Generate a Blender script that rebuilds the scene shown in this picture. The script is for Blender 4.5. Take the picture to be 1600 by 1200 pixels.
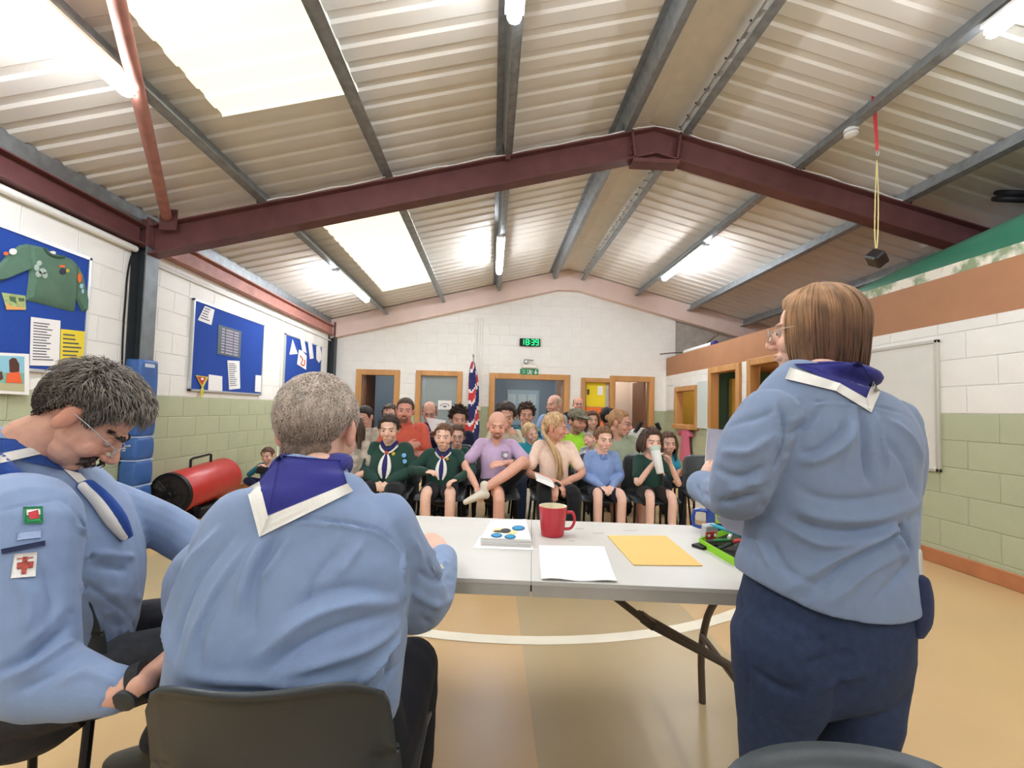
import bpy, bmesh, math, random
import numpy as np
from mathutils import Vector, Matrix, Euler
from mathutils.bvhtree import BVHTree
random.seed(7); RNG = np.random.default_rng(7)
SC = bpy.context.scene
for o in list(bpy.data.objects): bpy.data.objects.remove(o)
C = SC.collection
# ------------------------------------------------------------------ camera
F, CAMZ = 690.0, 1.22
def _n(v): v = np.array(v, float); return v/np.linalg.norm(v)
VPX, VPY, PPX, PPY, ROLL = 767.0, 640.0, 800.0, 612.0, 0.0245
_Yc = _n([(VPX-PPX)/F, -(VPY-PPY)/F, -1])
_e = _n([(VPX+1000-PPX)/F, -(VPY+1000*ROLL-PPY)/F, -1])
_Zc = _n(np.cross(_e, _Yc)); _Zc = _Zc if _Zc[1] > 0 else -_Zc
_Xc = np.cross(_Yc, _Zc)
RW = np.array([_Xc, _Yc, _Zc])                 # camera vector -> world vector
CAM = np.array([0, 0, CAMZ])
cd = bpy.data.cameras.new('camera'); cam = bpy.data.objects.new('camera', cd); C.objects.link(cam)
cd.sensor_width = 36; cd.lens = F/1600*36; cd.shift_y = (PPY-600)/1600; cd.clip_start = 0.02
m4 = Matrix.Identity(4)
for i in range(3):
    for j in range(3): m4[i][j] = RW[i][j]
m4[2][3] = CAMZ
cam.matrix_world = m4; SC.camera = cam
# ------------------------------------------------------------------ world, exposure
W = bpy.data.worlds.new('world'); SC.world = W; W.use_nodes = True
W.node_tree.nodes['Background'].inputs[0].default_value = (0.97, 0.98, 1.0, 1)
W.node_tree.nodes['Background'].inputs[1].default_value = 0.38
SC.view_settings.view_transform = 'Standard'; SC.view_settings.look = 'None'
SC.view_settings.gamma = 1; SC.view_settings.use_curve_mapping = False
SC.view_settings.exposure = 1.18
SC.cycles.diffuse_bounces = 6; SC.cycles.max_bounces = 10
TUBE, SKYL, ROOMS = 38.0, 0.46, 2.2
# ------------------------------------------------------------------ pixel <-> world (measuring)
def ray(px, py):
    return RW @ np.array([(px-PPX)/F, -(py-PPY)/F, -1.0])
def at(px, py, Y): d = ray(px, py); return CAM + d*(Y/d[1])
def onX(px, py, X): d = ray(px, py); return CAM + d*(X/d[0])
def onZ(px, py, Z): d = ray(px, py); return CAM + d*((Z-CAMZ)/d[2])
# ------------------------------------------------------------------ materials
def lin(c):
    if isinstance(c, str): c = [int(c[i:i+2], 16) for i in (0, 2, 4)]
    return tuple((x/255/12.92 if x <= 10 else ((x/255+.055)/1.055)**2.4) for x in c[:3]) + (1,)
MATS = {}
def mat(name, col, rough=.7, metal=0, noise=0, nscale=8, bump=0, bscale=60, col2=None, emit=0, spec=.3, attr=None, alpha=1,
        stretch=(1, 1, 1), trans=0, sheen=0, coords='Object', sss=0):
    if name in MATS: return MATS[name]
    m = bpy.data.materials.new(name); m.use_nodes = True; MATS[name] = m
    nt = m.node_tree; b = nt.nodes['Principled BSDF']; L = nt.links.new
    c = lin(col); b.inputs['Base Color'].default_value = c
    b.inputs['Roughness'].default_value = rough; b.inputs['Metallic'].default_value = metal
    b.inputs['Specular IOR Level'].default_value = spec
    if sheen: b.inputs['Sheen Weight'].default_value = sheen
    if trans: b.inputs['Transmission Weight'].default_value = trans
    if alpha < 1: b.inputs['Alpha'].default_value = alpha
    if emit:
        b.inputs['Emission Color'].default_value = c; b.inputs['Emission Strength'].default_value = emit
    src = None
    if attr:
        a = nt.nodes.new('ShaderNodeAttribute'); a.attribute_name = attr; src = a.outputs['Color']
        L(src, b.inputs['Base Color'])
    if noise or bump or col2 is not None:
        tc = nt.nodes.new('ShaderNodeTexCoord'); mp = nt.nodes.new('ShaderNodeMapping')
        mp.inputs['Scale'].default_value = stretch; L(tc.outputs[coords], mp.inputs[0])
    if noise or col2 is not None:
        n = nt.nodes.new('ShaderNodeTexNoise'); n.inputs['Scale'].default_value = nscale; n.inputs['Detail'].default_value = 5
        L(mp.outputs[0], n.inputs[0])
        mx = nt.nodes.new('ShaderNodeMix'); mx.data_type = 'RGBA'
        if col2 is not None:
            r = nt.nodes.new('ShaderNodeValToRGB'); r.color_ramp.elements[0].position = .42; r.color_ramp.elements[1].position = .58
            L(n.outputs[0], r.inputs[0]); L(r.outputs[0], mx.inputs[0])
            mx.inputs[6].default_value = c; mx.inputs[7].default_value = lin(col2)
        else:
            mx.blend_type = 'MULTIPLY'; mx.inputs[0].default_value = 1
            r = nt.nodes.new('ShaderNodeMapRange'); r.inputs[1].default_value = .3; r.inputs[2].default_value = .7
            r.inputs[3].default_value = 1-noise; r.inputs[4].default_value = 1+noise*.4
            L(n.outputs[0], r.inputs[0]); mx.inputs[6].default_value = c
            if src is not None: L(src, mx.inputs[6])
            L(r.outputs[0], mx.inputs[7])
        L(mx.outputs[2], b.inputs['Base Color'])
    if bump:
        n2 = nt.nodes.new('ShaderNodeTexNoise'); n2.inputs['Scale'].default_value = bscale; n2.inputs['Detail'].default_value = 4
        L(mp.outputs[0], n2.inputs[0])
        bp = nt.nodes.new('ShaderNodeBump'); bp.inputs['Strength'].default_value = min(1, bump); bp.inputs['Distance'].default_value = .01
        L(n2.outputs[0], bp.inputs['Height']); L(bp.outputs[0], b.inputs['Normal'])
    return m
# ------------------------------------------------------------------ objects
LOC = {}
def thing(name, label=None, cat=None, loc=(0, 0, 0), group=None, kind=None, rotz=0, parent=None):
    o = bpy.data.objects.new(name, None); C.objects.link(o); o.empty_display_size = .05
    o.location = loc; o.rotation_euler = (0, 0, rotz)
    if parent: o.parent = parent
    tag(o, label, cat, group, kind); LOC[o] = np.array(loc, float)
    return o
def tag(o, label=None, cat=None, group=None, kind=None):
    if label: o['label'] = label
    if cat: o['category'] = cat
    if group: o['group'] = group
    if kind: o['kind'] = kind
    return o
def wloc(o):
    v = np.zeros(3)
    while o is not None: v = v + LOC.get(o, np.zeros(3)); o = o.parent
    return v
class MB:
    def __init__(s): s.v = []; s.f = []; s.mi = []; s.cur = 0
    def add(s, vs, fs, mi=None):
        k = len(s.v); s.v.extend([tuple(map(float, p)) for p in vs])
        s.f.extend([tuple(i+k for i in f) for f in fs]); s.mi.extend([s.cur if mi is None else mi]*len(fs)); return s
    def box(s, c, size, rot=None, bev=0, mi=None):
        x, y, z = [d/2 for d in size]; c = np.array(c, float)
        if bev:
            b = min(bev, x*.9, y*.9, z*.9); P = []
            for sx in (-1, 1):
                for sy in (-1, 1):
                    for sz in (-1, 1):
                        P += [(sx*(x-b), sy*(y-b), sz*z), (sx*(x-b), sy*y, sz*(z-b)), (sx*x, sy*(y-b), sz*(z-b))]
            bm = bmesh.new(); [bm.verts.new(p) for p in P]; bmesh.ops.convex_hull(bm, input=bm.verts)
            bmesh.ops.dissolve_limit(bm, angle_limit=.02, verts=bm.verts, edges=bm.edges)
            bm.verts.index_update(); vs = np.array([v.co for v in bm.verts]); fs = [[v.index for v in f.verts] for f in bm.faces]; bm.free()
        else:
            vs = np.array([(a*x, b*y, d*z) for a in (-1, 1) for b in (-1, 1) for d in (-1, 1)])
            fs = [(0, 1, 3, 2), (4, 6, 7, 5), (0, 4, 5, 1), (2, 3, 7, 6), (0, 2, 6, 4), (1, 5, 7, 3)]
        if rot is not None: vs = vs @ np.array(Euler(rot).to_matrix()).T
        return s.add(vs+c, fs, mi)
    def tube(s, pts, r, n=10, mi=None, k=0, close=False):
        rr = [r]*len(pts) if np.isscalar(r) else list(r)
        v, f = loft(pts, [(a, a) for a in rr], n=n, k=k, round_caps=False, close=close); return s.add(v, f, mi)
    def lathe(s, prof, c, n=24, axis=(0, 0, 1), mi=None, cap=True):
        ax = _n(axis); ref = np.array([1, 0, 0]) if abs(ax[0]) < .9 else np.array([0, 1, 0])
        u = _n(np.cross(ref, ax)); w = np.cross(ax, u); vs = []; fs = []
        for r, h in prof:
            for i in range(n):
                t = 2*math.pi*i/n; vs.append(np.array(c)+ax*h+(u*math.cos(t)+w*math.sin(t))*r)
        for j in range(len(prof)-1):
            for i in range(n):
                a, b = j*n+i, j*n+(i+1) % n; fs.append((a, b, b+n, a+n))
        if cap: fs.append(tuple(range(n))[::-1]); fs.append(tuple((len(prof)-1)*n+i for i in range(n)))
        return s.add(vs, fs, mi)
    def prism(s, poly, off, mi=None):
        P = np.array(poly, float); Q = P+np.array(off, float); n = len(P)
        fs = [tuple(range(n))[::-1], tuple(range(n, 2*n))]+[(i, (i+1) % n, (i+1) % n+n, i+n) for i in range(n)]
        return s.add(np.vstack([P, Q]), fs, mi)
    def quad(s, a, b, c, d, mi=None): return s.add([a, b, c, d], [(0, 1, 2, 3)], mi)
    def build(s, name, mats, parent=None, smooth=False, local=False, recalc=True):
        me = bpy.data.meshes.new(name); v = np.array(s.v) if s.v else np.zeros((0, 3))
        if parent is not None and not local: v = v - wloc(parent)
        me.from_pydata(v.tolist(), [], s.f)
        ms = mats if isinstance(mats, (list, tuple)) else [mats]
        for m in ms: me.materials.append(m)
        if len(ms) > 1: me.polygons.foreach_set('material_index', s.mi)
        if recalc:
            bm = bmesh.new(); bm.from_mesh(me); bmesh.ops.recalc_face_normals(bm, faces=bm.faces); bm.to_mesh(me); bm.free()
        if smooth:
            me.polygons.foreach_set('use_smooth', [True]*len(me.polygons))
            if smooth != 2: me.set_sharp_from_angle(angle=math.radians(42))
        me.update()
        o = bpy.data.objects.new(name, me); C.objects.link(o)
        if parent is not None: o.parent = parent
        return o
def catmull(P, k):
    P = np.array(P, float)
    if k <= 1: return P
    A = np.vstack([2*P[0]-P[1], P, 2*P[-1]-P[-2]]); out = []
    for i in range(1, len(A)-2):
        for j in range(k):
            t = j/k; p0, p1, p2, p3 = A[i-1:i+3]
            out.append(.5*((2*p1)+(-p0+p2)*t+(2*p0-5*p1+4*p2-p3)*t*t+(-p0+3*p1-3*p2+p3)*t**3))
    out.append(P[-1]); return np.array(out)
def loft(pts, rad, n=14, k=4, ref=None, round_caps=True, close=False, sup=2.0):
    """tube through pts, elliptical sections (a along ref, b across), sup = superellipse exponent"""
    D = np.hstack([np.array(pts, float), np.array(rad, float)])
    if k > 1: D = catmull(D, k)
    P = D[:, :3]; R = np.maximum(D[:, 3:5], 1e-4)
    T = np.gradient(P, axis=0)
    if close: T[0] = T[-1] = P[1]-P[-2]
    T /= np.linalg.norm(T, axis=1)[:, None]+1e-12
    vs = []; u = None; rings = []
    for i in range(len(P)):
        t = T[i]
        if ref is not None: u = np.array(ref, float)
        elif u is None: u = np.array([1, 0, 0]) if abs(t[0]) < .8 else np.array([0, 1, 0])
        u = _n(u-t*np.dot(u, t)); w = np.cross(t, u); rings.append((P[i], u, w, R[i], t))
    if round_caps and not close:
        def cap(r, sgn):
            p, u, w, (a, b), t = r; d = min(a, b); return [(p+sgn*t*d*math.sin(q)*.9, u, w, np.array([a, b])*math.cos(q), t) for q in (.5, 1.0, 1.4)]
        rings = cap(rings[0], -1)[::-1]+rings+cap(rings[-1], 1)
    a = np.arange(n)*2*math.pi/n; ca, sa = np.cos(a), np.sin(a)
    if sup != 2.0:
        ca = np.sign(ca)*np.abs(ca)**(2/sup); sa = np.sign(sa)*np.abs(sa)**(2/sup)
    for p, u, w, (ra, rb), t in rings:
        vs.append(p+np.outer(ca*ra, u)+np.outer(sa*rb, w))
    m = len(rings); fs = []
    for j in range(m-1):
        for i in range(n): fs.append((j*n+i, j*n+(i+1) % n, (j+1)*n+(i+1) % n, (j+1)*n+i))
    if not close: fs += [tuple(range(n))[::-1], tuple((m-1)*n+i for i in range(n))]
    return np.vstack(vs), fs
def ell(c, r, n=12, rot=None):
    vs = []; fs = []; m = n//2+2
    for j in range(m+1):
        p = math.pi*j/m
        for i in range(n):
            t = 2*math.pi*i/n; vs.append((math.sin(p)*math.cos(t), math.sin(p)*math.sin(t), math.cos(p)))
    for j in range(m):
        for i in range(n): fs.append((j*n+i, (j+1)*n+i, (j+1)*n+(i+1) % n, j*n+(i+1) % n))
    v = np.array(vs)*np.array(r)
    if rot is not None: v = v @ np.array(Euler(rot).to_matrix()).T
    return v+np.array(c), fs
def fuse(parts, voxel, smooth=3):
    """union of closed shapes as one continuous surface: (verts, faces)"""
    mb = MB()
    for v, f in parts: mb.add(v, f)
    me = bpy.data.meshes.new('tmp'); me.from_pydata(mb.v, [], mb.f)
    bm = bmesh.new(); bm.from_mesh(me); bmesh.ops.remove_doubles(bm, verts=bm.verts, dist=1e-6); bmesh.ops.recalc_face_normals(bm, faces=bm.faces); bm.to_mesh(me); bm.free()
    o = bpy.data.objects.new('tmp', me); C.objects.link(o)
    md = o.modifiers.new('r', 'REMESH'); md.mode = 'VOXEL'; md.voxel_size = voxel; md.adaptivity = 0
    if smooth:
        s = o.modifiers.new('s', 'SMOOTH'); s.factor = .5; s.iterations = smooth
    dg = bpy.context.evaluated_depsgraph_get(); dg.update()
    me2 = bpy.data.meshes.new_from_object(o.evaluated_get(dg))
    n = len(me2.vertices); v = np.empty(n*3); me2.vertices.foreach_get('co', v); v = v.reshape(-1, 3)
    lt = np.empty(len(me2.polygons), int); me2.polygons.foreach_get('loop_total', lt)
    li = np.empty(len(me2.loops), int); me2.loops.foreach_get('vertex_index', li)
    fs = np.split(li, np.cumsum(lt)[:-1])
    bpy.data.objects.remove(o); bpy.data.meshes.remove(me); bpy.data.meshes.remove(me2)
    return v, [tuple(map(int, f)) for f in fs]
def vnormals(v, f):
    q = np.array([x if len(x) == 4 else (x[0], x[1], x[2], x[2]) for x in f])
    fn = np.cross(v[q[:, 2]]-v[q[:, 0]], v[q[:, 3]]-v[q[:, 1]])
    n = np.zeros_like(v)
    for i in range(4): np.add.at(n, q[:, i], fn)
    return n/(np.linalg.norm(n, axis=1)[:, None]+1e-12)
def wav(v, seed, freq, k=5):
    r = np.random.default_rng(seed); o = np.zeros(len(v))
    for i in range(k):
        d = r.normal(size=3); d /= np.linalg.norm(d); o += np.sin(v @ d*freq*(.6+.9*r.random())+r.random()*6.28)
    return o/k
def meshobj(name, v, f, mats, parent=None, col=None, smooth=2, local=True):
    me = bpy.data.meshes.new(name); v = np.array(v)
    if parent is not None and not local: v = v-wloc(parent)
    me.from_pydata(v.tolist(), [], f)
    for m in (mats if isinstance(mats, (list, tuple)) else [mats]): me.materials.append(m)
    if col is not None:
        a = me.color_attributes.new('col', 'FLOAT_COLOR', 'POINT'); a.data.foreach_set('color', np.array(col, np.float32).ravel())
    if smooth: me.polygons.foreach_set('use_smooth', [True]*len(me.polygons))
    me.update(); o = bpy.data.objects.new(name, me); C.objects.link(o)
    if parent is not None: o.parent = parent
    return o
def joinvf(parts):
    V = []; Fs = []; k = 0
    for v, f in parts:
        V.append(np.array(v)); Fs += [tuple(i+k for i in q) for q in f]; k += len(v)
    return np.vstack(V), Fs
def text(s, size, loc, right, up, m, parent, name='lettering', depth=.001, align='CENTER'):
    cu = bpy.data.curves.new(name, 'FONT'); cu.body = s; cu.size = size; cu.align_x = align; cu.align_y = 'CENTER'; cu.extrude = depth; cu.resolution_u = 2
    o = bpy.data.objects.new('t', cu); C.objects.link(o); dg = bpy.context.evaluated_depsgraph_get(); dg.update()
    me = bpy.data.meshes.new_from_object(o.evaluated_get(dg)); bpy.data.objects.remove(o); bpy.data.curves.remove(cu)
    r = _n(right); u = _n(np.array(up)-r*np.dot(up, r)); n = np.cross(r, u)
    M = np.array([r, u, n]); k = len(me.vertices); v = np.empty(k*3); me.vertices.foreach_get('co', v); v = v.reshape(-1, 3) @ M + np.array(loc)
    if parent is not None: v = v-wloc(parent)
    me.vertices.foreach_set('co', v.ravel()); me.materials.clear(); me.materials.append(m); me.update()
    q = bpy.data.objects.new(name, me); C.objects.link(q); q.parent = parent; return q
# ------------------------------------------------------------------ palette
WHITE = mat('paint_white', 'efede5', .55, noise=.05, nscale=3, bump=.25, bscale=90)
GREEN = mat('paint_green', 'b2b897', .5, noise=.06, nscale=3, bump=.25, bscale=90)
GREYB = mat('bare_block', 'b3ada2', .9, noise=.22, nscale=6, bump=.6, bscale=70)
PINK = mat('paint_pink', 'e4cdc0', .6, noise=.05, nscale=4)
REDOX = mat('red_oxide', '6d4543', .5, noise=.18, nscale=7, bump=.1)
REDLT = mat('red_oxide_worn', 'b07a6c', .55, noise=.22, nscale=9)
GALV = mat('galvanised', '9ba0a2', .42, metal=.55, noise=.25, nscale=14)
SHEET = mat('roof_liner', 'e6e1d6', .5, noise=.06, nscale=1.6)
PINE = mat('pine', 'c9945a', .42, noise=.22, nscale=5, stretch=(1, 1, .12), spec=.4)
TAN = mat('tan_board', 'ad7c59', .6, noise=.1, nscale=3)
SKIRT = mat('skirting', 'b5774f', .55, noise=.12)
FLOORM = mat('vinyl', 'c6a677', .33, noise=.09, nscale=1.1, bump=.03, bscale=30, spec=.45)
FLOORG = mat('vinyl_olive', 'b29e78', .33, noise=.1, nscale=1.3, spec=.45)
LINE = mat('line_white', 'e9e2cd', .4, noise=.06)
BLUEB = mat('felt_blue', '25489a', .9, noise=.06, nscale=30, bump=.3, bscale=300)
ALU = mat('aluminium', 'cfd2d2', .35, metal=.6)
WPLAS = mat('white_plastic', 'eeeee8', .4)
PAPER = mat('paper', 'eeece8', .8)
BLACK = mat('black', '18181a', .5)
DGREY = mat('dark_steel', '3f4447', .45, metal=.3, noise=.15)
STEELP = mat('post_grey', '757b7e', .42, metal=.2, noise=.2, nscale=9)
INK = mat('ink', '55565c', .8)
def emis(name, col, s): return mat(name, col, .5, emit=s)
XL, XR, YB, YF, XRD = -3.45, 3.85, 9.6, 4.4, 1.62
YN = -3.0
SL = .253
def zt(x): return 4.16-SL*abs(x-XRD)            # top of rafters
CZ = -.07+.0                                     # block courses start just below the floor line
BH, BL = .225, .45
# ------------------------------------------------------------------ block walls
_BM = {}
def block_mesh(w, h, dirn, mats):
    k = (round(w, 3), round(h, 3), dirn, mats.name)
    if k not in _BM:
        g, p, c = .001, .003, .007
        pts = [(g, 0, g), (w-g, 0, g), (w-g, 0, h-g), (g, 0, h-g), (g+c, p, g+c), (w-g-c, p, g+c), (w-g-c, p, h-g-c), (g+c, p, h-g-c)]
        fs = [(4, 5, 6, 7), (0, 1, 5, 4), (1, 2, 6, 5), (2, 3, 7, 6), (3, 0, 4, 7)]
        P = []
        for a, n, z in pts:                     # a along wall, n outward
            P.append({'x-': (a, -n, z), 'y+': (n, a, z), 'y-': (-n, a, z)}[dirn])
        me = bpy.data.meshes.new('block'); me.from_pydata(P, [], fs); me.materials.append(mats)
        bm = bmesh.new(); bm.from_mesh(me)
        bmesh.ops.recalc_face_normals(bm, faces=bm.faces)
        nd = {'x-': (0, -1, 0), 'y+': (1, 0, 0), 'y-': (-1, 0, 0)}[dirn]
        big = max(bm.faces, key=lambda f: f.calc_area())
        if big.normal.dot(Vector(nd)) < 0: bmesh.ops.reverse_faces(bm, faces=bm.faces)
        bm.to_mesh(me); bm.free(); _BM[k] = me
    return _BM[k]
def blocks(parent, dirn, fixed, a0, a1, z0, z1, opens, matf, topf=None):
    r = 0; z = CZ
    while z < z1:
        zb, ze = max(z, z0), min(z+BH, z1); a = a0-(BL/2 if r % 2 else 0)
        while a < a1:
            s, e = max(a, a0), min(a+BL, a1); a += BL
            segs = [(s, e, zb, ze)]
            for (o0, o1, p0, p1) in opens:
                nx = []
                for (s_, e_, b_, t_) in segs:
                    if e_ <= o0 or s_ >= o1 or t_ <= p0+.03 or b_ >= p1-.03: nx.append((s_, e_, b_, t_)); continue
                    if s_ < o0: nx.append((s_, o0, b_, t_))
                    if e_ > o1: nx.append((o1, e_, b_, t_))
                    if t_ > p1+.03 : nx.append((max(s_, o0), min(e_, o1), p1, t_))
                segs = nx
            for (s_, e_, b_, t_) in segs:
                if topf: t_ = min(t_, topf(s_), topf(e_))
                if e_-s_ < .04 or t_-b_ < .03: continue
                me = block_mesh(e_-s_, t_-b_, dirn, matf(b_, s_))
                o = bpy.data.objects.new('block', me); C.objects.link(o); o.parent = parent
                o.location = {'x-': (s_, fixed, b_), 'y+': (fixed, s_, b_), 'y-': (fixed, s_, b_)}[dirn]
        z += BH; r += 1
ZG = CZ+6*BH                                     # 1.28 top of the green
two = lambda z, a: GREEN if z < ZG-.02 else WHITE
# floor
fl = thing('floor', kind='structure')
m = MB(); m.box((1.6, 3.4, -.05), (11.5, 13.4, .1)); m.build('vinyl_sheet', FLOORM, fl)
m = MB(); m.box((.72, 4.6, .0006), (1.05, 10, .0012)); m.build('olive_strip', FLOORG, fl)
m = MB(); m.box((-2.3, 4.6, .0006), (.7, 10, .0012)); m.build('olive_strip', FLOORG, fl)
m = MB(); cx, cy, R = .3, 4.95, 2.52
for i in range(96):
    t0, t1 = 2*math.pi*i/96, 2*math.pi*(i+1)/96
    p = lambda r, t: (cx+r*math.cos(t), cy+r*math.sin(t), .0025)
    m.quad(p(R, t0), p(R+.085, t0), p(R+.085, t1), p(R, t1))
m.build('court_line', LINE, fl)
# left wall
wl = thing('wall_left', kind='structure')
m = MB(); m.box((XL-.11, 3.3, 1.45), (.2, 12.8, 3.1)); m.build('backing', WHITE, wl)
m = MB(); m.box((XL-.008, 3.3, ZG/2), (.01, 12.6, ZG)); m.build('backing_green', GREEN, wl)
blocks(wl, 'y+', XL, 1.75, YB, 0, 2.86, [], two)
m = MB(); m.box((XL+.015, 3.3, .055), (.03, 12.6, .11), bev=.006); m.build('baseboard_left', SKIRT, None)['kind'] = 'structure'
# right partition wall
wr = thing('wall_right', kind='structure')
RO = [(8.0, 9.05, .92, 1.78), (6.62, 7.6, 0, 2.04), (5.35, 6.42, 0, 2.06)]
m = MB(); ys = [(-2.9, 5.35), (6.42, 6.62), (7.6, 8.0), (9.05, YB)]
for a, b in ys:
    m.box((XR+.055, (a+b)/2, ZG/2), (.1, b-a, ZG), mi=1); m.box((XR+.055, (a+b)/2, (ZG+2.1)/2), (.1, b-a, 2.1-ZG), mi=0)
m.box((XR+.055, 8.525, .46), (.1, 1.05, .92), mi=1); m.box((XR+.055, 8.525, 1.94), (.1, 1.05, .32)); m.box((XR+.055, 7.11, 2.07), (.1, .98, .06)); m.box((XR+.055, 5.885, 2.08), (.1, 1.07, .04))
m.build('backing', [WHITE, GREEN], wr)
blocks(wr, 'y-', XR, 1.6, YB, 0, 2.06, RO, two)
m = MB(); m.box((XR+.02, 3.3, 2.25), (.05, 12.5, .40)); m.build('fascia_board', TAN, wr)
m = MB(); m.box((5.3, 3.3, 2.03), (2.9, 12.6, .04)); m.build('loft_floor', TAN, wr)
m = MB()
for a, b in ((-2.9, 5.3), (6.45, 6.6), (7.62, YB)): m.box((XR-.012, (a+b)/2, .06), (.024, b-a, .12), bev=.005)
m.build('baseboard_right', SKIRT, None)['kind'] = 'structure'
# back wall with openings
wb = thing('wall_back', kind='structure')
BO = [(-2.83, -2.03, 0, 1.95), (-1.56, -.69, .5, 1.96), (.02, 1.64, 0, 1.95), (2.03, 3.52, 0, 1.95)]
gab = lambda x: zt(x)-.2
m = MB()
def wpan(x0, x1, z0, z1, mi): m.box(((x0+x1)/2, YB+.06, (z0+z1)/2), (x1-x0, .11, z1-z0), mi=mi)
xs = [XL, -2.83, -2.03, -1.56, -.69, .02, 1.64, 2.03, 3.52, 4.07]
for i in range(0, 10, 2): wpan(xs[i], xs[i+1], 0, ZG, 1); wpan(xs[i], xs[i+1], ZG, 1.96, 0)
wpan(-1.56, -.69, 0, .5, 1)
m.prism([(XL, YB+.005, 1.95), (4.07, YB+.005, 1.95), (4.07, YB+.005, zt(4.07)), (XRD, YB+.005, zt(XRD)), (XL, YB+.005, zt(XL))], (0, .11, 0), 0)
m.build('backing', [WHITE, GREEN], wb)
blocks(wb, 'x-', YB, XL, 4.07, 0, 4.0, BO, two, topf=gab)
gb = thing('wall_loft', kind='structure')
m = MB(); m.prism([(4.07, YB+.03, 2), (6.8, YB+.03, 2), (6.8, YB+.03, zt(6.8)+.1), (4.07, YB+.03, zt(4.07)+.1)], (0, .1, 0)); m.build('backing', GREYB, gb)
blocks(gb, 'x-', YB+.03, 4.07, 6.7, 2.05, 3.4, [], lambda z, a: GREYB, topf=lambda x: zt(x)-.2)
m = MB(); m.box((6.75, 3.3, 1.6), (.1, 12.6, 3.2)); m.build('outer_wall', GREYB, gb)
# pink end rafter on the gable (a boxed trim)
m = MB()
za = lambda x, d: zt(x)+d
pl = [(XL, -.23), (1.36, -.23)]
poly = [(XL, YB-.16, za(XL, -.24)), (1.38, YB-.16, za(1.38, -.24)), (1.86, YB-.16, za(1.86, -.24)), (6.7, YB-.16, za(6.7, -.24)), (6.7, YB-.16, za(6.7, .16)), (XRD, YB-.16, za(XRD, .16)), (XL, YB-.16, za(XL, .16))]
m.prism(poly, (0, .17, 0)); m.box((XL+.0, YB-.3, 2.78), (.1, .3, .16)); m.build('trim_1', PINK, None)['kind'] = 'structure'
# ------------------------------------------------------------------ roof
ce = thing('ceiling', kind='structure')
PU = [-3.42, -2.29, -1.09, .083, 1.29, 1.95, 3.14, 4.3, 5.5]
SKY = mat('skylight_grp', 'f4f2da', .6, emit=SKYL)
def sheet_mesh(x0, x1, mt, ext=0):
    prof = []; p = .2
    for i in range(5):
        y = i*p; prof += [(y, 0), (y+.105, 0), (y+.125, .016), (y+.18, .016)]
    prof.append((1.0, 0))
    vs = []; fs = []
    for (y, h) in prof:
        for x in (x0, x1): vs.append((x, y, 4.16-SL*abs(x-XRD)+.18+h))
    for i in range(len(prof)-1): fs.append((2*i, 2*i+1, 2*i+3, 2*i+2))
    me = bpy.data.meshes.new('roof_sheet'); me.from_pydata(vs, [], fs); me.materials.append(mt); me.update(); return me
def put(me, name, y):
    o = bpy.data.objects.new(name, me); C.objects.link(o); o.parent = ce; o.location = (0, y, 0)
sL, sL0, sL1, sLs = (sheet_mesh(-3.7, XRD, SHEET), sheet_mesh(-3.7, -2.1, SHEET), sheet_mesh(-1.09, XRD, SHEET), sheet_mesh(-2.1, -1.09, SKY))
sR = sheet_mesh(XRD, 6.9, SHEET)
for k in range(-3, 10):
    y = k+.38-.0
    if k in (1, 2, 5, 6, 7, -2, -1): put(sL0, 'roof_sheet', y); put(sL1, 'roof_sheet', y); put(sLs, 'skylight_panel', y)
    else: put(sL, 'roof_sheet', y)
    put(sR, 'roof_sheet', y)
for sx in (-1, 1):
    for k in range(7):
        y = -2.6+k*1.75+1; m = MB()
        m.box((XRD+sx*.14, y, 4.16+.135), (.34, 1.74, .004), rot=(0, sx*math.atan(SL), 0)); m.build('ridge_panel', mat('ridge_liner', 'efe9dd', .6, noise=.05), ce)
m = MB()
for sx in (-1, 1):
    for k in range(60): m.lathe([(.009, 0), (.009, .006), (.004, .009)], (XRD+sx*.27, -1+k*.18, zt(XRD+.27)+.125), n=6, axis=(0, 0, -1))
o = m.build('screw_heads', DGREY, ce); o['kind'] = 'stuff'
y0, y1 = YN, YB-.02
for x in PU:                                     # Z section purlins
    m = MB(); s = 1 if x < XRD else -1; z = zt(x); a = s*math.atan(SL)
    t = .008; h = .175; w = .062
    for c, sz in (((0, 0, h/2), (t, 0, h)), ((s*w/2, 0, t/2), (w, 0, t)), ((-s*w/2, 0, h-t/2), (w, 0, t)), ((s*w, 0, .01), (t, 0, .02))):
        cc = np.array(c) @ np.array(Euler((0, -a, 0)).to_matrix()).T
        m.box((x+cc[0], (y0+y1)/2, z+cc[2]), (sz[0], y1-y0, sz[2]), rot=(0, -a, 0))
    m.build('purlin', GALV, ce)
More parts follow.
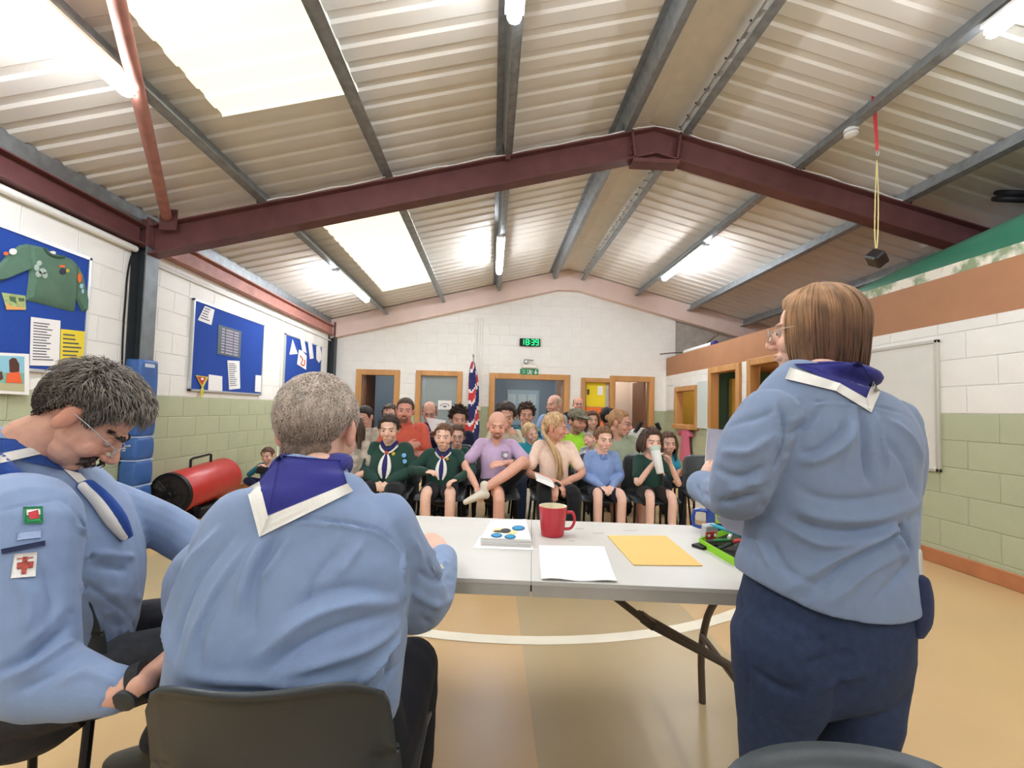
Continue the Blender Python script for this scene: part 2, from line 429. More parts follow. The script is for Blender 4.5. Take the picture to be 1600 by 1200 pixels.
# portal frame
def rafter(y):
    m = MB(); w, tf, d = .15, .014, .27
    for sx, xe in ((-1, XL+.1), (1, 6.6)):
        a = (xe, y, zt(xe)); b = (XRD, y, zt(XRD))
        lo = lambda p, dz: (p[0], p[1]-w/2, p[2]-dz)
        m.prism([lo(a, 0), lo(b, 0), lo(b, tf), lo(a, tf)], (0, w, 0)); m.prism([lo(a, d), lo(b, d), lo(b, d+tf), lo(a, d+tf)], (0, w, 0))
        wb_ = lambda p, dz: (p[0], p[1]-.005, p[2]-dz); m.prism([wb_(a, tf), wb_(b, tf), wb_(b, d), wb_(a, d)], (0, .01, 0))
        ex = XRD+sx*.235
        m.box((ex, y, zt(ex)-d/2), (.02, w, d+.02), rot=(0, sx*.12, 0))
        for q in (-.09, .0, .09):
            for yy in (-.045, .045): m.lathe([(.013, 0), (.013, .02)], (ex-sx*.01+sx*.02, y+yy, zt(ex)-d/2+q), n=6, axis=(sx, 0, 0))
    m.prism([(XRD-.24, y-w/2, zt(XRD-.24)-d-.01), (XRD+.24, y-w/2, zt(XRD-.24)-d-.01), (XRD+.24, y-w/2, zt(XRD-.24)-d-.05), (XRD-.24, y-w/2, zt(XRD-.24)-d-.05)], (0, w, 0))
    m.prism([(XRD-.24, y-.02, zt(XRD-.24)-d), (XRD, y-.02, zt(XRD)-d), (XRD+.24, y-.02, zt(XRD)-d-.06), (XRD+.24, y-.02, zt(XRD-.24)-d-.03), (XRD-.24, y-.02, zt(XRD-.24)-d-.03)], (0, .04, 0))
    return m.build('rafter', REDOX, ce)
rafter(YF)
for x in PU[1:]:                                 # cleats where purlins cross
    m = MB(); m.box((x-.035*(1 if x < XRD else -1), YF-.03, zt(x)+.07), (.008, .09, .14)); m.build('cleat', REDOX if x in (.083, 4.3, 3.14) else GALV, ce)
def tubeobj(name, pts, r, mt, parent, n=10, k=0): m = MB(); m.tube(pts, r, n=n, k=k); return m.build(name, mt, parent, smooth=True)
tubeobj('brace', [(-3.13, YF-.12, 2.98), (-.85, .37, 3.464)], .043, REDLT, ce, n=14)
m = MB(); m.box((-3.13, YF-.09, 2.96), (.16, .012, .2)); m.build('gusset', REDOX, ce)
# eaves beam along the left wall, in two tones either side of the post
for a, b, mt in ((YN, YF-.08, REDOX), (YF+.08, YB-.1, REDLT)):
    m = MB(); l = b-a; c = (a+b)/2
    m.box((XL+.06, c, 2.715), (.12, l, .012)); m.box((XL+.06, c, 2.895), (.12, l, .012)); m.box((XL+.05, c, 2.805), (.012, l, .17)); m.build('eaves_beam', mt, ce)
m = MB(); m.box((XL+.02, (y0+y1)/2, 2.99), (.02, y1-y0, .18)); m.box((XL+.05, (y0+y1)/2, 2.905), (.07, y1-y0, .008)); m.build('eaves_gutter', GALV, ce)
# wall columns
def column(y, mt, name='column'):
    m = MB(); x1 = XL+.13
    m.box((x1-.006, y, 1.36), (.012, .16, 2.72), mi=0); m.box((XL+.05, y, 1.36), (.14, .01, 2.72), mi=1); m.box((XL+.01, y-.02, 1.36), (.012, .16, 2.72), mi=1)
    m.box((x1-.004, y, 2.84), (.02, .17, .28), mi=2); m.box((XL+.06, y-.02, 2.84), (.16, .02, .28), mi=2)
    return m.build(name, [mt, DGREY, REDOX], wl)
column(YF, STEELP); column(YB-.12, DGREY)
# conduits on the left wall
tubeobj('conduit', [(XL+.04, YN, 2.66), (XL+.04, YF-.1, 2.66)], .03, WPLAS, wl)
tubeobj('conduit', [(XL+.02, YF+.1, 2.60), (XL+.02, YB-.1, 2.60)], .012, WPLAS, wl)
y = onX(441, 510, XL)[1]; tubeobj('conduit', [(XL+.015, y, 0.0), (XL+.015, y, 2.6)], .018, WHITE, wl)
for px in (743, 751): x = at(px, 560, YB)[0]; tubeobj('conduit', [(x, YB-.02, 1.2), (x, YB-.02, 3.2)], .028, WHITE, wb)
# cable clipped up the left wall beside the post
pts = [onX(px, py, XL+.012) for px, py in ((213, 390), (205, 402), (199, 432), (196, 470), (193, 510), (191, 560), (190, 640), (188, 760))]
o = tubeobj('wall_cable', pts, .008, BLACK, None, n=6, k=4); tag(o, 'thin black cable clipped down the white wall beside the blue-padded post', 'cable')
# white cable along the rafter
pts = []
for i in range(40):
    x = -2.3+i*(6.6/39); pts.append((x, YF-.07, zt(x)+.012+.01*math.sin(i*2.1)))
o = tubeobj('rafter_cable', pts, .007, WPLAS, None, n=6); tag(o, 'white cable clipped along the top of the red rafter', 'cable')
# ------------------------------------------------------------------ doors and windows in the back wall
def frame(parent, x0, x1, z0, z1, w, y=YB, sill=False, d=.16):
    m = MB(); t = w
    m.box((x0+t/2, y+.04, (z0+z1)/2), (t, d, z1-z0), bev=.008); m.box((x1-t/2, y+.04, (z0+z1)/2), (t, d, z1-z0), bev=.008)
    m.box(((x0+x1)/2, y+.04, z1-t/2), (x1-x0-2*t, d, t), bev=.008)
    if sill: m.box(((x0+x1)/2, y+.03, z0+t/2), (x1-x0-2*t, d+.02, t), bev=.008)
    return m.build('door_frame' if not sill else 'window_frame', PINE, parent)
dA = thing('door_1', kind='structure'); frame(dA, -2.9, -1.97, 0, 2.02, .12)
m = MB(); m.box((-2.74, YB+.5, .98), (.04, .78, 1.94), bev=.004); m.build('door_leaf', mat('door_brown', '7d5236', .5, noise=.15, stretch=(1, 1, .1)), dA)
wA = thing('window_1', kind='structure'); frame(wA, -1.63, -.63, .45, 2.03, .11, sill=True)
GLASS = mat('glass_smoky', 'cfdcdc', .03, spec=.5, alpha=.30)
m = MB(); m.box((-1.13, YB+.05, 1.24), (.8, .006, 1.4)); m.build('pane', GLASS, wA)
dB = thing('door_2', kind='structure'); frame(dB, -.05, 1.71, 0, 2.02, .125)
m = MB(); m.box((1.56, YB+.5, .98), (.04, .78, 1.92), bev=.004); m.build('door_leaf', mat('door_pale', 'b08f74', .5, noise=.15), dB)
dC = thing('door_3', kind='structure')
frame(dC, 1.96, 2.72, 0, 1.97, .1); frame(dC, 2.6, 3.59, 0, 2.03, .12, y=YB-.01)
m = MB(); m.box((2.36, YB+.06, .95), (.56, .04, 1.86), bev=.004); m.build('door_leaf', mat('door_grey', 'b9b5aa', .5), dC)
m = MB(); m.box((2.13, YB+.02, 1.66), (.04, .04, .12), bev=.01); m.build('latch', DGREY, dC)
m = MB(); m.box((3.42, YB+.5, .98), (.04, .8, 1.92), bev=.004); m.build('door_leaf', mat('door_brown'), dC) if False else m.build('door_leaf', MATS['door_brown'], dC)
# rooms beyond
rm = thing('wall_beyond', kind='structure')
HB = mat('hall_blue', '9fb0c4', .7); HG = mat('hall_grey', '8e979c', .7); HP = mat('hall_pink', 'd2c0b4', .7); HD = mat('hall_dark', '8793a2', .7)
YH = 12.6
m = MB()
m.box((-2.3, YH, 1.2), (2.6, .1, 2.4)); m.box((-1.75, 11.1, 1.2), (.08, 3, 2.4), mi=0); m.box((-3.5, 11.1, 1.2), (.08, 3, 2.4))
m.box((-.9, 11.6, 1.2), (1.7, .1, 2.4), mi=1); m.box((-.1, 11.1, 1.2), (.08, 3, 2.4), mi=1)
m.box((.9, 13.2, 1.2), (2.2, .1, 2.4), mi=3); m.box((1.92, 11.5, 1.2), (.08, 3.6, 2.4), mi=0)
m.box((3.0, 11.6, 1.2), (2.2, .1, 2.4), mi=2); m.box((3.7, 10.7, 1.2), (.08, 2.0, 2.4), mi=2)
m.box((.3, 11.6, 2.42), (8, 4.0, .05), mi=4); m.box((.3, 11.6, -.03), (8, 4.0, .05), mi=1)
m.build('partition', [HB, HG, HP, HD, WHITE], rm)
def lampbox(x, y, z, e): m = MB(); m.lathe([(.13, 0), (.15, -.03), (.11, -.07), (.0, -.09)], (x, y, z), n=20); return m.build('dome_lamp', emis('dome_%d' % int(e*10), 'fffaf0', e), rm, smooth=True)
lampbox(3.0, 10.9, 2.38, 10*ROOMS); lampbox(1.15, 11.6, 2.38, 14*ROOMS); lampbox(-.9, 10.8, 2.38, 3*ROOMS); lampbox(-2.9, 11.4, 2.38, 5*ROOMS)
# fittings seen through the openings
o = MB(); 
for i, (x, z, w, h) in enumerate(((-2.25, .55, .5, 1.1), (-2.1, 1.25, .5, .1), (-2.15, 1.4, .3, .2), (-2.05, 1.6, .25, .2))): o.box((x, 11.9, z), (w, .5, h), bev=.02)
tag(o.build('storage_rack', mat('dark_wood', '2f2724', .7), None), 'dark cluttered storage rack inside the room behind the narrow doorway', 'rack')
o = thing('hall_noticeboard', 'pale framed notice sheet on the far hall wall through the double doorway', 'notice', (.95, 13.1, .9))
m = MB(); m.box((.95, 13.12, 1.3), (.95, .03, 1.05)); m.build('board', mat('hall_board', 'a9bccb', .6), o)
for i in range(5): m = MB(); m.box((.62+.3*(i % 3), 13.09, 1.55-.45*(i//3)), (.24, .006, .3)); m.build('sheet', mat('hall_sheet', 'c9d4d9', .7), o)
o = thing('coat_row', 'row of dark coats hanging in the hallway by the double door', 'coats', (1.5, 11.6, .8))
for i in range(4):
    v, f = loft([(1.62, 10.9+.3*i, 1.55), (1.62, 10.9+.3*i, 1.2), (1.6, 10.9+.3*i, .75)], [(.08, .06), (.13, .12), (.15, .14)], n=10); meshobj('coat', v, f, mat('coat%d' % (i % 2), ['28384a', '20402f'][i % 2], .9), o, local=False)
m = MB(); m.box((2.3, YB+.036, 1.62), (.42, .004, .56)); tag(m.build('notice_sheet', mat('yellow_sheet', 'ecd52b', .7), None), 'bright yellow notice sheet taped on the narrow door', 'notice')
m = MB(); m.box((2.3, YB+.034, 1.04), (.42, .004, .58)); tag(m.build('notice_sheet', mat('orange_sheet', 'ee7d3c', .7), None), 'orange notice sheet taped under the yellow one on the narrow door', 'notice')
m = MB(); m.box((2.4, YB+.032, 1.7), (.12, .004, .2)); tag(m.build('notice_slip', PAPER, None), 'small white slip pinned over the yellow notice on the narrow door', 'notice')
o = thing('window_notice', 'white notice with a dark arch of lettering taped inside the window', 'notice', (-1.0, YB+.04, 1.3))
c = at(695, 633, YB+.03); m = MB(); m.box(c, (.29, .004, .2)); m.build('paper', PAPER, o)
m = MB()
for i in range(7):
    t = math.radians(20+i*23); m.box((c[0]-.095*math.cos(t), c[1]-.004, c[2]-.03+.06*math.sin(t)), (.018, .002, .024), rot=(0, t-1.57, 0))
m.box((c[0], c[1]-.004, c[2]-.03), (.07, .002, .03)); m.build('lettering', INK, o)
# right wall openings
hA = thing('window_2', kind='structure')
def frameY(parent, y0, y1, z0, z1, w, nm, sill):
    m = MB(); d = .16
    m.box((XR+.03, y0+w/2, (z0+z1)/2), (d, w, z1-z0), bev=.008); m.box((XR+.03, y1-w/2, (z0+z1)/2), (d, w, z1-z0), bev=.008); m.box((XR+.03, (y0+y1)/2, z1-w/2), (d, y1-y0-2*w, w), bev=.008)
    if sill: m.box((XR+.0, (y0+y1)/2, z0+w/2), (d+.1, y1-y0-2*w, w), bev=.008)
    m.build(nm, PINE, parent)
frameY(hA, 8.02, 9.02, .93, 1.77, .09, 'window_frame', True)
dD = thing('door_4', kind='structure'); frameY(dD, 6.62, 7.6, 0, 2.04, .1, 'door_frame', False)
dE = thing('door_5', kind='structure'); frameY(dE, 5.35, 6.42, 0, 2.06, .1, 'door_frame', False)
KY = mat('kitchen_yellow', 'cfae52', .6, noise=.05); KG = mat('kitchen_green', '3f5f55', .7)
m = MB(); m.box((5.35, 7.5, 1.0), (.08, 4.2, 2.0)); m.box((4.6, 9.5, 1.0), (1.5, .08, 2.0)); m.box((4.6, 7.75, 1.0), (1.5, .06, 2.0), mi=1); m.box((4.6, 5.28, 1.0), (1.5, .06, 2.0), mi=0); m.build('kitchen_wall', [KY, KG], rm)
m = MB(); m.lathe([(.12, 0), (.12, -.04), (0, -.06)], (4.6, 8.7, 2.0), n=16); m.lathe([(.12, 0), (.12, -.04), (0, -.06)], (4.6, 6.4, 2.0), n=16); m.build('ceiling_lamp', emis('kitchen_lamp', 'fff0cf', 6*ROOMS), rm)
o = thing('wall_cupboard', 'yellow kitchen wall cupboard seen through the serving hatch', 'cupboard', (5.1, 8.9, 1.2))
m = MB(); m.box((5.15, 9.0, 1.62), (.3, .8, .5), bev=.01); m.build('body', KY, o); m = MB(); m.box((5.15, 9.0, 1.22), (.3, .8, .02)); m.box((5.15, 9.0, 1.06), (.34, .9, .04)); m.build('shelf', PINE, o)
for i, (y, h, cc, lb) in enumerate(((8.75, .12, 'a8422f', 'dark red tin on the kitchen shelf beyond the serving hatch'), (8.55, .2, 'd97a2e', 'orange bottle on the kitchen shelf beyond the serving hatch'))):
    m = MB(); m.lathe([(.05, 0), (.055, .01), (.055, h*.7), (.03, h*.85), (.025, h)], (5.05, y, 1.08), n=14); tag(m.build('bottle' if i else 'tin', mat('tin%d' % i, cc, .4), None, smooth=True), lb, 'bottle' if i else 'tin')
o = thing('tall_cupboard', 'yellow cupboard with open dark shelves just inside the kitchen doorway', 'cupboard', (5.0, 7.4, 0))
m = MB(); m.box((4.5, 7.66, 1.5), (.5, .12, .75), bev=.01); m.build('door', KY, o)
m = MB(); m.box((4.9, 7.6, .55), (.7, .25, 1.1), bev=.01); m.build('base', KG, o)
for z in (1.32, 1.52, 1.75): m = MB(); m.box((5.05, 7.6, z), (.45, .22, .02)); m.build('shelf', PINE, o)
m = MB(); m.box((4.2, 5.45, 1.02), (.7, .04, 1.96), bev=.005); m.build('door_leaf', mat('door_yellow', 'd3aa63', .5, noise=.12), dE)
# ------------------------------------------------------------------ lights under the purlins
LAMP = emis('tube_diffuser', 'f0f5ff', TUBE)
def batten(x, y0, y1, label):
    z = zt(x)-.004; o = thing('tube_light', label, 'ceiling light', (x, (y0+y1)/2, z), 'tube lights under the purlins')
    m = MB(); m.box((x, (y0+y1)/2, z-.014), (.125, y1-y0, .028), bev=.004); m.build('housing', WPLAS, o)
    v, f = loft([(x, y0+.02, z-.06), (x, y1-.02, z-.06)], [(.046, .036)]*2, n=14, k=0); meshobj('diffuser', v, f, LAMP, o, local=False)
    for yy in (y0+.01, y1-.01): m = MB(); m.box((x, yy, z-.055), (.08, .03, .06), bev=.008); m.build('end_cap', WPLAS, o)
batten(-2.27, 1.25, 2.75, 'long lit tube light overhead beside the slanting red brace')
batten(-2.27, 6.35, 7.95, 'lit tube light near the far skylight, above the noticeboards')
batten(.083, 1.2, 2.72, 'lit tube light overhead, only its tip showing at the top edge near the middle')
batten(.083, 6.35, 7.95, 'lit tube light hanging end-on beyond the rafter, above the digital clock')
batten(3.14, 1.0, 2.6, 'lit tube light overhead at the top right corner')
batten(3.14, 6.35, 7.95, 'lit tube light on the far side of the hanging black cube')
batten(-1.09, -2.4, -.9, 'added unseen tube light above the camera, on the noticeboard side')  # added unseen lamp standing in for the hall's other lights
batten(3.14, -2.4, -.9, 'added unseen tube light above the camera, on the whiteboard side')  # second added lamp, unseen, to light backs and near floor
# ------------------------------------------------------------------ smoke detectors
def detector(px, py, Y, label, arm):
    c = at(px, py, Y); o = thing('smoke_detector', label, 'smoke detector', tuple(c))
    m = MB(); m.lathe([(.055, .03), (.058, .012), (.058, .0), (.05, -.004), (.054, -.008), (.054, -.03), (.03, -.045), (0, -.046)], c, n=24); m.build('body', WPLAS, o, smooth=True)
    m = MB(); m.lathe([(.057, .004), (.057, .0)], c+np.array([0, 0, -.003]), n=24); m.build('band', mat('det_band', '9c9a95', .5), o)
    m = MB(); m.box((c[0], (c[1]+YF)/2, c[2]+.04), (.04, abs(YF-c[1])+.06, .012)); m.build('bracket', REDLT, o)
    if arm: m = MB(); m.box((c[0], YF-.06, (c[2]+zt(c[0]))/2), (.05, .03, c[2]-zt(c[0])+.09)); m.build('post', REDOX, o)
detector(795, 192, YF-.12, 'white smoke detector on a short red post above the middle of the rafter', True)
detector(1330, 207, YF-.72, 'white smoke detector on a red bracket close to the hanging red strap', False)
c = at(1373, 262, YF-.02); m = MB(); m.lathe([(.05, .02), (.05, 0), (.035, -.025), (0, -.03)], c, n=20); m.tube([c, (c[0], YF, c[2]+.05)], .01, n=6); tag(m.build('ceiling_sensor', WPLAS, None, smooth=True), 'small white round sensor behind the cord of the black cube', 'sensor')
# ------------------------------------------------------------------ hanging cube on strap
Yc = 3.5
top = at(1364, 136, Yc); px0 = at(1369, 232, Yc); cb = at(1370, 404, Yc)
st = thing('hanging_cube', 'faceted black cube hanging on a yellow cord and red strap from a purlin', 'ornament', tuple(cb))
m = MB(); w = .017
pts = [at(1363, 136, Yc), at(1367, 170, Yc), at(1371, 237, Yc)]
for a, b in zip(pts[:-1], pts[1:]): m.prism([a+[-w, 0, 0], a+[w, 0, 0], b+[w*.7, 0, 0], b+[-w*.7, 0, 0]], (0, .004, 0))
m.build('strap', mat('strap_red', 'd9464e', .7), st)
m = MB(); m.tube([at(1371, 236, Yc)+np.array([.012*math.cos(t), 0, .022*math.sin(t)-.02]) for t in np.linspace(0, 6.28, 14)], .004, n=6); m.build('carabiner', ALU, st, smooth=True)
for dx in (-.012, .012): m = MB(); m.tube([at(1370, 250, Yc), at(1370, 300, Yc)+[dx, 0, 0], at(1370, 360, Yc)+[dx*1.2, .005, 0], at(1369, 388, Yc)+[dx*.4, 0, 0]], .0045, n=6, k=4); m.build('cord', mat('cord_yellow', 'd9c98a', .8), st, smooth=True)
m = MB(); m.box(cb, (.125, .125, .1), rot=(.65, .6, .5), bev=.014); m.build('cube', mat('gloss_black', '19191c', .18, spec=.6), st)
# ------------------------------------------------------------------ boards on the left wall
def onL(px, py, e=.034): return onX(px, py, XL+e)
def quadL(m, pts, e, t=.003): m.prism([onL(px, py, e) for px, py in pts], (t, 0, 0))
def board(y0, y1, z0, z1, label):
    o = thing('noticeboard', label, 'noticeboard', (XL, (y0+y1)/2, z0))
    m = MB(); m.box((XL+.018, (y0+y1)/2, (z0+z1)/2), (.018, y1-y0-.02, z1-z0-.02)); m.build('felt_panel', BLUEB, o)
    m = MB(); t = .022; c = XL+.02
    m.box((c, (y0+y1)/2, z0+t/2), (.03, y1-y0, t)); m.box((c, (y0+y1)/2, z1-t/2), (.03, y1-y0, t)); m.box((c, y0+t/2, (z0+z1)/2), (.03, t, z1-z0)); m.box((c, y1-t/2, (z0+z1)/2), (.03, t, z1-z0)); m.build('board_frame', ALU, o)
board(1.9, 3.87, 1.42, 2.42, 'blue felt noticeboard carrying the pinned green sweatshirt')
board(5.17, 6.74, 1.35, 2.41, 'blue felt noticeboard on the far side of the post with the dark timetable in it')
board(7.43, 9.0, 1.35, 2.40, 'blue felt noticeboard nearest the corner, hung with white paper shapes')
def sheetL(name, pts, mt, label, lines=0, e=.03, cat='paper', group=None):
    o = thing(name, label, cat, tuple(onL(*pts[0], e)), group); m = MB(); quadL(m, pts, e); m.build('sheet', mt, o)
    if lines:
        m = MB(); P = [np.array(p, float) for p in pts]
        for i in range(lines):
            t = .1+.82*i/lines; a = P[0]+(P[3]-P[0])*t; b = P[1]+(P[2]-P[1])*t; r = .55+.4*random.random()
            a2 = a+(b-a)*.1; b2 = a+(b-a)*(.1+.8*r); d = (P[3]-P[0])/lines*.28
            quadL(m, [a2, b2, b2+d, a2+d], e+.0035, .0008)
        m.build('lettering', INK if lines < 30 else BLACK, o)
    return o
sheetL('notice_sheet', [(48, 495), (94, 501), (92, 572), (46, 571)], PAPER, 'white printed list pinned under the green sweatshirt', 14)
sheetL('notice_sheet', [(95, 514), (133, 518), (133, 585), (93, 585)], mat('yellow_notice', 'e6cf3a', .7), 'yellow printed notice pinned beside the white list', 9)
o = thing('photo_print', 'white-bordered colour photo print of a figure in an orange vest by the sea', 'photo', tuple(onL(0, 580, .05)))
m = MB(); quadL(m, [(-40, 549), (45, 553), (45, 617), (-40, 613)], .046); m.build('mount', PAPER, o)
m = MB(); quadL(m, [(-36, 554), (38, 557), (38, 583), (-36, 581)], .050, .001); m.build('sky_print', mat('print_sky', '8fc3d2', .7), o)
m = MB(); quadL(m, [(-36, 581), (38, 583), (38, 600), (-36, 597)], .050, .001); m.build('sea_print', mat('print_sea', '7fae9c', .7), o)
m = MB(); quadL(m, [(-36, 597), (38, 600), (38, 612), (-36, 608)], .050, .001); m.build('sand_print', mat('print_sand', 'b9b48c', .7), o)
m = MB(); quadL(m, [(14, 563), (19, 559), (25, 560), (30, 569), (30, 580), (24, 584), (15, 581)], .0515, .001); quadL(m, [(-4, 582), (3, 580), (5, 592), (-2, 596)], .0515, .001); m.build('figure_print', mat('print_brown', '5b3a30', .8), o)
m = MB(); quadL(m, [(11, 583), (30, 581), (35, 599), (9, 598)], .0517, .001); m.build('vest_print', mat('print_orange', 'e8683a', .8), o)
# sweatshirt pinned to the board
o = thing('sweatshirt', 'faded green sweatshirt pinned flat on the blue noticeboard', 'sweatshirt', tuple(onL(70, 430)))
GSW = mat('faded_green', '5c7a66', .95, noise=.1, nscale=14, bump=.4, bscale=120)
body = [(41, 381), (62, 385), (71, 388), (84, 396), (101, 401), (112, 405), (119, 412), (119, 440), (116, 486), (112, 487), (40, 469), (44, 440), (45, 425)]
slL = [(43, 381), (30, 383), (12, 396), (-8, 420), (-12, 440), (5, 438), (28, 428), (48, 420)]
slR = [(117, 410), (125, 425), (135, 470), (134, 487), (128, 487), (116, 462)]
def puff(name, poly, e, t):
    P = [onL(px, py, e) for px, py in poly]; cN = np.mean(P, axis=0); m = MB(); n = len(P)
    inner = [cN+(p-cN)*.86+np.array([t, 0, 0]) for p in P]
    m.add(P+inner, [(i, (i+1) % n, n+(i+1) % n, n+i) for i in range(n)]+[tuple(range(n, 2*n))]); return m.build(name, GSW, o, smooth=True)
puff('body', body, .03, .03); puff('sleeve', slL, .03, .024); puff('sleeve', slR, .03, .024)
m = MB(); m.tube([onL(px, py, .062) for px, py in ((70, 388), (76, 396), (88, 401), (100, 401))], .012, n=6, k=3); m.build('collar', mat('collar_green', '3f5a4a', .9), o, smooth=True)
def blob(mb, cx, cy, rx, ry, e, n=10): mb.prism([onL(cx+rx*math.cos(6.283*i/n), cy+ry*math.sin(6.283*i/n), e) for i in range(n)], (.003, 0, 0))
for nm, cc, items in (('neck_label', 'e4e0d4', [(82, 395, 5, 3)]), ('emblem', 'a9b9ac', [(61, 411, 4, 4), (57, 418, 4, 5), (66, 424, 6, 5), (60, 428, 5, 5), (70, 430, 4, 5)]), ('badge', 'd96a33', [(97, 416, 5, 2)]), ('badge', 'd96a33', [(124, 434, 3, 8)]), ('badge', 'd96a33', [(9, 396, 4, 3)]), ('badge', '39394f', [(98, 424, 5, 5)]), ('badge', 'c7b544', [(105, 423, 3, 3)]), ('badge', '9fc4cf', [(127, 447, 3, 4)]), ('badge', '9fc4cf', [(129, 455, 2, 4)]), ('badge', 'e6e2da', [(20, 393, 6, 5)])):
    m = MB(); [blob(m, *it, .062) for it in items]; m.build(nm, mat('patch_'+cc, cc, .8), o)
o = thing('pouch_print', 'small green and orange illustrated card pinned left of the white list', 'card', tuple(onL(20, 470)))
m = MB(); quadL(m, [(2, 457), (39, 462), (40, 484), (10, 484)], .031); m.build('card', mat('card_green', 'a9b77a', .7, noise=.3, nscale=40), o)
m = MB(); quadL(m, [(9, 474), (20, 479), (36, 480), (39, 484), (10, 484)], .0345, .001); m.build('band', mat('card_orange', 'd9a05f', .8), o)
m = MB(); quadL(m, [(14, 463), (24, 464), (26, 474), (16, 470)], .0345, .001); quadL(m, [(28, 465), (38, 466), (38, 471), (30, 471)], .0345, .001); m.build('figure', mat('card_dark', '4f6a4c', .8), o)
# board two contents
sheetL('notice_sheet', [(320, 478), (335, 484), (330, 508), (309, 500)], PAPER, 'curled white sheet pinned at the top corner of the timetable board', 5)
o = sheetL('timetable', [(341, 507), (377, 518), (375, 560), (339, 553)], mat('slate_print', '5d6c70', .5, noise=.2, nscale=30), 'dark grey printed timetable pinned in the middle of its board', 0)
m = MB(); P = [np.array(p, float) for p in ((341, 507), (377, 518), (375, 560), (339, 553))]
for i in range(9):
    t = .08+i*.1; a = P[0]+(P[3]-P[0])*t; b = P[1]+(P[2]-P[1])*t
    for u0, u1 in ((.17, .3), (.36, .66), (.7, .9)): quadL(m, [a+(b-a)*u0, a+(b-a)*u1, a+(b-a)*u1+[0, 2.2], a+(b-a)*u0+[0, 2.2]], .0335, .001)
m.build('lettering', mat('pale_print', 'b9a9bd', .7), o)
sheetL('notice_sheet', [(355, 563), (374, 564), (375, 607), (358, 609)], PAPER, 'narrow white typed sheet pinned below the timetable', 12)
sheetL('notice_sheet', [(326, 585), (347, 588), (347, 611), (325, 610)], PAPER, 'square white card standing at the bottom edge of the timetable board')
sheetL('notice_sheet', [(399, 586), (409, 587), (409, 613), (398, 612)], PAPER, 'narrow white strip at the lower right corner of the timetable board')
o = thing('pennant', 'red and yellow triangular neckerchief pinned at the lower corner of the timetable board', 'pennant', tuple(onL(315, 595)))
m = MB(); quadL(m, [(305, 586), (325, 589), (316, 607)], .032, .006); m.build('border', mat('pennant_yellow', 'd6c84a', .8), o)
m = MB(); quadL(m, [(308, 588), (322, 590), (315.5, 602)], .0385, .002); m.build('cloth', mat('pennant_red', 'c4463a', .8), o)
m = MB(); blob(m, 316, 592, 2.2, 1.8, .041); m.build('badge', PAPER, o)
m = MB(); quadL(m, [(314, 606), (318, 606), (317, 618), (313, 622)], .034, .004); m.build('tail', mat('pennant_yellow'), o) if False else m.build('tail', MATS['pennant_yellow'], o)
# board three: paper shapes
for poly, lb in (([(457, 530), (465, 553), (452, 554)], 'white paper triangle on the corner noticeboard'), ([(469, 531), (475, 529), (479, 552), (472, 548)], 'second white paper shape from the left on the corner noticeboard'), ([(481, 535), (487, 534), (490, 560), (484, 561)], 'slim white paper strip on the corner noticeboard'), ([(494, 541), (500, 540), (503, 560), (498, 567), (494, 561)], 'white paper fish shape at the edge of the corner noticeboard'), ([(467, 546), (473, 549), (479, 556), (478, 578), (464, 569)], 'white paper shape with red and orange scribbles on the corner noticeboard')):
    m = MB(); quadL(m, poly, .033); o = tag(m.build('paper_shape', PAPER, None), lb, 'paper', 'paper shapes on the corner noticeboard')
    if 'scribbles' in lb:
        m = MB(); m.tube([onL(px, py, .038) for px, py in ((469, 556), (473, 562), (470, 568), (475, 571), (476, 562))], .012, n=5, k=3); m.build('scribble', mat('scribble_red', 'd9532f', .8), o)
# ------------------------------------------------------------------ blue post padding
o = thing('post_padding', 'blue quilted vinyl crash padding strapped round the steel post', 'padding', (XL+.1, YF, 0))
BP = mat('blue_vinyl', '37609f', .42, noise=.12, nscale=9, spec=.5)
zs = [1.62, 1.13, .88, .66, .42, .22, .02]
xr, yf = XL+.16, YF-.12
for i in range(len(zs)-1):
    z1, z0 = zs[i], zs[i+1]; g = .006
    v, f = loft([(XL+.09, YF, z0+g), (XL+.09, YF, z0+.03), (XL+.09, YF, (z0+z1)/2), (XL+.09, YF, z1-.03), (XL+.09, YF, z1-g)], [(.07, .10), (.081, .115), (.085, .122), (.081, .115), (.07, .10)], n=24, k=3, ref=(1, 0, 0), sup=5, round_caps=False)
    meshobj('pad', v, f, BP, o, local=False)
for z in zs[1:-2]: m = MB(); m.box((XL+.09, YF, z), (.15, .215, .012)); m.build('strap', mat('strap_pale', 'a9bdd8', .5), o)
m = MB(); m.box((XL+.176, YF-.02, 1.56), (.004, .12, .035)); m.build('printed_band', mat('band_print', 'c9d2dc', .6, noise=.4, nscale=120), o)
# ------------------------------------------------------------------ red space heater
base = onZ(268, 800, 0); hx = -3.2
o = thing('space_heater', 'red cylindrical space heater with a black fan grille, standing by the wall', 'heater', (hx, 5.0, 0))
A = np.array([hx, 4.64, .29]); B = np.array([hx+.07, 5.44, .36]); ax = _n(B-A); Ln = np.linalg.norm(B-A)
HR = mat('heater_red', 'bf3430', .35, noise=.1, spec=.5); R = .215
m = MB(); m.lathe([(R*.97, 0), (R, .015), (R, Ln-.02), (R*.93, Ln)], A, n=40, axis=ax); m.build('drum', HR, o, smooth=True)
m = MB(); m.lathe([(R*1.0, -.006), (R*1.01, .03), (R*.93, .03), (R*.9, -.006), (R*1.0, -.006)], A, n=40, axis=ax, cap=False); m.build('rim', BLACK, o, smooth=True)
m = MB(); m.lathe([(R*.96, -.002), (.0, -.004)], A, n=30, axis=ax, cap=False); m.build('back_plate', mat('plate_dark', '2a2422', .8), o)  # plain dark disc across the drum front, behind the grille
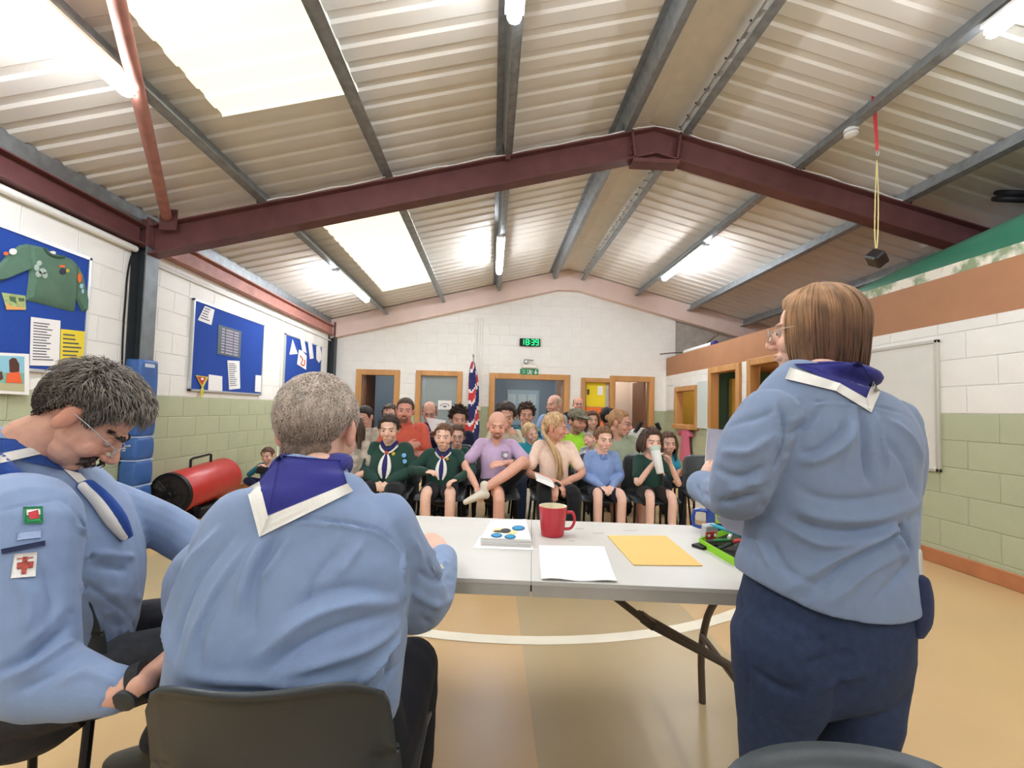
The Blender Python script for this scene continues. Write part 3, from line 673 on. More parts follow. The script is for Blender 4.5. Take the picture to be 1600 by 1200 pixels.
for i in range(8):
    t = i*math.pi/4; u = np.array([math.cos(t), 0, math.sin(t)]); m = MB(); m.tube([A-ax*.016+u*.04, A-ax*.012+u*R*.95], .005, n=5); m.build('grille_bar', BLACK, o)
for r in (.07, .13, .18): m = MB(); m.tube([A-ax*.016+np.array([math.cos(t), 0, math.sin(t)])*r for t in np.linspace(0, 6.2832, 28)], .003, n=5, close=True); m.build('grille_ring', BLACK, o)
m = MB(); m.lathe([(.05, -.02), (.05, .0), (.02, -.03)], A-ax*.0, n=16, axis=ax); m.build('hub', BLACK, o, smooth=True)
for i in range(3):
    t = i*2.094+.4; u = np.array([math.cos(t), 0, math.sin(t)]); w = np.cross(u, ax); m = MB(); m.prism([p-ax*.010 for p in (A+u*.05-w*.02, A+u*.18-w*.05, A+u*.18+w*.05, A+u*.05+w*.02)], ax*.004); m.build('fan_blade', mat('blade', '4a4644', .5), o)
h0 = A+ax*.25+np.array([0, 0, R]); h1 = A+ax*.55+np.array([0, 0, R]); up = np.array([0, 0, .09])
m = MB(); m.tube([h0, h0+up*.9, h0+up+ax*.03, h1+up-ax*.03, h1+up*.9, h1], .013, n=8); m.build('handle', BLACK, o, smooth=True)
for q in (.15, .65): m = MB(); c = A+ax*q; m.box((c[0], c[1], (c[2]-R)/2+.03), (.3, .05, .04)); m.box((c[0]-.14, c[1], .07), (.03, .05, .14)); m.box((c[0]+.14, c[1], .07), (.03, .05, .14)); m.build('stand', BLACK, o)
m = MB(); c = A+ax*.42; m.box((c[0]+.05, c[1], .07), (.26, .5, .1), bev=.02); m.build('burner_box', BLACK, o)
# ------------------------------------------------------------------ back wall fittings
c = at(828, 535, YB-.035); o = thing('digital_clock', 'black digital wall clock showing green figures', 'clock', tuple(c))
m = MB(); m.box(c, (.45, .05, .165), bev=.008); m.build('case', BLACK, o); GLED = emis('led_green', '20e07a', .75)
SEG = {'1': 'bc', '8': 'abcdefg', '3': 'abcdg', '9': 'abcdfg'}
def digit(ch, x, z, w, h):
    m = MB(); t = .018; y = c[1]-.028
    S = {'a': (0, h/2, w, t), 'g': (0, 0, w, t), 'd': (0, -h/2, w, t), 'f': (-w/2, h/4, t, h/2), 'b': (w/2, h/4, t, h/2), 'e': (-w/2, -h/4, t, h/2), 'c': (w/2, -h/4, t, h/2)}
    for k in SEG[ch]: q = S[k]; m.box((x+q[0], y, z+q[1]), (q[2], .004, q[3]))
    m.build('digit', GLED, o)
for ch, dx in (('1', -.165), ('8', -.058), ('3', .06), ('9', .155)): digit(ch, c[0]+dx, c[2], .058, .115)
for dz in (.025, -.025): m = MB(); m.box((c[0]-.002, c[1]-.028, c[2]+dz), (.016, .004, .016)); m.build('colon_dot', GLED, o)
c = at(827, 581, YB-.04); o = thing('exit_sign', 'green running man exit sign below a white emergency light over the double door', 'sign', tuple(c))
m = MB(); m.box(c, (.40, .014, .125), bev=.004); m.build('panel', mat('exit_green', '2f8a5c', .5), o)
m = MB(); y = c[1]-.009
m.box((c[0]+.01, y, c[2]+.035), (.022, .003, .022)); m.box((c[0]+.01, y, c[2]), (.02, .003, .05), rot=(0, .3, 0)); m.box((c[0]-.01, y, c[2]-.035), (.014, .003, .05), rot=(0, .6, 0)); m.box((c[0]+.03, y, c[2]-.035), (.014, .003, .05), rot=(0, -.4, 0)); m.box((c[0]+.035, y, c[2]+.005), (.04, .003, .012), rot=(0, .4, 0))
m.build('running_figure', WPLAS, o)
m = MB(); m.box((c[0]-.005-.03, y, c[2]), (.01, .003, .1)); m.build('doorway_symbol', WPLAS, o); m = MB(); m.box((c[0]+.055, y, c[2]), (.008, .003, .1)); m.build('doorway_symbol', WPLAS, o)
m = MB(); m.box((c[0]+.14, y, c[2]+.015), (.02, .003, .06)); m.prism([(c[0]+.095, y-.0015, c[2]-.005), (c[0]+.185, y-.0015, c[2]-.005), (c[0]+.14, y-.0015, c[2]-.05)], (0, .003, 0)); m.build('arrow', WPLAS, o)
text('Fire', .042, (c[0]-.12, y, c[2]+.025), (1, 0, 0), (0, 0, 1), WPLAS, o); text('exit', .042, (c[0]-.12, y, c[2]-.022), (1, 0, 0), (0, 0, 1), WPLAS, o)
m = MB(); m.box((c[0], c[1]-.01, c[2]+.115), (.33, .07, .085), bev=.02); m.build('emergency_light', mat('lamp_white', 'e6e4da', .3), o, smooth=True)
m = MB(); m.box((c[0]-.08, c[1]-.03, c[2]+.22), (.09, .05, .09), bev=.01); m.box((c[0]+.0, c[1]-.05, c[2]+.25), (.16, .02, .02)); m.build('floodlight', mat('flood_grey', '6c6c68', .5), o)
m = MB(); m.box((c[0]-.08, c[1]-.06, c[2]+.215), (.06, .01, .06)); m.build('lens', WPLAS, o)
# notice holder and mint panel on the right wall
m = MB(); m.box((XR-.012, 9.28, 1.56), (.02, .34, .56), bev=.004); o = tag(m.build('notice_holder', mat('holder', 'd5d2c6', .5), None), 'small grey-framed notice holder beside the serving hatch', 'notice')
m = MB(); m.box((XR-.024, 9.28, 1.56), (.004, .29, .5)); m.build('sheet', PAPER, o)
m = MB(); m.box((XR-.02, 7.8, 1.4), (.03, .44, .86), bev=.005); tag(m.build('hatch_shutter', mat('mint', 'cfdad4', .6), None), 'pale mint shutter panel folded open between the hatch and the kitchen door', 'panel')
# whiteboard
o = thing('whiteboard', 'wall-mounted whiteboard with a thin grey frame', 'whiteboard', (XR, 4.4, .78))
m = MB(); y0, y1, z0, z1 = 3.6, 5.15, .78, 1.92
m.box((XR-.016, (y0+y1)/2, (z0+z1)/2), (.014, y1-y0-.02, z1-z0-.02)); m.build('panel', mat('board_white', 'dfded5', .25, spec=.5, noise=.03), o)
m = MB(); t = .03
for cc, s in (((XR-.018, (y0+y1)/2, z0+t/2), (.03, y1-y0, t)), ((XR-.018, (y0+y1)/2, z1-t/2), (.03, y1-y0, t)), ((XR-.018, y0+t/2, (z0+z1)/2), (.03, t, z1-z0)), ((XR-.018, y1-t/2, (z0+z1)/2), (.03, t, z1-z0))): m.box(cc, s, bev=.004)
m.build('board_frame', mat('frame_grey', 'c2bfb4', .4, metal=.3), o)
m = MB()
for i in range(6): m.box((XR-.0242, 4.75, 1.55-.07*i), (.001, .5-.1*(i % 3), .012))
m.build('faint_writing', mat('faint_ink', 'c9cbc8', .5), o)
# flag
p0 = np.array([-.42, YB-.28, 0]); p1 = np.array([-.40, YB-.24, 2.32])
o = thing('flag', 'furled union flag on a wooden pole standing against the back wall', 'flag', tuple(p0))
m = MB(); m.tube([p0, p1], .014, n=8); m.lathe([(.02, 0), (.03, .03), (.0, .08)], p1, n=10); m.build('pole', mat('pole', 'b9b3a6', .5), o, smooth=True)
m = MB(); m.lathe([(.14, 0), (.14, .03), (.05, .06), (.03, .2)], p0, n=16); m.build('stand', BLACK, o, smooth=True)
FB = mat('flag_blue', '2b2f63', .85); FRd = mat('flag_red', 'c13b3f', .85); FW = mat('flag_white', 'e7e2dc', .85)
nz, nt = 46, 26; vs = []; fs = []; mi = []
for i in range(nz):
    s = i/(nz-1); z = 2.22-1.75*s; w = .025+.085*min(1, s*2.2)+.02*math.sin(s*9)
    for j in range(nt):
        t = 6.2832*j/nt; r = 1+.32*math.sin(5*t+s*4)
        vs.append((p1[0]+.035*math.sin(s*3)-.01+w*r*math.cos(t), p1[1]-.05+.5*w*r*math.sin(t), z))
for i in range(nz-1):
    for j in range(nt):
        fs.append((i*nt+j, i*nt+(j+1) % nt, (i+1)*nt+(j+1) % nt, (i+1)*nt+j)); s = i/nz; q = (s*5.2+.9*math.sin(6.2832*j/nt+.6)) % 2.0
        mi.append(0 if q < .8 else 2 if q < 1.0 else 1 if q < 1.5 else 2 if q < 1.72 else 0)
m = MB(); m.v = vs; m.f = fs; m.mi = mi; m.build('cloth', [FB, FRd, FW], o, smooth=2)
# pink dress under the hatch
o = thing('pink_dress', 'child-size pink dress on a hanger hooked under the serving hatch', 'dress', (XR-.06, 8.35, .4))
yc = 8.42; v1 = loft([(XR-.07, yc, .98), (XR-.07, yc, .92), (XR-.07, yc, .8), (XR-.07, yc, .6), (XR-.07, yc, .34)], [(.07, .03), (.17, .04), (.17, .045), (.19, .05), (.23, .05)], n=20, ref=(0, 1, 0))
v2 = loft([(XR-.07, yc-.13, .93), (XR-.07, yc-.24, .82)], [(.05, .03), (.06, .03)], n=10, k=2); v3 = loft([(XR-.07, yc+.13, .93), (XR-.07, yc+.24, .82)], [(.05, .03), (.06, .03)], n=10, k=2)
v, f = fuse([v1, v2, v3], .012, 3); meshobj('cloth', v+vnormals(v, f)*(.006*wav(v, 3, 40))[:, None], f, mat('dress_pink', 'cf6f86', .9, noise=.12, nscale=20), o, local=False)
m = MB(); m.tube([(XR-.07, yc-.12, .96), (XR-.07, yc, 1.0), (XR-.07, yc+.12, .96)], .006, n=6); m.tube([(XR-.07, yc, 1.0), (XR-.06, yc, 1.04), (XR-.02, yc, 1.03)], .004, n=6); m.build('hanger', BLACK, o)
# ------------------------------------------------------------------ loft: upturned boat and odds and ends
o = thing('boat', 'upturned green boat with peeling white gunwale lying on the loft edge', 'boat', (4.4, 2.5, 2.45))
ys = np.linspace(-2.2, 4.75, 36); vs = []; fs = []; nn = 15
def bw(y): t = min(1, (4.75-y)/3.4); return .03+.66*math.sin(min(1, t)*1.5708)**.75
for y in ys:
    w = bw(y); h = .14+.42*min(1, (4.75-y)/2.6)**.8; cx = 3.93+w
    for j in range(nn):
        t = math.pi*j/(nn-1); vs.append((cx-w*math.copysign(abs(math.cos(t))**.6, math.cos(t)), y, 2.47+h*math.sin(t)**.7))
for i in range(len(ys)-1):
    for j in range(nn-1): fs.append((i*nn+j, i*nn+j+1, (i+1)*nn+j+1, (i+1)*nn+j))
fs.append(tuple(range(nn))); fs.append(tuple((len(ys)-1)*nn+j for j in range(nn)))
m = MB(); m.add(vs, fs); m.build('hull', mat('boat_green', '2f6a52', .3, noise=.12, nscale=3, spec=.5), o, smooth=True)
m = MB()
for sx in (0, 1):
    P = [(3.925 if not sx else 3.93+2*bw(y), y, 2.475) for y in ys]
    for a, b in zip(P[:-1], P[1:]): m.prism([(a[0]-.02, a[1], a[2]-.035), (a[0]+.02, a[1], a[2]-.035), (a[0]+.02, a[1], a[2]+.085), (a[0]-.02, a[1], a[2]+.085)], (b[0]-a[0], b[1]-a[1], 0))
m.build('gunwale', mat('peeling_white', 'e6e0cf', .6, col2='8a9a76', nscale=9), o)
o = thing('pipe_coil', 'black ribbed hose coil stacked in the loft beside the rafter end', 'hose', (5.0, 4.0, 2.5))
for dz, r in ((0, .16), (.06, .13)):
    m = MB(); cc = at(1585, 312-dz*120, 3.9); m.tube([cc+np.array([r*math.cos(t), .1*math.sin(t), .05*math.sin(t)+dz*.3]) for t in np.linspace(0, 6.2832, 24)], .025, n=8, close=True); m.build('loop', BLACK, o, smooth=True)
m = MB(); m.box((5.3, 4.05, 2.55), (.4, .4, 1.0), bev=.03); tag(m.build('storage_crate', mat('crate', '3c4140', .7), None), 'dark crate standing in the loft under the hose coil', 'crate')
m = MB(); a, b = at(1460, 373, 4.9), at(1505, 362, 4.9); m.prism([a, b, b+[.05, 0, -.04], a+[.05, 0, -.035]], (0, .2, 0)); tag(m.build('loose_board', WPLAS, None), 'thin white board slung below the roof above the boat', 'board')
rollc = (4.02, 8.35, 2.53); v, f = loft([(3.98, 8.9, 2.5), (4.05, 7.9, 2.52)], [(.05, .05)]*2, n=14, k=0); o = meshobj('rolled_banner', v, f, WPLAS, None); tag(o, 'white rolled banner lying on the loft edge', 'banner')
m = MB(); m.tube([(4.05, 7.9, 2.52), (4.06, 7.8, 2.522)], .055, n=12); m.build('end_band', mat('band_navy', '3c3a78', .7), o)
for i, (a, b) in enumerate((((3.6, 9.3, 2.5), (4.25, 8.8, 2.47)), ((3.98, 9.2, 2.46), (4.3, 8.2, 2.62)), ((4.1, 8.6, 2.46), (4.2, 8.0, 2.72)))):
    m = MB(); m.tube([a, ((a[0]+b[0])/2, (a[1]+b[1])/2, (a[2]+b[2])/2+.03), b], .012, n=6, k=2); tag(m.build('stick', mat('stick', '5a4a3c', .8), None), ['thin stick poking out over the end of the tan fascia', 'stick lying along the loft by the banner', 'stick leaning up against the bare blockwork'][i], 'stick')
# ------------------------------------------------------------------ people: shared builders
SKIN = mat('skin', 'd8a68c', .55, attr='col', spec=.35, noise=.06, nscale=60)
HAIR = mat('hair', '5a4030', .6, attr='col', noise=.3, nscale=70, stretch=(1, 1, .25), spec=.4)
EYEW = mat('eye_white', 'b9aea4', .4); 
def rgb(h): return np.array(lin(h)[:3])
def skc(h): return rgb(h)*.86+np.array([.14, .115, .10])
def gauss(d, s): return np.exp(-(d/s)**2)
def rotm(yaw=0, pitch=0, roll=0):
    """yaw: turn to own left (ccw), pitch: look down, roll: tilt"""
    return np.array((Matrix.Rotation(yaw, 3, 'Z') @ Matrix.Rotation(-pitch, 3, 'X') @ Matrix.Rotation(roll, 3, 'Y')))
def head_mesh(vox, skin, brow='4a3628', beard=None, beard_kind=None, fat=1.0, neck=.054, child=False, brows=True, nose=1.0, mouth=0, eyes=True, necklen=.15, lid=.0035):
    jw = .9 if child else 1.0
    P = [ell((0, -.012, .035), (.076, .096, .085), 20), ell((0, .03, -.012), (.066*fat, .066, .078), 18), ell((0, .034, -.058), (.053*fat*jw, .056, .05), 16),
         ell((0, .070, -.086), (.024*fat, .021, .020), 12), ell((0, .080, .024), (.048, .017, .013), 14)]
    for s in (-1, 1):
        P += [ell((s*.036, .060, -.030), (.028*fat, .028, .028), 12), ell((s*.078, -.012, -.006), (.012, .019, .033), 12, (0, 0, s*.35)), ell((s*.082, -.020, .004), (.008, .012, .022), 10, (0, 0, s*.5)), ell((s*.0105, .1025, -.034), (.008, .010, .007), 10)]
    n = nose
    P += [loft([(0, .088, .014), (0, .103*1, -.006), (0, .113+.006*n, -.027), (0, .100, -.036)], [(.0075, .009), (.008, .010), (.0105, .0095), (.009, .007)], n=10, k=3)]
    P += [ell((0, .0935, -.0585-.001*mouth), (.022, .010, .0055), 12), ell((0, .091, -.069), (.018, .011, .007), 12), ell((0, .083, -.064), (.032, .018, .016), 12)]
    P += [loft([(0, -.012, -.03), (0, -.022, -.08), (0, -.022-.08*necklen, -.08-necklen*.45), (0, -.022-.155*necklen, -.08-necklen)], [(neck*.98, neck*1.0), (neck, neck), (neck*1.01, neck*1.0), (neck*(1+.25*min(1, necklen/.15)), neck*1.05)], n=18, k=3, ref=(1, 0, 0))]
    v, f = fuse(P, vox, 2 if vox > .004 else 3)
    x, y, z = v.T
    for s in (-1, 1):                            # sockets
        d = np.sqrt(((x-s*.031)/.019)**2+((z-.003)/.012)**2); v[:, 1] -= np.where(y > .04, .0055*np.exp(-d**2), 0)
    d = np.abs(z+.0635); v[:, 1] -= np.where((y > .06) & (np.abs(x) < .026), .003*gauss(d, .0028), 0)   # mouth line
    for s in (-1, 1):
        for up_, th in ((1, lid), (-1, .0065)):
            ev, ef = ell((0, 0, 0), (.0134,)*3, 16); ev = ev @ np.array(Euler((math.pi/2, 0, 0)).to_matrix()).T; kp = up_*ev[:, 2]-.25*ev[:, 1]*0 > th-.0005; ef = [q for q in ef if all(kp[i] for i in q)]; v, f = joinvf([(v, f), (ev+[s*.031, .0765, .003], ef)])
    x, y, z = v.T
    sk = skc(skin); col = np.tile(sk, (len(v), 1))
    def mixin(w, c): nonlocal col; w = np.clip(w, 0, 1)[:, None]; col = col*(1-w)+np.array(c)*w
    red = np.clip(sk*np.array([1.02, .72, .68]), 0, 1)
    fr = (y > .03)
    for s in (-1, 1): mixin(.5*gauss(np.hypot(x-s*.042, z+.03), .024)*fr, red)
    mixin(.45*gauss(np.hypot(x, z+.028), .016)*(y > .09), red); mixin(.5*(np.abs(x) > .076), red)
    lip = gauss(np.hypot(x/.024, (z+.0635)/.010), .95)**2*(y > .075); mixin(.75*lip, sk*np.array([.78, .48, .46]))
    mixin(.6*gauss(np.abs(z+.0635), .0025)*(np.abs(x) < .024)*(y > .07), sk*.25)
    if brows:
        for s in (-1, 1):
            u = (x*s-.031)/.02; bz = .0225+.004*(1-u*u); mixin(.85*gauss(np.abs(z-bz), .0042)*(np.abs(u) < 1.05)*(y > .05), rgb(brow))
    for s in (-1, 1):                            # lids and lashes
        mixin(.35*gauss(np.hypot((x-s*.031)/1.6, z-.004), .011)*(y > .05), sk*np.array([.62, .48, .45]))
    if beard_kind:
        b = rgb(beard); jaw = ((z < -.03) & (y > -.005)).astype(float)
        if beard_kind == 'stubble': mixin(.45*jaw*np.clip((-.03-z)/.02, 0, 1), b)
        if beard_kind in ('goatee', 'full'):
            r = np.hypot(x/.034, (z+.070)/.034); ring = ((r < 1.0) & (np.hypot(x/.021, (z+.0635)/.0085) > 1) & (y > .05)).astype(float); mixin(.8*ring, b)
            if beard_kind == 'full': mixin(.75*jaw, b)
        if beard_kind == 'moustache': mixin(.9*gauss(np.hypot(x/.030, (z+.050)/.009), .9)*(y > .07), b)
    return v, f, np.hstack([col, np.ones((len(v), 1))])
HL = np.array([(-.13, -.075), (-.10, -.07), (-.06, -.055), (-.035, .012), (-.012, .030), (.012, .000), (.028, .004), (.045, .06), (.075, .078), (.12, .082)])
def hairline(y, shift=0): return np.interp(y, HL[:, 0], HL[:, 1])+shift
def hair_cap(v, f, thick, shift=0, seed=1, rough=.003, top=None):
    """scalp shell lifted off the head surface, tapering to nothing at the hairline"""
    x, y, z = v.T; nrm = vnormals(v, f)
    h = z-hairline(y, shift); h = np.where(np.abs(x) > .083, -1, h) if True else h
    if top is not None: h = np.minimum(np.minimum(h, top-z), .025-y)          # balding crown
    t = thick*np.clip(h/.022, 0, 1)**.6
    if top is None: t = t*(1+.35*np.clip((z-.06)/.06, 0, 1))
    t = t+np.where(h > .004, rough*wav(v, seed, 120), 0)
    nv = v+nrm*t[:, None]; keep = h > -.002
    ff = [q for q in f if all(keep[i] for i in q)]
    if not ff: return np.zeros((0, 3)), []
    used = sorted({i for q in ff for i in q}); mp = {u: i for i, u in enumerate(used)}
    return nv[used], [tuple(mp[i] for i in q) for q in ff]
def locks(roots, fn, r0=.004, seg=5):
    """many tapered hair locks; fn(root, rng) -> list of points"""
    parts = []
    for p in roots:
        pts = fn(p)
        if pts is None: continue
        k = len(pts); parts.append(loft(pts, [(r0*(1-.75*i/(k-1)), r0*.6*(1-.75*i/(k-1))) for i in range(k)], n=4, k=0, round_caps=False))
    return joinvf(parts) if parts else (np.zeros((0, 3)), [])
def hand_mesh(vox, side=1, curl=.4, s=1.0, spread=.06, thumb=.6):
    """hand along +y from wrist at origin, palm facing -z, thumb on +x*side"""
    P = [loft([(0, -.02, 0), (0, .0, 0), (0, .03, 0), (0, .065, .001), (0, .092, 0)], [(.027, .019), (.028, .018), (.037, .016), (.041, .014), (.038, .011)], n=14, k=3, ref=(1, 0, 0))]
    for i, (x, L, r) in enumerate(((.029, .068, .0088), (.010, .077, .0092), (-.009, .071, .0088), (-.027, .056, .0078))):
        p = np.array([x*side, .084-.004*abs(i-1.2), 0]); pts = [p-[0, .02, 0], p]; a = 0; dx = (1.2-i)*spread*side
        for j, q in enumerate((.45, .32, .23)):
            a += curl*(.8, 1.1, .8)[j]; p = p+np.array([math.sin(dx)*math.cos(a), math.cos(dx)*math.cos(a), -math.sin(a)])*L*q; pts.append(p)
        P.append(loft(pts, [(r*1.05, r)]*2+[(r, r*.98), (r*.92, r*.9), (r*.8, r*.75)], n=8, k=2))
    b = np.array([.022*side, .012, -.002]); P.append(loft([b, b+np.array([.022*side, .026, -.008]), b+np.array([(.022+.022*thumb)*side, .052, -.016]), b+np.array([(.02+.028*thumb)*side, .078, -.022])], [(.016, .014), (.0125, .012), (.0105, .010), (.0085, .008)], n=9, k=3))
    v, f = fuse(P, vox/s if s < 1 else vox, 1); return v*s, f
def orient(v, origin, fwd, palm):
    """place hand: +y -> fwd, -z -> palm direction"""
    y = _n(fwd); z = -np.array(palm, float); z = _n(z-y*np.dot(z, y)); x = np.cross(y, z); return v @ np.array([x, y, z])+np.array(origin)
_HEADS = {}
MATP = {}
def clothm(c, noise=.1, ns=25, col2=None):
    k = 'cloth_%s_%s' % (c, col2 or ''); return mat(k, c, .9, noise=0 if col2 else noise, nscale=ns, bump=.15, bscale=250, col2=col2, sheen=.1)
def chain(pts, rad, n=12, k=4, ref=None, sup=2.0): return loft(pts, rad, n=n, k=k, ref=ref, sup=sup)
def person(label, loc, facing, s=1.0, seat=.45, g=1.0, lean=-.08, headrot=(0, 0, 0), skin='dca98d', hair='4a3628', style='short', hairkw=None,
           top='tee', topc='888888', topc2=None, bottom='trousers', botc='1d1e22', shoe='2a2a2c', arms='lap', legs='sit', hs=None, face=None, scarf=None, glasses=None, group=None, fine=False, floor=0.0, twist=0, hand_curl=.45):
    rz = facing
    R0 = thing('person', label, 'person', loc, group, rotz=rz)
    V = lambda *a: np.array(a, float); ca, sa = math.cos(lean), math.sin(lean)
    stand = legs == 'stand'
    pz = (.93*s if stand else seat+.10*s)
    Pv = V(0, 0, pz); up = V(0, -math.sin(-lean), math.cos(lean)); up = V(0, math.sin(lean), math.cos(lean)); fw = V(0, math.cos(lean), -math.sin(lean))
    tp = lambda h, d=0, x=0: Pv+up*(h*s)+fw*(d*s)+V(x*s, 0, 0)
    L = .49
    sw = .168*(1 if g < 1.05 else .55+.45*g)
    neckb = tp(L)
    sh = {1: tp(L-.055, -.005, sw), -1: tp(L-.055, -.005, -sw)}
    hs = hs or (.86+.14*s)
    hc = neckb+V(0, .045, .125)*hs+V(0, math.sin(lean)*.05, 0)
    # legs
    K = {}; A = {}
    for sd in (1, -1):
        if stand: hip = tp(-.02, 0, .09*sd); K[sd] = V(.10*sd*s, .02, .50*s); A[sd] = V(.11*sd*s, -.02, .08*s)
        else:
            K[sd] = V(.15*sd*s, .42*s, seat+.075*s); A[sd] = V(.15*sd*s, .43*s+.02, .075*s+floor) if legs != 'dangle' else V(.13*sd*s, .40*s, max(.08, seat-.36*s))
    if legs == 'floor':
        for sd in (1, -1): K[sd] = V(.20*sd, .20, .17); A[sd] = V(-.06*sd, .30+.05*sd, .06)
    if legs == 'cross':                          # own right knee planted, left ankle on right knee
        K[1] = V(-.02, .44, seat+.07); A[1] = V(-.03, .46, .08); K[-1] = V(-.23, .33, seat+.34); A[-1] = V(.10, .47, seat+.13)
    # arms
    E = {}; H = {}; HD = {}; HP = {}
    if isinstance(arms, dict):
        for sd in (1, -1): E[sd], H[sd], HD[sd], HP[sd] = [np.array(q, float) for q in arms[sd]]
    else:
        for sd in (1, -1):
            if arms == 'lap': E[sd] = V(.245*sd*s*g**.5, .03*s, pz+.18*s); H[sd] = V(.075*sd*s, .27*s, seat+.19*s); HD[sd] = V(-.55*sd, .6, -.5); HP[sd] = V(0, -.3, -1)
            elif arms == 'cross': E[sd] = V(.24*sd*s*g**.5, .08*s, pz+.16*s); H[sd] = V(-.07*sd*s, .20*s+.015*sd, pz+.25*s+.02*sd); HD[sd] = V(-1, .05, .1)*V(sd, 1, 1); HP[sd] = V(0, -1, 0)
            elif arms == 'thighs': E[sd] = V(.25*sd*s, .06*s, pz+.17*s); H[sd] = V(.15*sd*s, .30*s, seat+.18*s); HD[sd] = V(-.2*sd, .9, -.3); HP[sd] = V(0, 0, -1)
            elif arms == 'down': E[sd] = V(.235*sd*s, -.01, pz+.17*s); H[sd] = V(.245*sd*s, .07, pz-.06*s); HD[sd] = V(0, .25, -1); HP[sd] = V(-sd, 0, 0)
            elif arms == 'behind': E[sd] = V(.26*sd*s, -.06, pz+.17*s); H[sd] = V(.1*sd*s, -.17, pz+.02); HD[sd] = V(-sd, 0, 0); HP[sd] = V(0, -1, 0)
    vx = .006 if fine else .0095
    # body: torso, neck stub, arms, legs in one surface
    tor = lambda e, lo=-.08: chain([tp(lo), tp(.05), tp(.16, .012*g), tp(.28, .012), tp(.385), tp(.44), tp(.485)], [(.165*s*g**.6+e, .125*s*g**.6+e), (.160*s*g**.8+e, .125*s*g+e), (.150*s*g+e, .118*s*g**1.2+e), (.160*s*g**.9+e, .118*s*g**.8+e), (.165*s*g**.5+e, .098*s+e), (.125*s+e, .075*s+e), (.07*s+e, .06*s+e)], n=24, ref=(1, 0, 0))
    def armc(sd, e0, e1, upto=1.0, k0=0):
        a, b, c = sh[sd], E[sd], H[sd]; pts = [a+V(-.045*sd*s, 0, .005), a, a*.5+b*.5, b, b*.45+c*.55, c]; r = [.050, .053, .049, .043, .040, .029]
        if upto < 1: pts = pts[:4]; r = r[:4]; pts[3] = a*(1-upto)+b*upto; pts[2] = a*.5+pts[3]*.5; r[3] = .050
        gg = g**.5
        return chain(pts, [(x*s*gg+e0+(e1-e0)*i/(len(r)-1),)*2 for i, x in enumerate(r)], n=14)
    def legc(sd, e0, e1, frm=0, to=3):
        h = tp(-.02, 0, .085*sd); k_, a_ = K[sd], A[sd]; gg = g**.5
        pts = [h, h*.5+k_*.5+V(0, 0, .01), k_, k_*.55+a_*.45-(V(0, .012, 0) if not stand else V(0, .02, 0)), a_]; r = [.090, .080, .060, .056, .038]
        if legs == 'cross' and sd == -1: pts[1] = h*.5+k_*.5; pts[3] = k_*.55+a_*.45+V(0, 0, -.01)
        pts, r = pts[:to+2], r[:to+2]
        return chain(pts, [(x*s*gg+e0+(e1-e0)*i/max(1, len(r)-1),)*2 for i, x in enumerate(r)], n=14)
    bv, bf = fuse([tor(-.004)]+[armc(sd, 0, 0) for sd in (1, -1)]+[legc(sd, 0, 0) for sd in (1, -1)], vx*1.1, 2)
    sk4 = np.append(skc(skin), 1)
    parts = [(bv, bf)]; cols = [np.tile(sk4, (len(bv), 1))]
    Rh = rotm(*headrot)
    kw = dict(face or {}); hv, hf, hcol = head_mesh(.0032 if fine else .0052, skin, **kw)
    nt_ = np.clip((-.065-hv[:, 2:3])/.10, 0, 1); hw = (hv @ Rh.T*(1-nt_)+hv*nt_)*hs+hc; parts.append((hw, hf)); cols.append(hcol)
    for sd in (1, -1):
        v, f = hand_mesh(.0036 if fine else .0048, side=-sd, curl=hand_curl, s=.98*s**.7); parts.append((orient(v, H[sd], HD[sd], HP[sd]), f)); cols.append(np.tile(sk4, (len(v), 1)))
    v, f = joinvf(parts); meshobj('body', v, f, SKIN, R0, col=np.vstack(cols))
    # eyes
    for sd in (1, -1):
        m = MB(); c = np.array([.031*sd, .0765, .003]); v, f = ell(c, (.0122,)*3, 12); m.add(v, f, 0)
        v, f = ell(c+[0, .0082, -.0005], (.0062, .0055, .0062), 10); m.add(v, f, 1); m.v = [tuple(np.array(p)*hs @ Rh.T+hc) for p in m.v]
        m.build('eye', [EYEW, mat('iris_dark', '2c2320', .2)], R0, smooth=2, local=True, recalc=False)
    hx = lambda p: np.array(p)*hs @ Rh.T+hc
    # hair
    hk = dict(thick=.010, shift=0, seed=hash(label) % 97, n=90); hk.update(hairkw or {})
    hp = []; rr = np.random.default_rng(len(label))
    if style != 'bald':
        top_ = .085 if style == 'balding' else None
        cv, cf = hair_cap(hv, hf, hk['thick'] if style != 'balding' else .004, hk['shift'], hk['seed'], rough=hk.get('rough', .003), top=top_)
        hp.append((cv, cf))
        if style in ('short', 'curly', 'bob', 'long', 'ponytail', 'tied'):
            idx = rr.choice(len(cv), min(hk['n'], len(cv)), replace=False); nn_ = hv.mean(axis=0)
            def lk(i):
                p = cv[i]; d = _n(p-np.array([0, -.012, .02])); ll = hk.get('len', .028)*(.6+.8*rr.random())
                if style == 'curly':
                    w = rr.normal(size=3)*.5; return [p, p+d*ll*.5+w*.006, p+(d+w*.6)*ll*.8, p+(d*.6+w)*ll]
                fl = np.array([d[0]*.6, .5 if d[1] > -.2 else -.2, -.75])+rr.normal(size=3)*.25; fl = _n(fl-d*np.dot(fl, d)*.85)
                return [p-d*.004, p+fl*ll*.4+d*.003, p+fl*ll+d*.002]
            if style != 'tied': hp.append(locks(idx, lk, r0=hk.get('r0', .0055)))
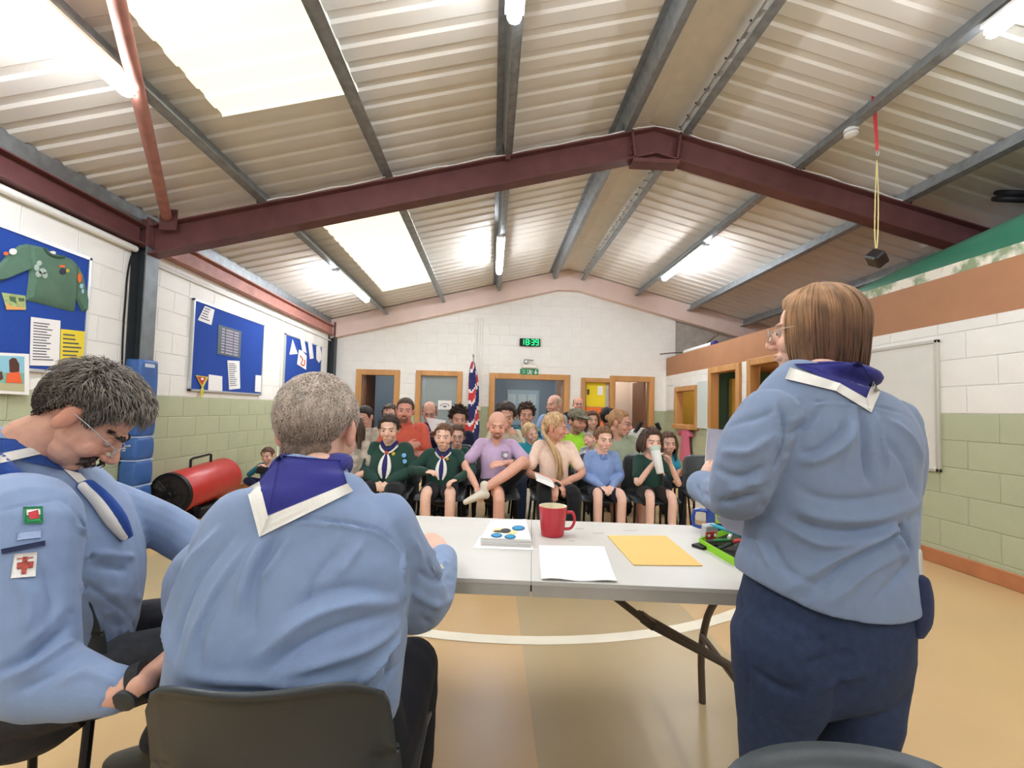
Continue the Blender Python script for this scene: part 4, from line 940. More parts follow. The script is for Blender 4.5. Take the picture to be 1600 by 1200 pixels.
        if style in ('bob', 'long'):
            ln = hk.get('fall', .16)
            for sd in (-1, 1):
                for i in range(14):
                    t = i/13; y0_ = .045-.13*t; x0 = sd*(.070+.012*math.sin(t*3.1)); z0 = .055
                    if t > .93: x0 *= .6
                    l2 = ln*(.9+.2*rr.random()); hp.append(loft([(x0*.75, y0_, z0+.03), (x0*1.12, y0_-.004, z0-.03), (x0*1.18+rr.normal()*.004, y0_-.008, z0-.09), (x0*1.1+rr.normal()*.008, y0_-.012+rr.normal()*.006, z0-.07-l2)], [(.012, .008), (.014, .009), (.013, .008), (.004, .003)], n=7, k=3))
            for i in range(9):
                x0 = (i-4)*.018; hp.append(loft([(x0, -.085, .05), (x0*1.15, -.112, -.02), (x0*1.2, -.105, -.08), (x0*1.1+rr.normal()*.006, -.10, -.05-ln)], [(.014, .01), (.015, .01), (.014, .01), (.004, .004)], n=7, k=3))
        if style == 'tied': hp.append(ell((0, -.115, .03), (.032, .028, .03), 12))
        if style == 'ponytail':
            for i in range(46):
                a = rr.normal(size=2)*.017; sd = hk.get('side', 1)
                hp.append(loft([(a[0], -.07, .02+a[1]), (sd*.05+a[0], -.085, -.04), (sd*.075+a[0], -.01+a[1]*.5, -.13), (sd*.065+a[0]*1.4, .07+a[1]*.8, -.24), (sd*.04+a[0]*2, .10+a[1], -.36-.1*rr.random())], [(.010, .008), (.013, .009), (.014, .009), (.012, .008), (.003, .003)], n=6, k=3))
            hp.append(loft([(0, -.06, .05), (.03*hk.get('side', 1), -.095, -.01), (.05*hk.get('side', 1), -.085, -.05)], [(.05, .04), (.04, .03), (.025, .02)], n=12, k=3))
        v, f = joinvf([q for q in hp if len(q[0])]); hc4 = np.append(rgb(hair), 1); cl = np.tile(hc4, (len(v), 1)); cl[:, :3] *= (1.15+.4*wav(v*np.array([1.5, 1, .5]), 5, 190)[:, None]); meshobj('hair', hx(v), f, HAIR, R0, col=np.clip(cl, 0, 1))
    if glasses:
        m = MB()
        for sd in (-1, 1):
            m.tube([hx((sd*.031+.021*math.cos(t), .102, .002+.016*math.sin(t))) for t in np.linspace(0, 6.2832, 16)], .0019, n=5, close=True); m.tube([hx((sd*.051, .10, .006)), hx((sd*.078, .05, .006)), hx((sd*.082, -.012, .006))], .0017, n=5)
        m.tube([hx((-.011, .106, .004)), hx((.011, .106, .004))], .0018, n=5); m.build('glasses', mat('spec_'+glasses, glasses, .3), R0, smooth=2, local=True)
    # clothes
    e = .011; tm = clothm(topc, col2=topc2, ns=14 if topc2 else 25)
    slv = {'tee': .72, 'none': .3}.get(top, 1.0)
    sp = [tor(e)]
    for sd in (1, -1): sp.append(armc(sd, .013, .012 if slv == 1.0 else .015, upto=slv))
    v, f = fuse(sp, vx, 3)
    if slv == 1.0:                               # end the sleeve at the wrist
        pass
    nr = vnormals(v, f); amp = .0045*s; v = v+nr*(amp*(wav(v, len(label), 38)+.6*wav(v, 2, 75)))[:, None]; meshobj({'tee': 'tshirt', 'sweater': 'sweatshirt'}.get(top, top), v, f, tm, R0)
    bm_ = clothm(botc)
    if bottom == 'trousers': q = [legc(sd, .012, .016) for sd in (1, -1)]
    else: q = [legc(sd, .014, .026, to=1) for sd in (1, -1)]
    q.append(chain([tp(-.10), tp(-.02), tp(.05)], [(.165*s*g**.6+.014, .125*s*g**.6+.013)]*3, n=20, ref=(1, 0, 0)))
    if bottom == 'shorts':
        q = []
        for sd in (1, -1):
            h = tp(-.02, 0, .085*sd); k_ = K[sd]; q.append(chain([h, h*.5+k_*.5+V(0, 0, .006), h*.22+k_*.78], [(.105*s*g**.5,)*2, (.098*s*g**.5,)*2, (.092*s*g**.5,)*2], n=16))
        q.append(chain([tp(-.10), tp(-.02), tp(.05)], [(.165*s*g**.6+.014, .125*s*g**.6+.013)]*3, n=20, ref=(1, 0, 0)))
    v, f = fuse(q, vx*1.1, 2); nr = vnormals(v, f); v = v+nr*(.004*wav(v, 8, 42))[:, None]; meshobj(bottom, v, f, bm_, R0)
    for sd in (1, -1):
        a = A[sd]; d = V(.12*sd, 1, 0); z0 = a[2]-.075*s
        if legs == 'cross' and sd == -1: P = [a+V(-.02, .0, -.055), a+V(.01, .01, -.045), a+V(.085, .03, -.075), a+V(.15, .045, -.105)]
        else: P = [a+V(0, -.05*s, -.03*s), a+V(0, .0, -.028*s), a+V(.01*sd, .09*s, -.042*s), a+V(.02*sd, .17*s, -.05*s)]
        w = chain(P, [(.036*s, .038*s), (.042*s, .045*s), (.046*s, .036*s), (.036*s, .026*s)], n=14, ref=(1, 0, 0) if not (legs == 'cross' and sd == -1) else (0, 1, 0)); w2 = chain([a+V(0, 0, -.02*s), a+V(0, -.005, .035*s)], [(.042*s,)*2, (.043*s,)*2], n=12)
        v, f = fuse([w, w2], .008, 1); o = meshobj('shoe', v, f, mat('shoe_'+shoe, shoe, .6), R0)
    info = dict(root=R0, hx=hx, sh=sh, tp=tp, neckb=neckb, H=H, hc=hc, hs=hs, Rh=Rh, s=s, g=g, E=E, K=K)
    if scarf: scarf_on(info, scarf)
    return info
NAVY = clothm('2c2a66', .1, 20); SCW = clothm('e9e6de', .05, 20); 
def scarf_on(I, kind):
    """neckerchief: rolled collar, woggle and two bordered tails"""
    g = I['g']; d1, d2, d3 = .118*g**.8+.034, .12*g**1.15+.040, .125*g+.044; s, nb, tp, R0 = I['s'], I['neckb'], I['tp'], I['root']
    for nm, r, out, dz, mt in (('scarf_roll', (.017, .030), 0, .016, NAVY), ('scarf_border', (.010, .026), .016, -.022, SCW)):
        pts = []
        for t in np.linspace(0, 2*math.pi, 30):
            fr = max(0, math.cos(t)); pts.append(nb+np.array([math.sin(t)*(.080+out)*s*(1-.15*fr), (math.cos(t)*(.070+out)+.018+.03*fr)*s, (.012+dz-.085*fr**1.4)*s]))
        v, f = loft(pts, [(r[0]*s, r[1]*s)]*len(pts), n=10, k=0, ref=(0, 0, 1)); meshobj(nm, np.array(v), f, mt, R0)
    w = tp(.385, .140, 0); m = MB(); m.lathe([(.015*s, -.025*s), (.022*s, -.015*s), (.022*s, .015*s), (.015*s, .025*s)], w, n=12); m.build('woggle', mat('woggle_red', 'b5483c', .6), R0, smooth=True, local=True)
    for sd in (1, -1):
        P = [w, tp(.30, d1, .038*sd), tp(.19, d2, .050*sd), tp(.10, d3, .026*sd)]
        v, f = loft(P, [(.014*s, .006), (.024*s, .007), (.026*s, .007), (.010*s, .005)], n=8, k=3, ref=(1, 0, 0)); meshobj('scarf_tail', v, f, SCW, R0)
    P = [w+np.array([0, .003, 0]), tp(.30, d1+.004, 0), tp(.20, d2+.004, 0), tp(.12, d3+.002, 0)]
    v, f = loft(P, [(.012*s, .006), (.030*s, .008), (.030*s, .008), (.006*s, .004)], n=8, k=3, ref=(1, 0, 0)); meshobj('scarf_inner', v, f, NAVY, R0)
def patch(I, h, d, x, r, c, nm='badge', sq=False):
    R0 = I['root']; p = I['tp'](h, d, x); m = MB(); m.lathe([(r, -.006), (r, .004), (r*.7, .006)], p, n=4 if sq else 12, axis=(0, 1, .1)); m.build(nm, mat('patch_'+c, c, .8), R0, local=True)
# ------------------------------------------------------------------ chairs
PLAS = mat('chair_plastic', '34393b', .42, noise=.06, spec=.45, bump=.06, bscale=300)
LEG = mat('chair_leg', '1b1b1d', .35, metal=.4)
def chair_parts(root, mt=PLAS):
    def sheet(fn, nu, nv, th):
        P = np.array([[fn(i/(nu-1), j/(nv-1)) for j in range(nv)] for i in range(nu)]); P2 = P.reshape(-1, 3)
        fs = [(i*nv+j, i*nv+j+1, (i+1)*nv+j+1, (i+1)*nv+j) for i in range(nu-1) for j in range(nv-1)]; n = vnormals(P2, fs); k = len(P2)
        Q = P2-n*th; ff = fs+[tuple(a+k for a in q[::-1]) for q in fs]
        ring = [i*nv for i in range(nu)]+[(nu-1)*nv+j for j in range(1, nv)]+[i*nv+nv-1 for i in range(nu-2, -1, -1)]+[j for j in range(nv-2, 0, -1)]
        for a, b in zip(ring, ring[1:]+ring[:1]): ff.append((a, b, b+k, a+k))
        return np.vstack([P2, Q]), ff
    def back(u, v):                               # u across, v up
        x = (u-.5)*2; hw = .212-.03*v; c = .05*x*x; r = max(0, v-.86)/.14; hw *= (1-.10*r*r); z = .50+.31*v-.02*(1-v)-(.028*abs(x)**6*(v > .5)); y = -.20-.07*v+c*1.0+.02*math.sin(v*3.1)
        roll = max(0, v-.93)/.07; return (x*hw, y-.018*roll, z)
    def seat(u, v):
        x = (u-.5)*2; hw = .205+.015*v; y = -.205+.43*v; z = .452-.018*math.sin(v*3.14)+.02*x*x*(1-.4*v)-.035*max(0, v-.82)/.18; 
        if v < .14: z += .05*(1-v/.14)**1.5
        return (x*hw, y, z)
    for nm, fn in (('backrest', back), ('seat', seat)):
        v, f = sheet(fn, 15, 17, .008); o = meshobj(nm, v, f, mt, root); 
    m = MB()
    for sx in (-1, 1): m.tube([(sx*.19, .17, .43), (sx*.17, 0, .425), (sx*.17, -.19, .435), (sx*.185, -.225, .6)], .011, n=7, k=3)
    m.tube([(-.17, .12, .425), (.17, .12, .425)], .01, n=7); m.build('seat_frame', LEG, root, smooth=True, local=True)
    for sx in (-1, 1):
        m = MB(); m.tube([(sx*.18, .15, .43), (sx*.205, .20, .03), (sx*.206, .202, 0)], .0115, n=8); m.build('leg', LEG, root, smooth=True, local=True)
        m = MB(); m.tube([(sx*.18, -.17, .43), (sx*.21, -.25, .03), (sx*.211, -.252, 0)], .0115, n=8); m.build('leg', LEG, root, smooth=True, local=True)
CHAIR0 = None
def chair(x, y, facing, label, group=None, mt=None):
    global CHAIR0
    if CHAIR0 is None or mt:
        r = thing('stacking_chair', label, 'chair', (x, y, 0), group, rotz=facing); chair_parts(r, mt or PLAS)
        if not mt: CHAIR0 = r
        return r
    r = CHAIR0.copy(); C.objects.link(r); r.location = (x, y, 0); r.rotation_euler = (0, 0, facing); r['label'] = label
    if group: r['group'] = group
    elif 'group' in r: del r['group']
    for ch in CHAIR0.children: c = ch.copy(); C.objects.link(c); c.parent = r
    return r
# ------------------------------------------------------------------ the three leaders at the table
SHIRT = mat('blue_shirt', '8094b4', .85, noise=.05, nscale=30, bump=.12, bscale=500, sheen=.15)
DENIM = mat('denim', '2b3853', .85, noise=.18, nscale=60, bump=.15, bscale=400)
CHAR = mat('charcoal_cloth', '1e1f26', .9, noise=.1, nscale=40, bump=.1, bscale=300)
NAV2 = clothm('2b2c78', .1, 20)
def sect(rows, ref=(1, 0, 0), n=40, k=5, sup=2.25, caps=True):
    """rows: (y px, left px, right px, depth Y, half depth)"""
    P = []; R = []
    for y, l, r, Y, b in rows:
        dl, dr = ray(l, y), ray(r, y); ml, mr = dl[0]/dl[1], dr[0]/dr[1]; lo_, hi_ = .005, 1.0
        for _ in range(40):                      # half width whose outline touches both sight lines
            a = (lo_+hi_)/2
            if math.sqrt(a*a+ml*ml*b*b)+math.sqrt(a*a+mr*mr*b*b) > (mr-ml)*Y: hi_ = a
            else: lo_ = a
        c = at((l+r)/2, y, Y); c[0] = ml*Y+math.sqrt(a*a+ml*ml*b*b); P.append(c); R.append((a*.985, b))
    return loft(P, R, n=n, k=k, ref=ref, sup=sup, round_caps=caps)
def tree(v, f): return BVHTree.FromPolygons([tuple(p) for p in v], f)
def hit(bv, px, py, dflt=None):
    d = Vector(ray(px, py)).normalized(); r = bv.ray_cast(Vector(CAM), d)
    if r[0] is None: return None if dflt is None else at(px, py, dflt)
    return np.array(r[0])
def folds(v, f, strokes, cv):
    bv = tree(v, f); nr = vnormals(v, f); disp = np.zeros(len(v))
    for pts, w, dep in strokes:
        P = [hit(bv, *cv(q)) for q in pts]; P = [p for p in P if p is not None]
        if len(P) < 2: continue
        P = catmull(P, 6); best = np.full(len(v), 9.); tt = np.zeros(len(v)); n = len(P)-1
        lo, hi = P.min(0)-3*w, P.max(0)+3*w; idx = np.where(((v > lo) & (v < hi)).all(1))[0]
        if not len(idx): continue
        q = v[idx]; b = np.full(len(idx), 9.); t_ = np.zeros(len(idx))
        for i in range(n):
            a, d = P[i], P[i+1]-P[i]; l = np.dot(d, d)+1e-12; s = np.clip((q-a) @ d/l, 0, 1); dd = np.linalg.norm(q-a-s[:, None]*d, axis=1)
            m_ = dd < b; b[m_] = dd[m_]; t_[m_] = (i+s[m_])/n
        taper = np.clip(np.minimum(t_, 1-t_)*4+.25, 0, 1); disp[idx] += 2.1*dep*(.5*np.exp(-(b/(w*.75))**2)+.5*np.exp(-b/(w*.45)))*taper
    return v+nr*disp[:, None]
def drape(bv, quad, n, m_, off, th, dflt):
    A, B, D, E = [np.array(q, float) for q in quad]; vs = []; 
    for i in range(n+1):
        for j in range(m_+1):
            u, w = i/n, j/m_; p = (A*(1-u)+B*u)*(1-w)+(E*(1-u)+D*u)*w; h = hit(bv, *p, dflt); d = -_n(ray(*p)); vs.append(h+d*off)
    P = np.array(vs); k = len(P); fs = [(i*(m_+1)+j, (i+1)*(m_+1)+j, (i+1)*(m_+1)+j+1, i*(m_+1)+j+1) for i in range(n) for j in range(m_)]
    dirs = -P+CAM; dirs /= np.linalg.norm(dirs, axis=1)[:, None]; Q = P-dirs*th; ff = fs+[tuple(a+k for a in q[::-1]) for q in fs]; w1 = m_+1
    ring = [i*w1 for i in range(n+1)]+[n*w1+j for j in range(1, w1)]+[i*w1+m_ for i in range(n-1, -1, -1)]+[j for j in range(m_-1, 0, -1)]
    for a, b in zip(ring, ring[1:]+ring[:1]): ff.append((a, b, b+k, a+k))
    return np.vstack([P, Q]), ff
def cloth_noise(v, f, a, seed): n = vnormals(v, f); return v+n*(a*(wav(v*np.array([1, 1, .45]), seed, 42)+.5*wav(v, seed+1, 95)))[:, None]
def strand_hair(hv, hf, hx, name, root, thick, n, flow, ln, r0, colfn, shift=0, seg=4, seed=3, rough=.003, mask=None):
    cv, cf = hair_cap(hv, hf, thick, shift, seed, rough)
    r = np.random.default_rng(seed); parts = [(cv, cf)]; idx = r.choice(len(cv), n, replace=len(cv) < n); c0 = np.array([0, -.012, .02])
    def fn(i):
        p = cv[i]; 
        if mask is not None and not mask(p): return None
        d = _n(p-c0); fl = flow(p, d)+r.normal(size=3)*.22; fl = _n(fl-d*np.dot(fl, d)*.9); l = ln(p)*(.6+.7*r.random()); cu = r.normal()*.15
        return [p-d*.005]+[p+fl*l*t+d*(.004+.010*l/.03*math.sin(t*2.4))+np.cross(fl, d)*cu*l*t*t for t in np.linspace(.3, 1, seg-1)]
    parts.append(locks(idx, fn, r0=r0)); v, f = joinvf([q for q in parts if len(q[0])])
    col = colfn(v); meshobj(name, hx(v), f, HAIR, root, col=np.hstack([col, np.ones((len(v), 1))]), local=False)
def eyes(hx, root, local=False):
    for sd in (1, -1):
        m = MB(); c = np.array([.031*sd, .0765, .003]); v, f = ell(c, (.0122,)*3, 14); m.add(v, f, 0); v, f = ell(c+[0, .0082, -.0005], (.0062, .0055, .0062), 12); m.add(v, f, 1)
        m.v = [tuple(hx(p)) for p in m.v]; m.build('eye', [EYEW, mat('iris_dark', '2c2320', .2)], root, smooth=2, recalc=False)
def skinobj(name, parts, skin, root, colparts=None):
    v, f = joinvf(parts); s4 = np.append(skc(skin), 1); cols = [np.tile(s4, (len(p[0]), 1)) if colparts is None or colparts[i] is None else colparts[i] for i, p in enumerate(parts)]
    return meshobj(name, v, f, SKIN, root, col=np.vstack(cols), local=False)
def shoe3(a, toe, root, c='2a2826'):
    a = np.array(a, float); d = np.array(toe, float)-a; P = [a-d*.25+[0, 0, .045], a+[0, 0, .05], a+d*.55+[0, 0, .04], a+d+[0, 0, .028]]
    v, f = fuse([loft(P, [(.034, .04), (.042, .046), (.047, .034), (.032, .022)], n=14, ref=np.cross(_n(d), (0, 0, 1))), loft([a+[0, 0, .05], a+[0, 0, .11]], [(.042, .042)]*2, n=12, k=0)], .006, 2); meshobj('shoe', v, f, mat('shoe_'+c, c, .6), root, local=False)
# ---------------- seated man with cropped grey hair, back to the camera
P2 = thing('person', 'heavy man with cropped grey hair in light blue shirt, back turned, leaning on the table', 'person', (-.35, .92, 0))
cv8 = lambda q: (230+q[0]/1.8755, 560+q[1]/1.875)
HC2 = at(498, 673, 1.04); R2 = rotm(-.05, .12, -.02); hx2 = lambda p: np.array(p)*1.0 @ R2.T+HC2
hv, hf, hcol = head_mesh(.003, 'd9a78e', fat=1.06, neck=.064, necklen=.12)
sk2 = 'd9a78e'
torso2 = [(722, 448, 545, .95, .062), (745, 424, 553, .94, .078), (768, 390, 582, .93, .098), (800, 328, 626, .92, .12), (855, 293, 642, .915, .142), (925, 272, 641, .90, .158), (1000, 259, 638, .89, .168), (1060, 254, 632, .915, .145), (1120, 258, 622, .94, .125), (1165, 268, 612, .96, .115), (1200, 290, 596, .95, .11)]
sl_r = [at(597, 815, .93), at(612, 852, .96), at(640, 915, 1.03), at(656, 938, 1.11), at(681, 912, 1.22), at(692, 872, 1.36)]
rr_r = [.064, .070, .078, .073, .056, .043]
sl_l = [at(352, 862, .93), at(316, 905, .99), at(325, 950, 1.08), at(380, 940, 1.2), at(450, 905, 1.33)]
rr_l = [.058, .068, .07, .055, .045]
v, f = fuse([sect(torso2, caps=False), loft(sl_r, [(a, a) for a in rr_r], n=20), loft(sl_l, [(a, a) for a in rr_l], n=18)], .0055, 4)
st2 = [([(388, 505), (345, 590), (318, 640), (305, 790)], .011, -.007), ([(352, 515), (300, 620), (268, 740)], .012, .006), ([(425, 520), (372, 600), (335, 650)], .010, .005),
       ([(215, 500), (120, 620), (70, 760), (62, 870)], .013, .006), ([(250, 520), (150, 640), (95, 780), (80, 880)], .012, -.005), ([(300, 540), (190, 700), (120, 850)], .012, .005), ([(140, 540), (80, 640)], .010, -.005), ([(240, 640), (160, 790), (150, 900)], .012, -.004),
       ([(735, 715), (600, 720), (470, 765), (330, 870)], .016, .008), ([(735, 745), (610, 775), (480, 830), (360, 910)], .014, -.007), ([(740, 780), (640, 850), (520, 890), (380, 930)], .014, .006), ([(720, 690), (610, 670), (500, 690), (420, 740)], .013, -.005), ([(560, 560), (500, 640), (470, 720)], .012, -.004), ([(630, 540), (560, 640)], .011, .004),
       ([(740, 800), (690, 880), (610, 960)], .013, .007), ([(745, 880), (690, 960), (640, 1040)], .013, -.006), ([(735, 940), (700, 1020), (660, 1100)], .012, .006), ([(700, 860), (710, 920), (690, 960)], .012, -.006),
       ([(120, 930), (300, 945), (480, 955), (620, 930)], .013, .005), ([(90, 960), (280, 985), (450, 990)], .012, -.005),
       ([(150, 466), (300, 461), (470, 471), (600, 484), (690, 512), (752, 572)], .0035, -.0035), ([(150, 475), (300, 471), (470, 481), (600, 494), (690, 522), (748, 580)], .004, .003),
       ([(752, 575), (740, 640), (748, 725)], .006, .007), ([(762, 580), (752, 640), (760, 730)], .006, -.007),
       ([(790, 620), (850, 650), (890, 640)], .010, -.007), ([(770, 680), (840, 720), (895, 700)], .012, .007), ([(760, 750), (830, 780), (880, 760)], .011, -.006), ([(830, 560), (870, 600), (905, 620)], .009, .005), ([(820, 590), (860, 640), (900, 650)], .008, -.005), ([(770, 520), (800, 580), (790, 640)], .010, .004)]
v = cloth_noise(v, f, .0022, 11); v = folds(v, f, st2, cv8); bv2 = tree(v, f)
meshobj('shirt', v, f, SHIRT, P2, local=False)
# neckerchief: roll at the neck plus bordered triangle on the back
nc = at(489, 722, .95); ring = []
for t in np.linspace(0, 2*math.pi, 40): ring.append(nc+np.array([  .048*math.sin(t), -.060*math.cos(t)+.0, .018*math.cos(t)*-1+(-.05 if math.cos(t) < -.3 else 0)*abs(math.cos(t))]))
rollv, rollf = loft(ring, [(.019, .030)]*len(ring), n=12, k=0, ref=(0, 0, 1)); 
rv, rf = fuse([sect([(722, 448, 545, .95, .062), (745, 405, 570, .94, .084), (775, 362, 606, .93, .106), (830, 305, 640, .92, .135)]), (rollv, rollf)], .006, 6); bvr = tree(rv, rf)
def surf(px, py):
    a, b = hit(bvr, px, py), hit(bv2, px, py); c = [p for p in (a, b) if p is not None]
    return min(c, key=lambda p: np.linalg.norm(p-CAM)) if c else None
class BV:                                        # nearest of two surfaces
    def ray_cast(s, o, d):
        a, b = bvr.ray_cast(o, d), bv2.ray_cast(o, d)
        if a[0] is None: return b
        if b[0] is None: return a
        return a if a[3] < b[3] else b
B2 = BV()
ring_front = [p for p, t in zip(ring, np.linspace(0, 2*math.pi, 40))]
meshobj('scarf_roll', *loft(ring, [(.018, .031)]*len(ring), n=12, k=0, ref=(0, 0, 1)), NAV2, P2, local=False)
for q in ([(436, 711), (532, 719), (543, 757), (417, 807)], [(436, 711), (417, 807), (411, 780), (404, 752)]):
    meshobj('scarf_triangle', *drape(B2, q, 14, 14, .0065, .004, .87), NAV2, P2, local=False)
for q in ([(385, 763), (405, 752), (419, 808), (405, 839)], [(405, 839), (418, 806), (543, 755), (552, 767)]):
    meshobj('scarf_border', *drape(B2, q, 14, 6, .0075, .004, .87), SCW, P2, local=False)
# body
hcol2 = hcol.copy(); z = hv[:, 2]; y = hv[:, 1]
handr = hand_mesh(.0035, side=-1, curl=.35, s=1.0); hr = (orient(handr[0], at(688, 858, 1.38), at(645, 822, 1.52)-at(688, 858, 1.38), (.1, 0, -1)), handr[1])
handl = hand_mesh(.0035, side=1, curl=.35, s=1.0); hl = (orient(handl[0], at(455, 900, 1.34), (.8, .5, -.05), (0, 0, -1)), handl[1])
inner = fuse([sect([(735, 462, 535, .95, .05), (800, 360, 600, .93, .08), (920, 310, 600, .90, .11), (1060, 300, 590, .89, .12), (1190, 320, 570, .91, .12)], n=20), loft(sl_r, [(a*.6, a*.6) for a in rr_r], n=12), loft(sl_l, [(a*.6, a*.6) for a in rr_l], n=12)], .012, 2)
skinobj('body', [(hx2(hv), hf), hr, hl, inner], sk2, P2, [hcol2, None, None, None])
eyes(hx2, P2)
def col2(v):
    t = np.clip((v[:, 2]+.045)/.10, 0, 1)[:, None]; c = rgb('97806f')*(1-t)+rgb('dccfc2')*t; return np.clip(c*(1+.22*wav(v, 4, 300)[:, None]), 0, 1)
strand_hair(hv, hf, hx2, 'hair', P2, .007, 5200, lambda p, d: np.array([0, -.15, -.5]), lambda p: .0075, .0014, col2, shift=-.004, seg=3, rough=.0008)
# trousers, legs, shoes
kr, kl = at(640, 1042, 1.27), at(470, 1050, 1.32)
hipr, hipl = np.array([-.25, .93, .50]), np.array([-.46, .93, .50])
tr = []
for h, k_, an in ((hipr, kr, np.array([-.20, 1.30, .1])), (hipl, kl, np.array([-.52, 1.38, .1]))):
    tr.append(loft([h, h*.5+k_*.5+[0, 0, .0], k_, k_*.5+an*.5, an], [(.105, .10), (.098, .092), (.078, .078), (.072, .072), (.055, .06)], n=18)); shoe3(an*[1, 1, 0], an*[1, 1, 0]+[.02, .2, 0], P2)
tr.append(loft([(-.355, .94, .44), (-.355, .94, .52), (-.355, .93, .60)], [(.21, .155), (.205, .155), (.19, .15)], n=24, ref=(1, 0, 0), k=2))
v, f = fuse(tr, .008, 3); meshobj('trousers', cloth_noise(v, f, .003, 21), f, CHAR, P2, local=False)
c = hit(bv2, 683, 889, 1.2); m = MB(); q = [hit(bv2, x, y, 1.2)-_n(ray(x, y))*.004 for x, y in ((676, 885), (690, 881), (694, 888), (680, 894))]; m.prism(q, -_n(ray(683, 889))*.003); m.build('cuff_badge', mat('badge_cream', 'e2dccb', .8, noise=.4, nscale=160), P2)
chair(-.345, .95, .03, 'black plastic stacking chair holding the heavy grey-haired man')
# ---------------- man in profile with moustache and glasses
P1 = thing('person', 'grey-haired man with moustache and thin glasses in light blue shirt, sitting in profile looking down', 'person', (-.95, 1.0, 0))
cv7 = lambda q: (q[0]/1.8175, 540+q[1]/1.8175)
HC1 = at(120, 656, 1.08)+np.array([-.045, .068, .0]); R1 = rotm(-1.03, .84, .03); hx1 = lambda p: np.array(p)*1.0 @ R1.T+HC1
hv, hf, hcol = head_mesh(.003, 'cf9478', brow='3c322c', neck=.050, necklen=.02, nose=1.5, fat=1.0, lid=-.003)
LA = np.array([.42, -.91, 0.]); FD = np.array([.91, .42, 0.])
tc = [(-1.19, 1.27, .50), (-1.17, 1.25, .62), (-1.14, 1.22, .76), (-1.12, 1.18, .89), (-1.115, 1.14, .98), (-1.125, 1.115, 1.04), (-1.12, 1.095, 1.085)]
trd = [(.20, .19), (.20, .20), (.20, .20), (.20, .17), (.185, .125), (.135, .095), (.080, .075)]
near = np.array([-1.02, .98, .955])
ar = [near+[-.03, .04, .02], at(40, 815, .95), at(27, 930, .89), at(48, 1045, .85), at(115, 1072, .84), at(182, 1080, .82)]
arr = [.078, .088, .088, .072, .053, .038]
far = np.array([-1.17, 1.30, .96]); al = [far, (-1.0, 1.42, .84), (-.86, 1.42, .75), (-.74, 1.34, .73), (-.65, 1.27, .735)]
v, f = fuse([loft(tc, trd, n=36, ref=LA, sup=2.2), loft(ar, [(a, a) for a in arr], n=20), loft(al, [(.07,)*2, (.066,)*2, (.06,)*2, (.048,)*2, (.04,)*2], n=16)], .0055, 4)
st1 = [([(180, 440), (245, 520), (262, 600), (240, 690), (200, 760)], .006, -.008), ([(170, 445), (232, 525), (250, 600), (228, 690)], .006, .005),
       ([(0, 920), (100, 880), (190, 800)], .012, -.007), ([(10, 950), (120, 900), (200, 840)], .012, .007), ([(40, 990), (150, 930), (215, 880)], .012, -.005), ([(180, 960), (250, 930), (330, 960)], .012, .005), ([(60, 860), (130, 800), (180, 740)], .012, .004),
       ([(240, 670), (320, 730), (380, 800), (410, 850)], .006, -.004), ([(230, 690), (300, 760), (350, 820), (380, 850)], .008, .004), ([(260, 620), (360, 640), (450, 640)], .013, -.006), ([(270, 590), (380, 600), (460, 610)], .013, .006), ([(240, 720), (340, 800)], .013, -.005), ([(300, 700), (400, 720), (460, 720)], .013, .005),
       ([(0, 470), (90, 450), (180, 440)], .0035, -.003), ([(40, 640), (80, 740), (70, 830)], .014, .005), ([(120, 620), (150, 720), (130, 820)], .012, -.005), ([(310, 960), (310, 1000), (290, 1030)], .005, -.005)]
v = cloth_noise(v, f, .0022, 31); v = folds(v, f, st1, cv7); bv1 = tree(v, f); meshobj('shirt', v, f, SHIRT, P1, local=False)
# collar roll and scarf
n1 = np.array([-1.11, 1.085, 1.085]); ring = [n1+LA*.092*math.sin(t)+FD*(.088*math.cos(t)+.005)+np.array([0, 0, .0-.13*max(0, math.cos(t))**1.3]) for t in np.linspace(0, 2*math.pi, 40)]
v, f = loft(ring, [(.018, .034)]*len(ring), n=12, k=0, ref=(0, 0, 1)); meshobj('scarf_roll', v, f, clothm('2f4f97', .1, 20), P1, local=False)
ring2 = [p+np.array([0, 0, -.030])+_n(p-n1)*.014 for p in ring]; v, f = loft(ring2, [(.010, .018)]*len(ring2), n=10, k=0, ref=(0, 0, 1)); meshobj('scarf_border', v, f, SCW, P1, local=False)
ring3 = [p+np.array([0, 0, -.058])+_n(p-n1)*.022 for p in ring]; v, f = loft(ring3[8:33], [(.008, .018)]*25, n=10, k=0, ref=(0, 0, 1)); meshobj('scarf_edge', v, f, clothm('2f4f97', .1, 20), P1, local=False)
tl = [cv7(q) for q in ((236, 398), (275, 440), (318, 500), (352, 545))]
for i, (o_, w_, mt) in enumerate(((0, .030, clothm('2f4f97')), (.008, .013, SCW))):
    P = [hit(bv1, *q, .93) for q in tl]; P = [p-_n(ray(*q))*(.012+o_) for p, q in zip(P, tl)]; v, f = loft(P, [(w_*.8, .012), (w_, .012), (w_*1.1, .012), (w_*.7, .008)], n=10, k=3, ref=FD); meshobj('scarf_tail', v, f, mt, P1, local=False)
cr, cf_ = fuse([loft(ring, [(.018, .034)]*len(ring), n=12, k=0, ref=(0, 0, 1)), loft(tc, trd, n=30, ref=LA, sup=2.2), loft(ar[:3], [(q, q) for q in arr[:3]], n=16)], .007, 8); bvr = tree(cr, cf_); bv2 = bv1; BX = BV()
SB = clothm('2f4f97')
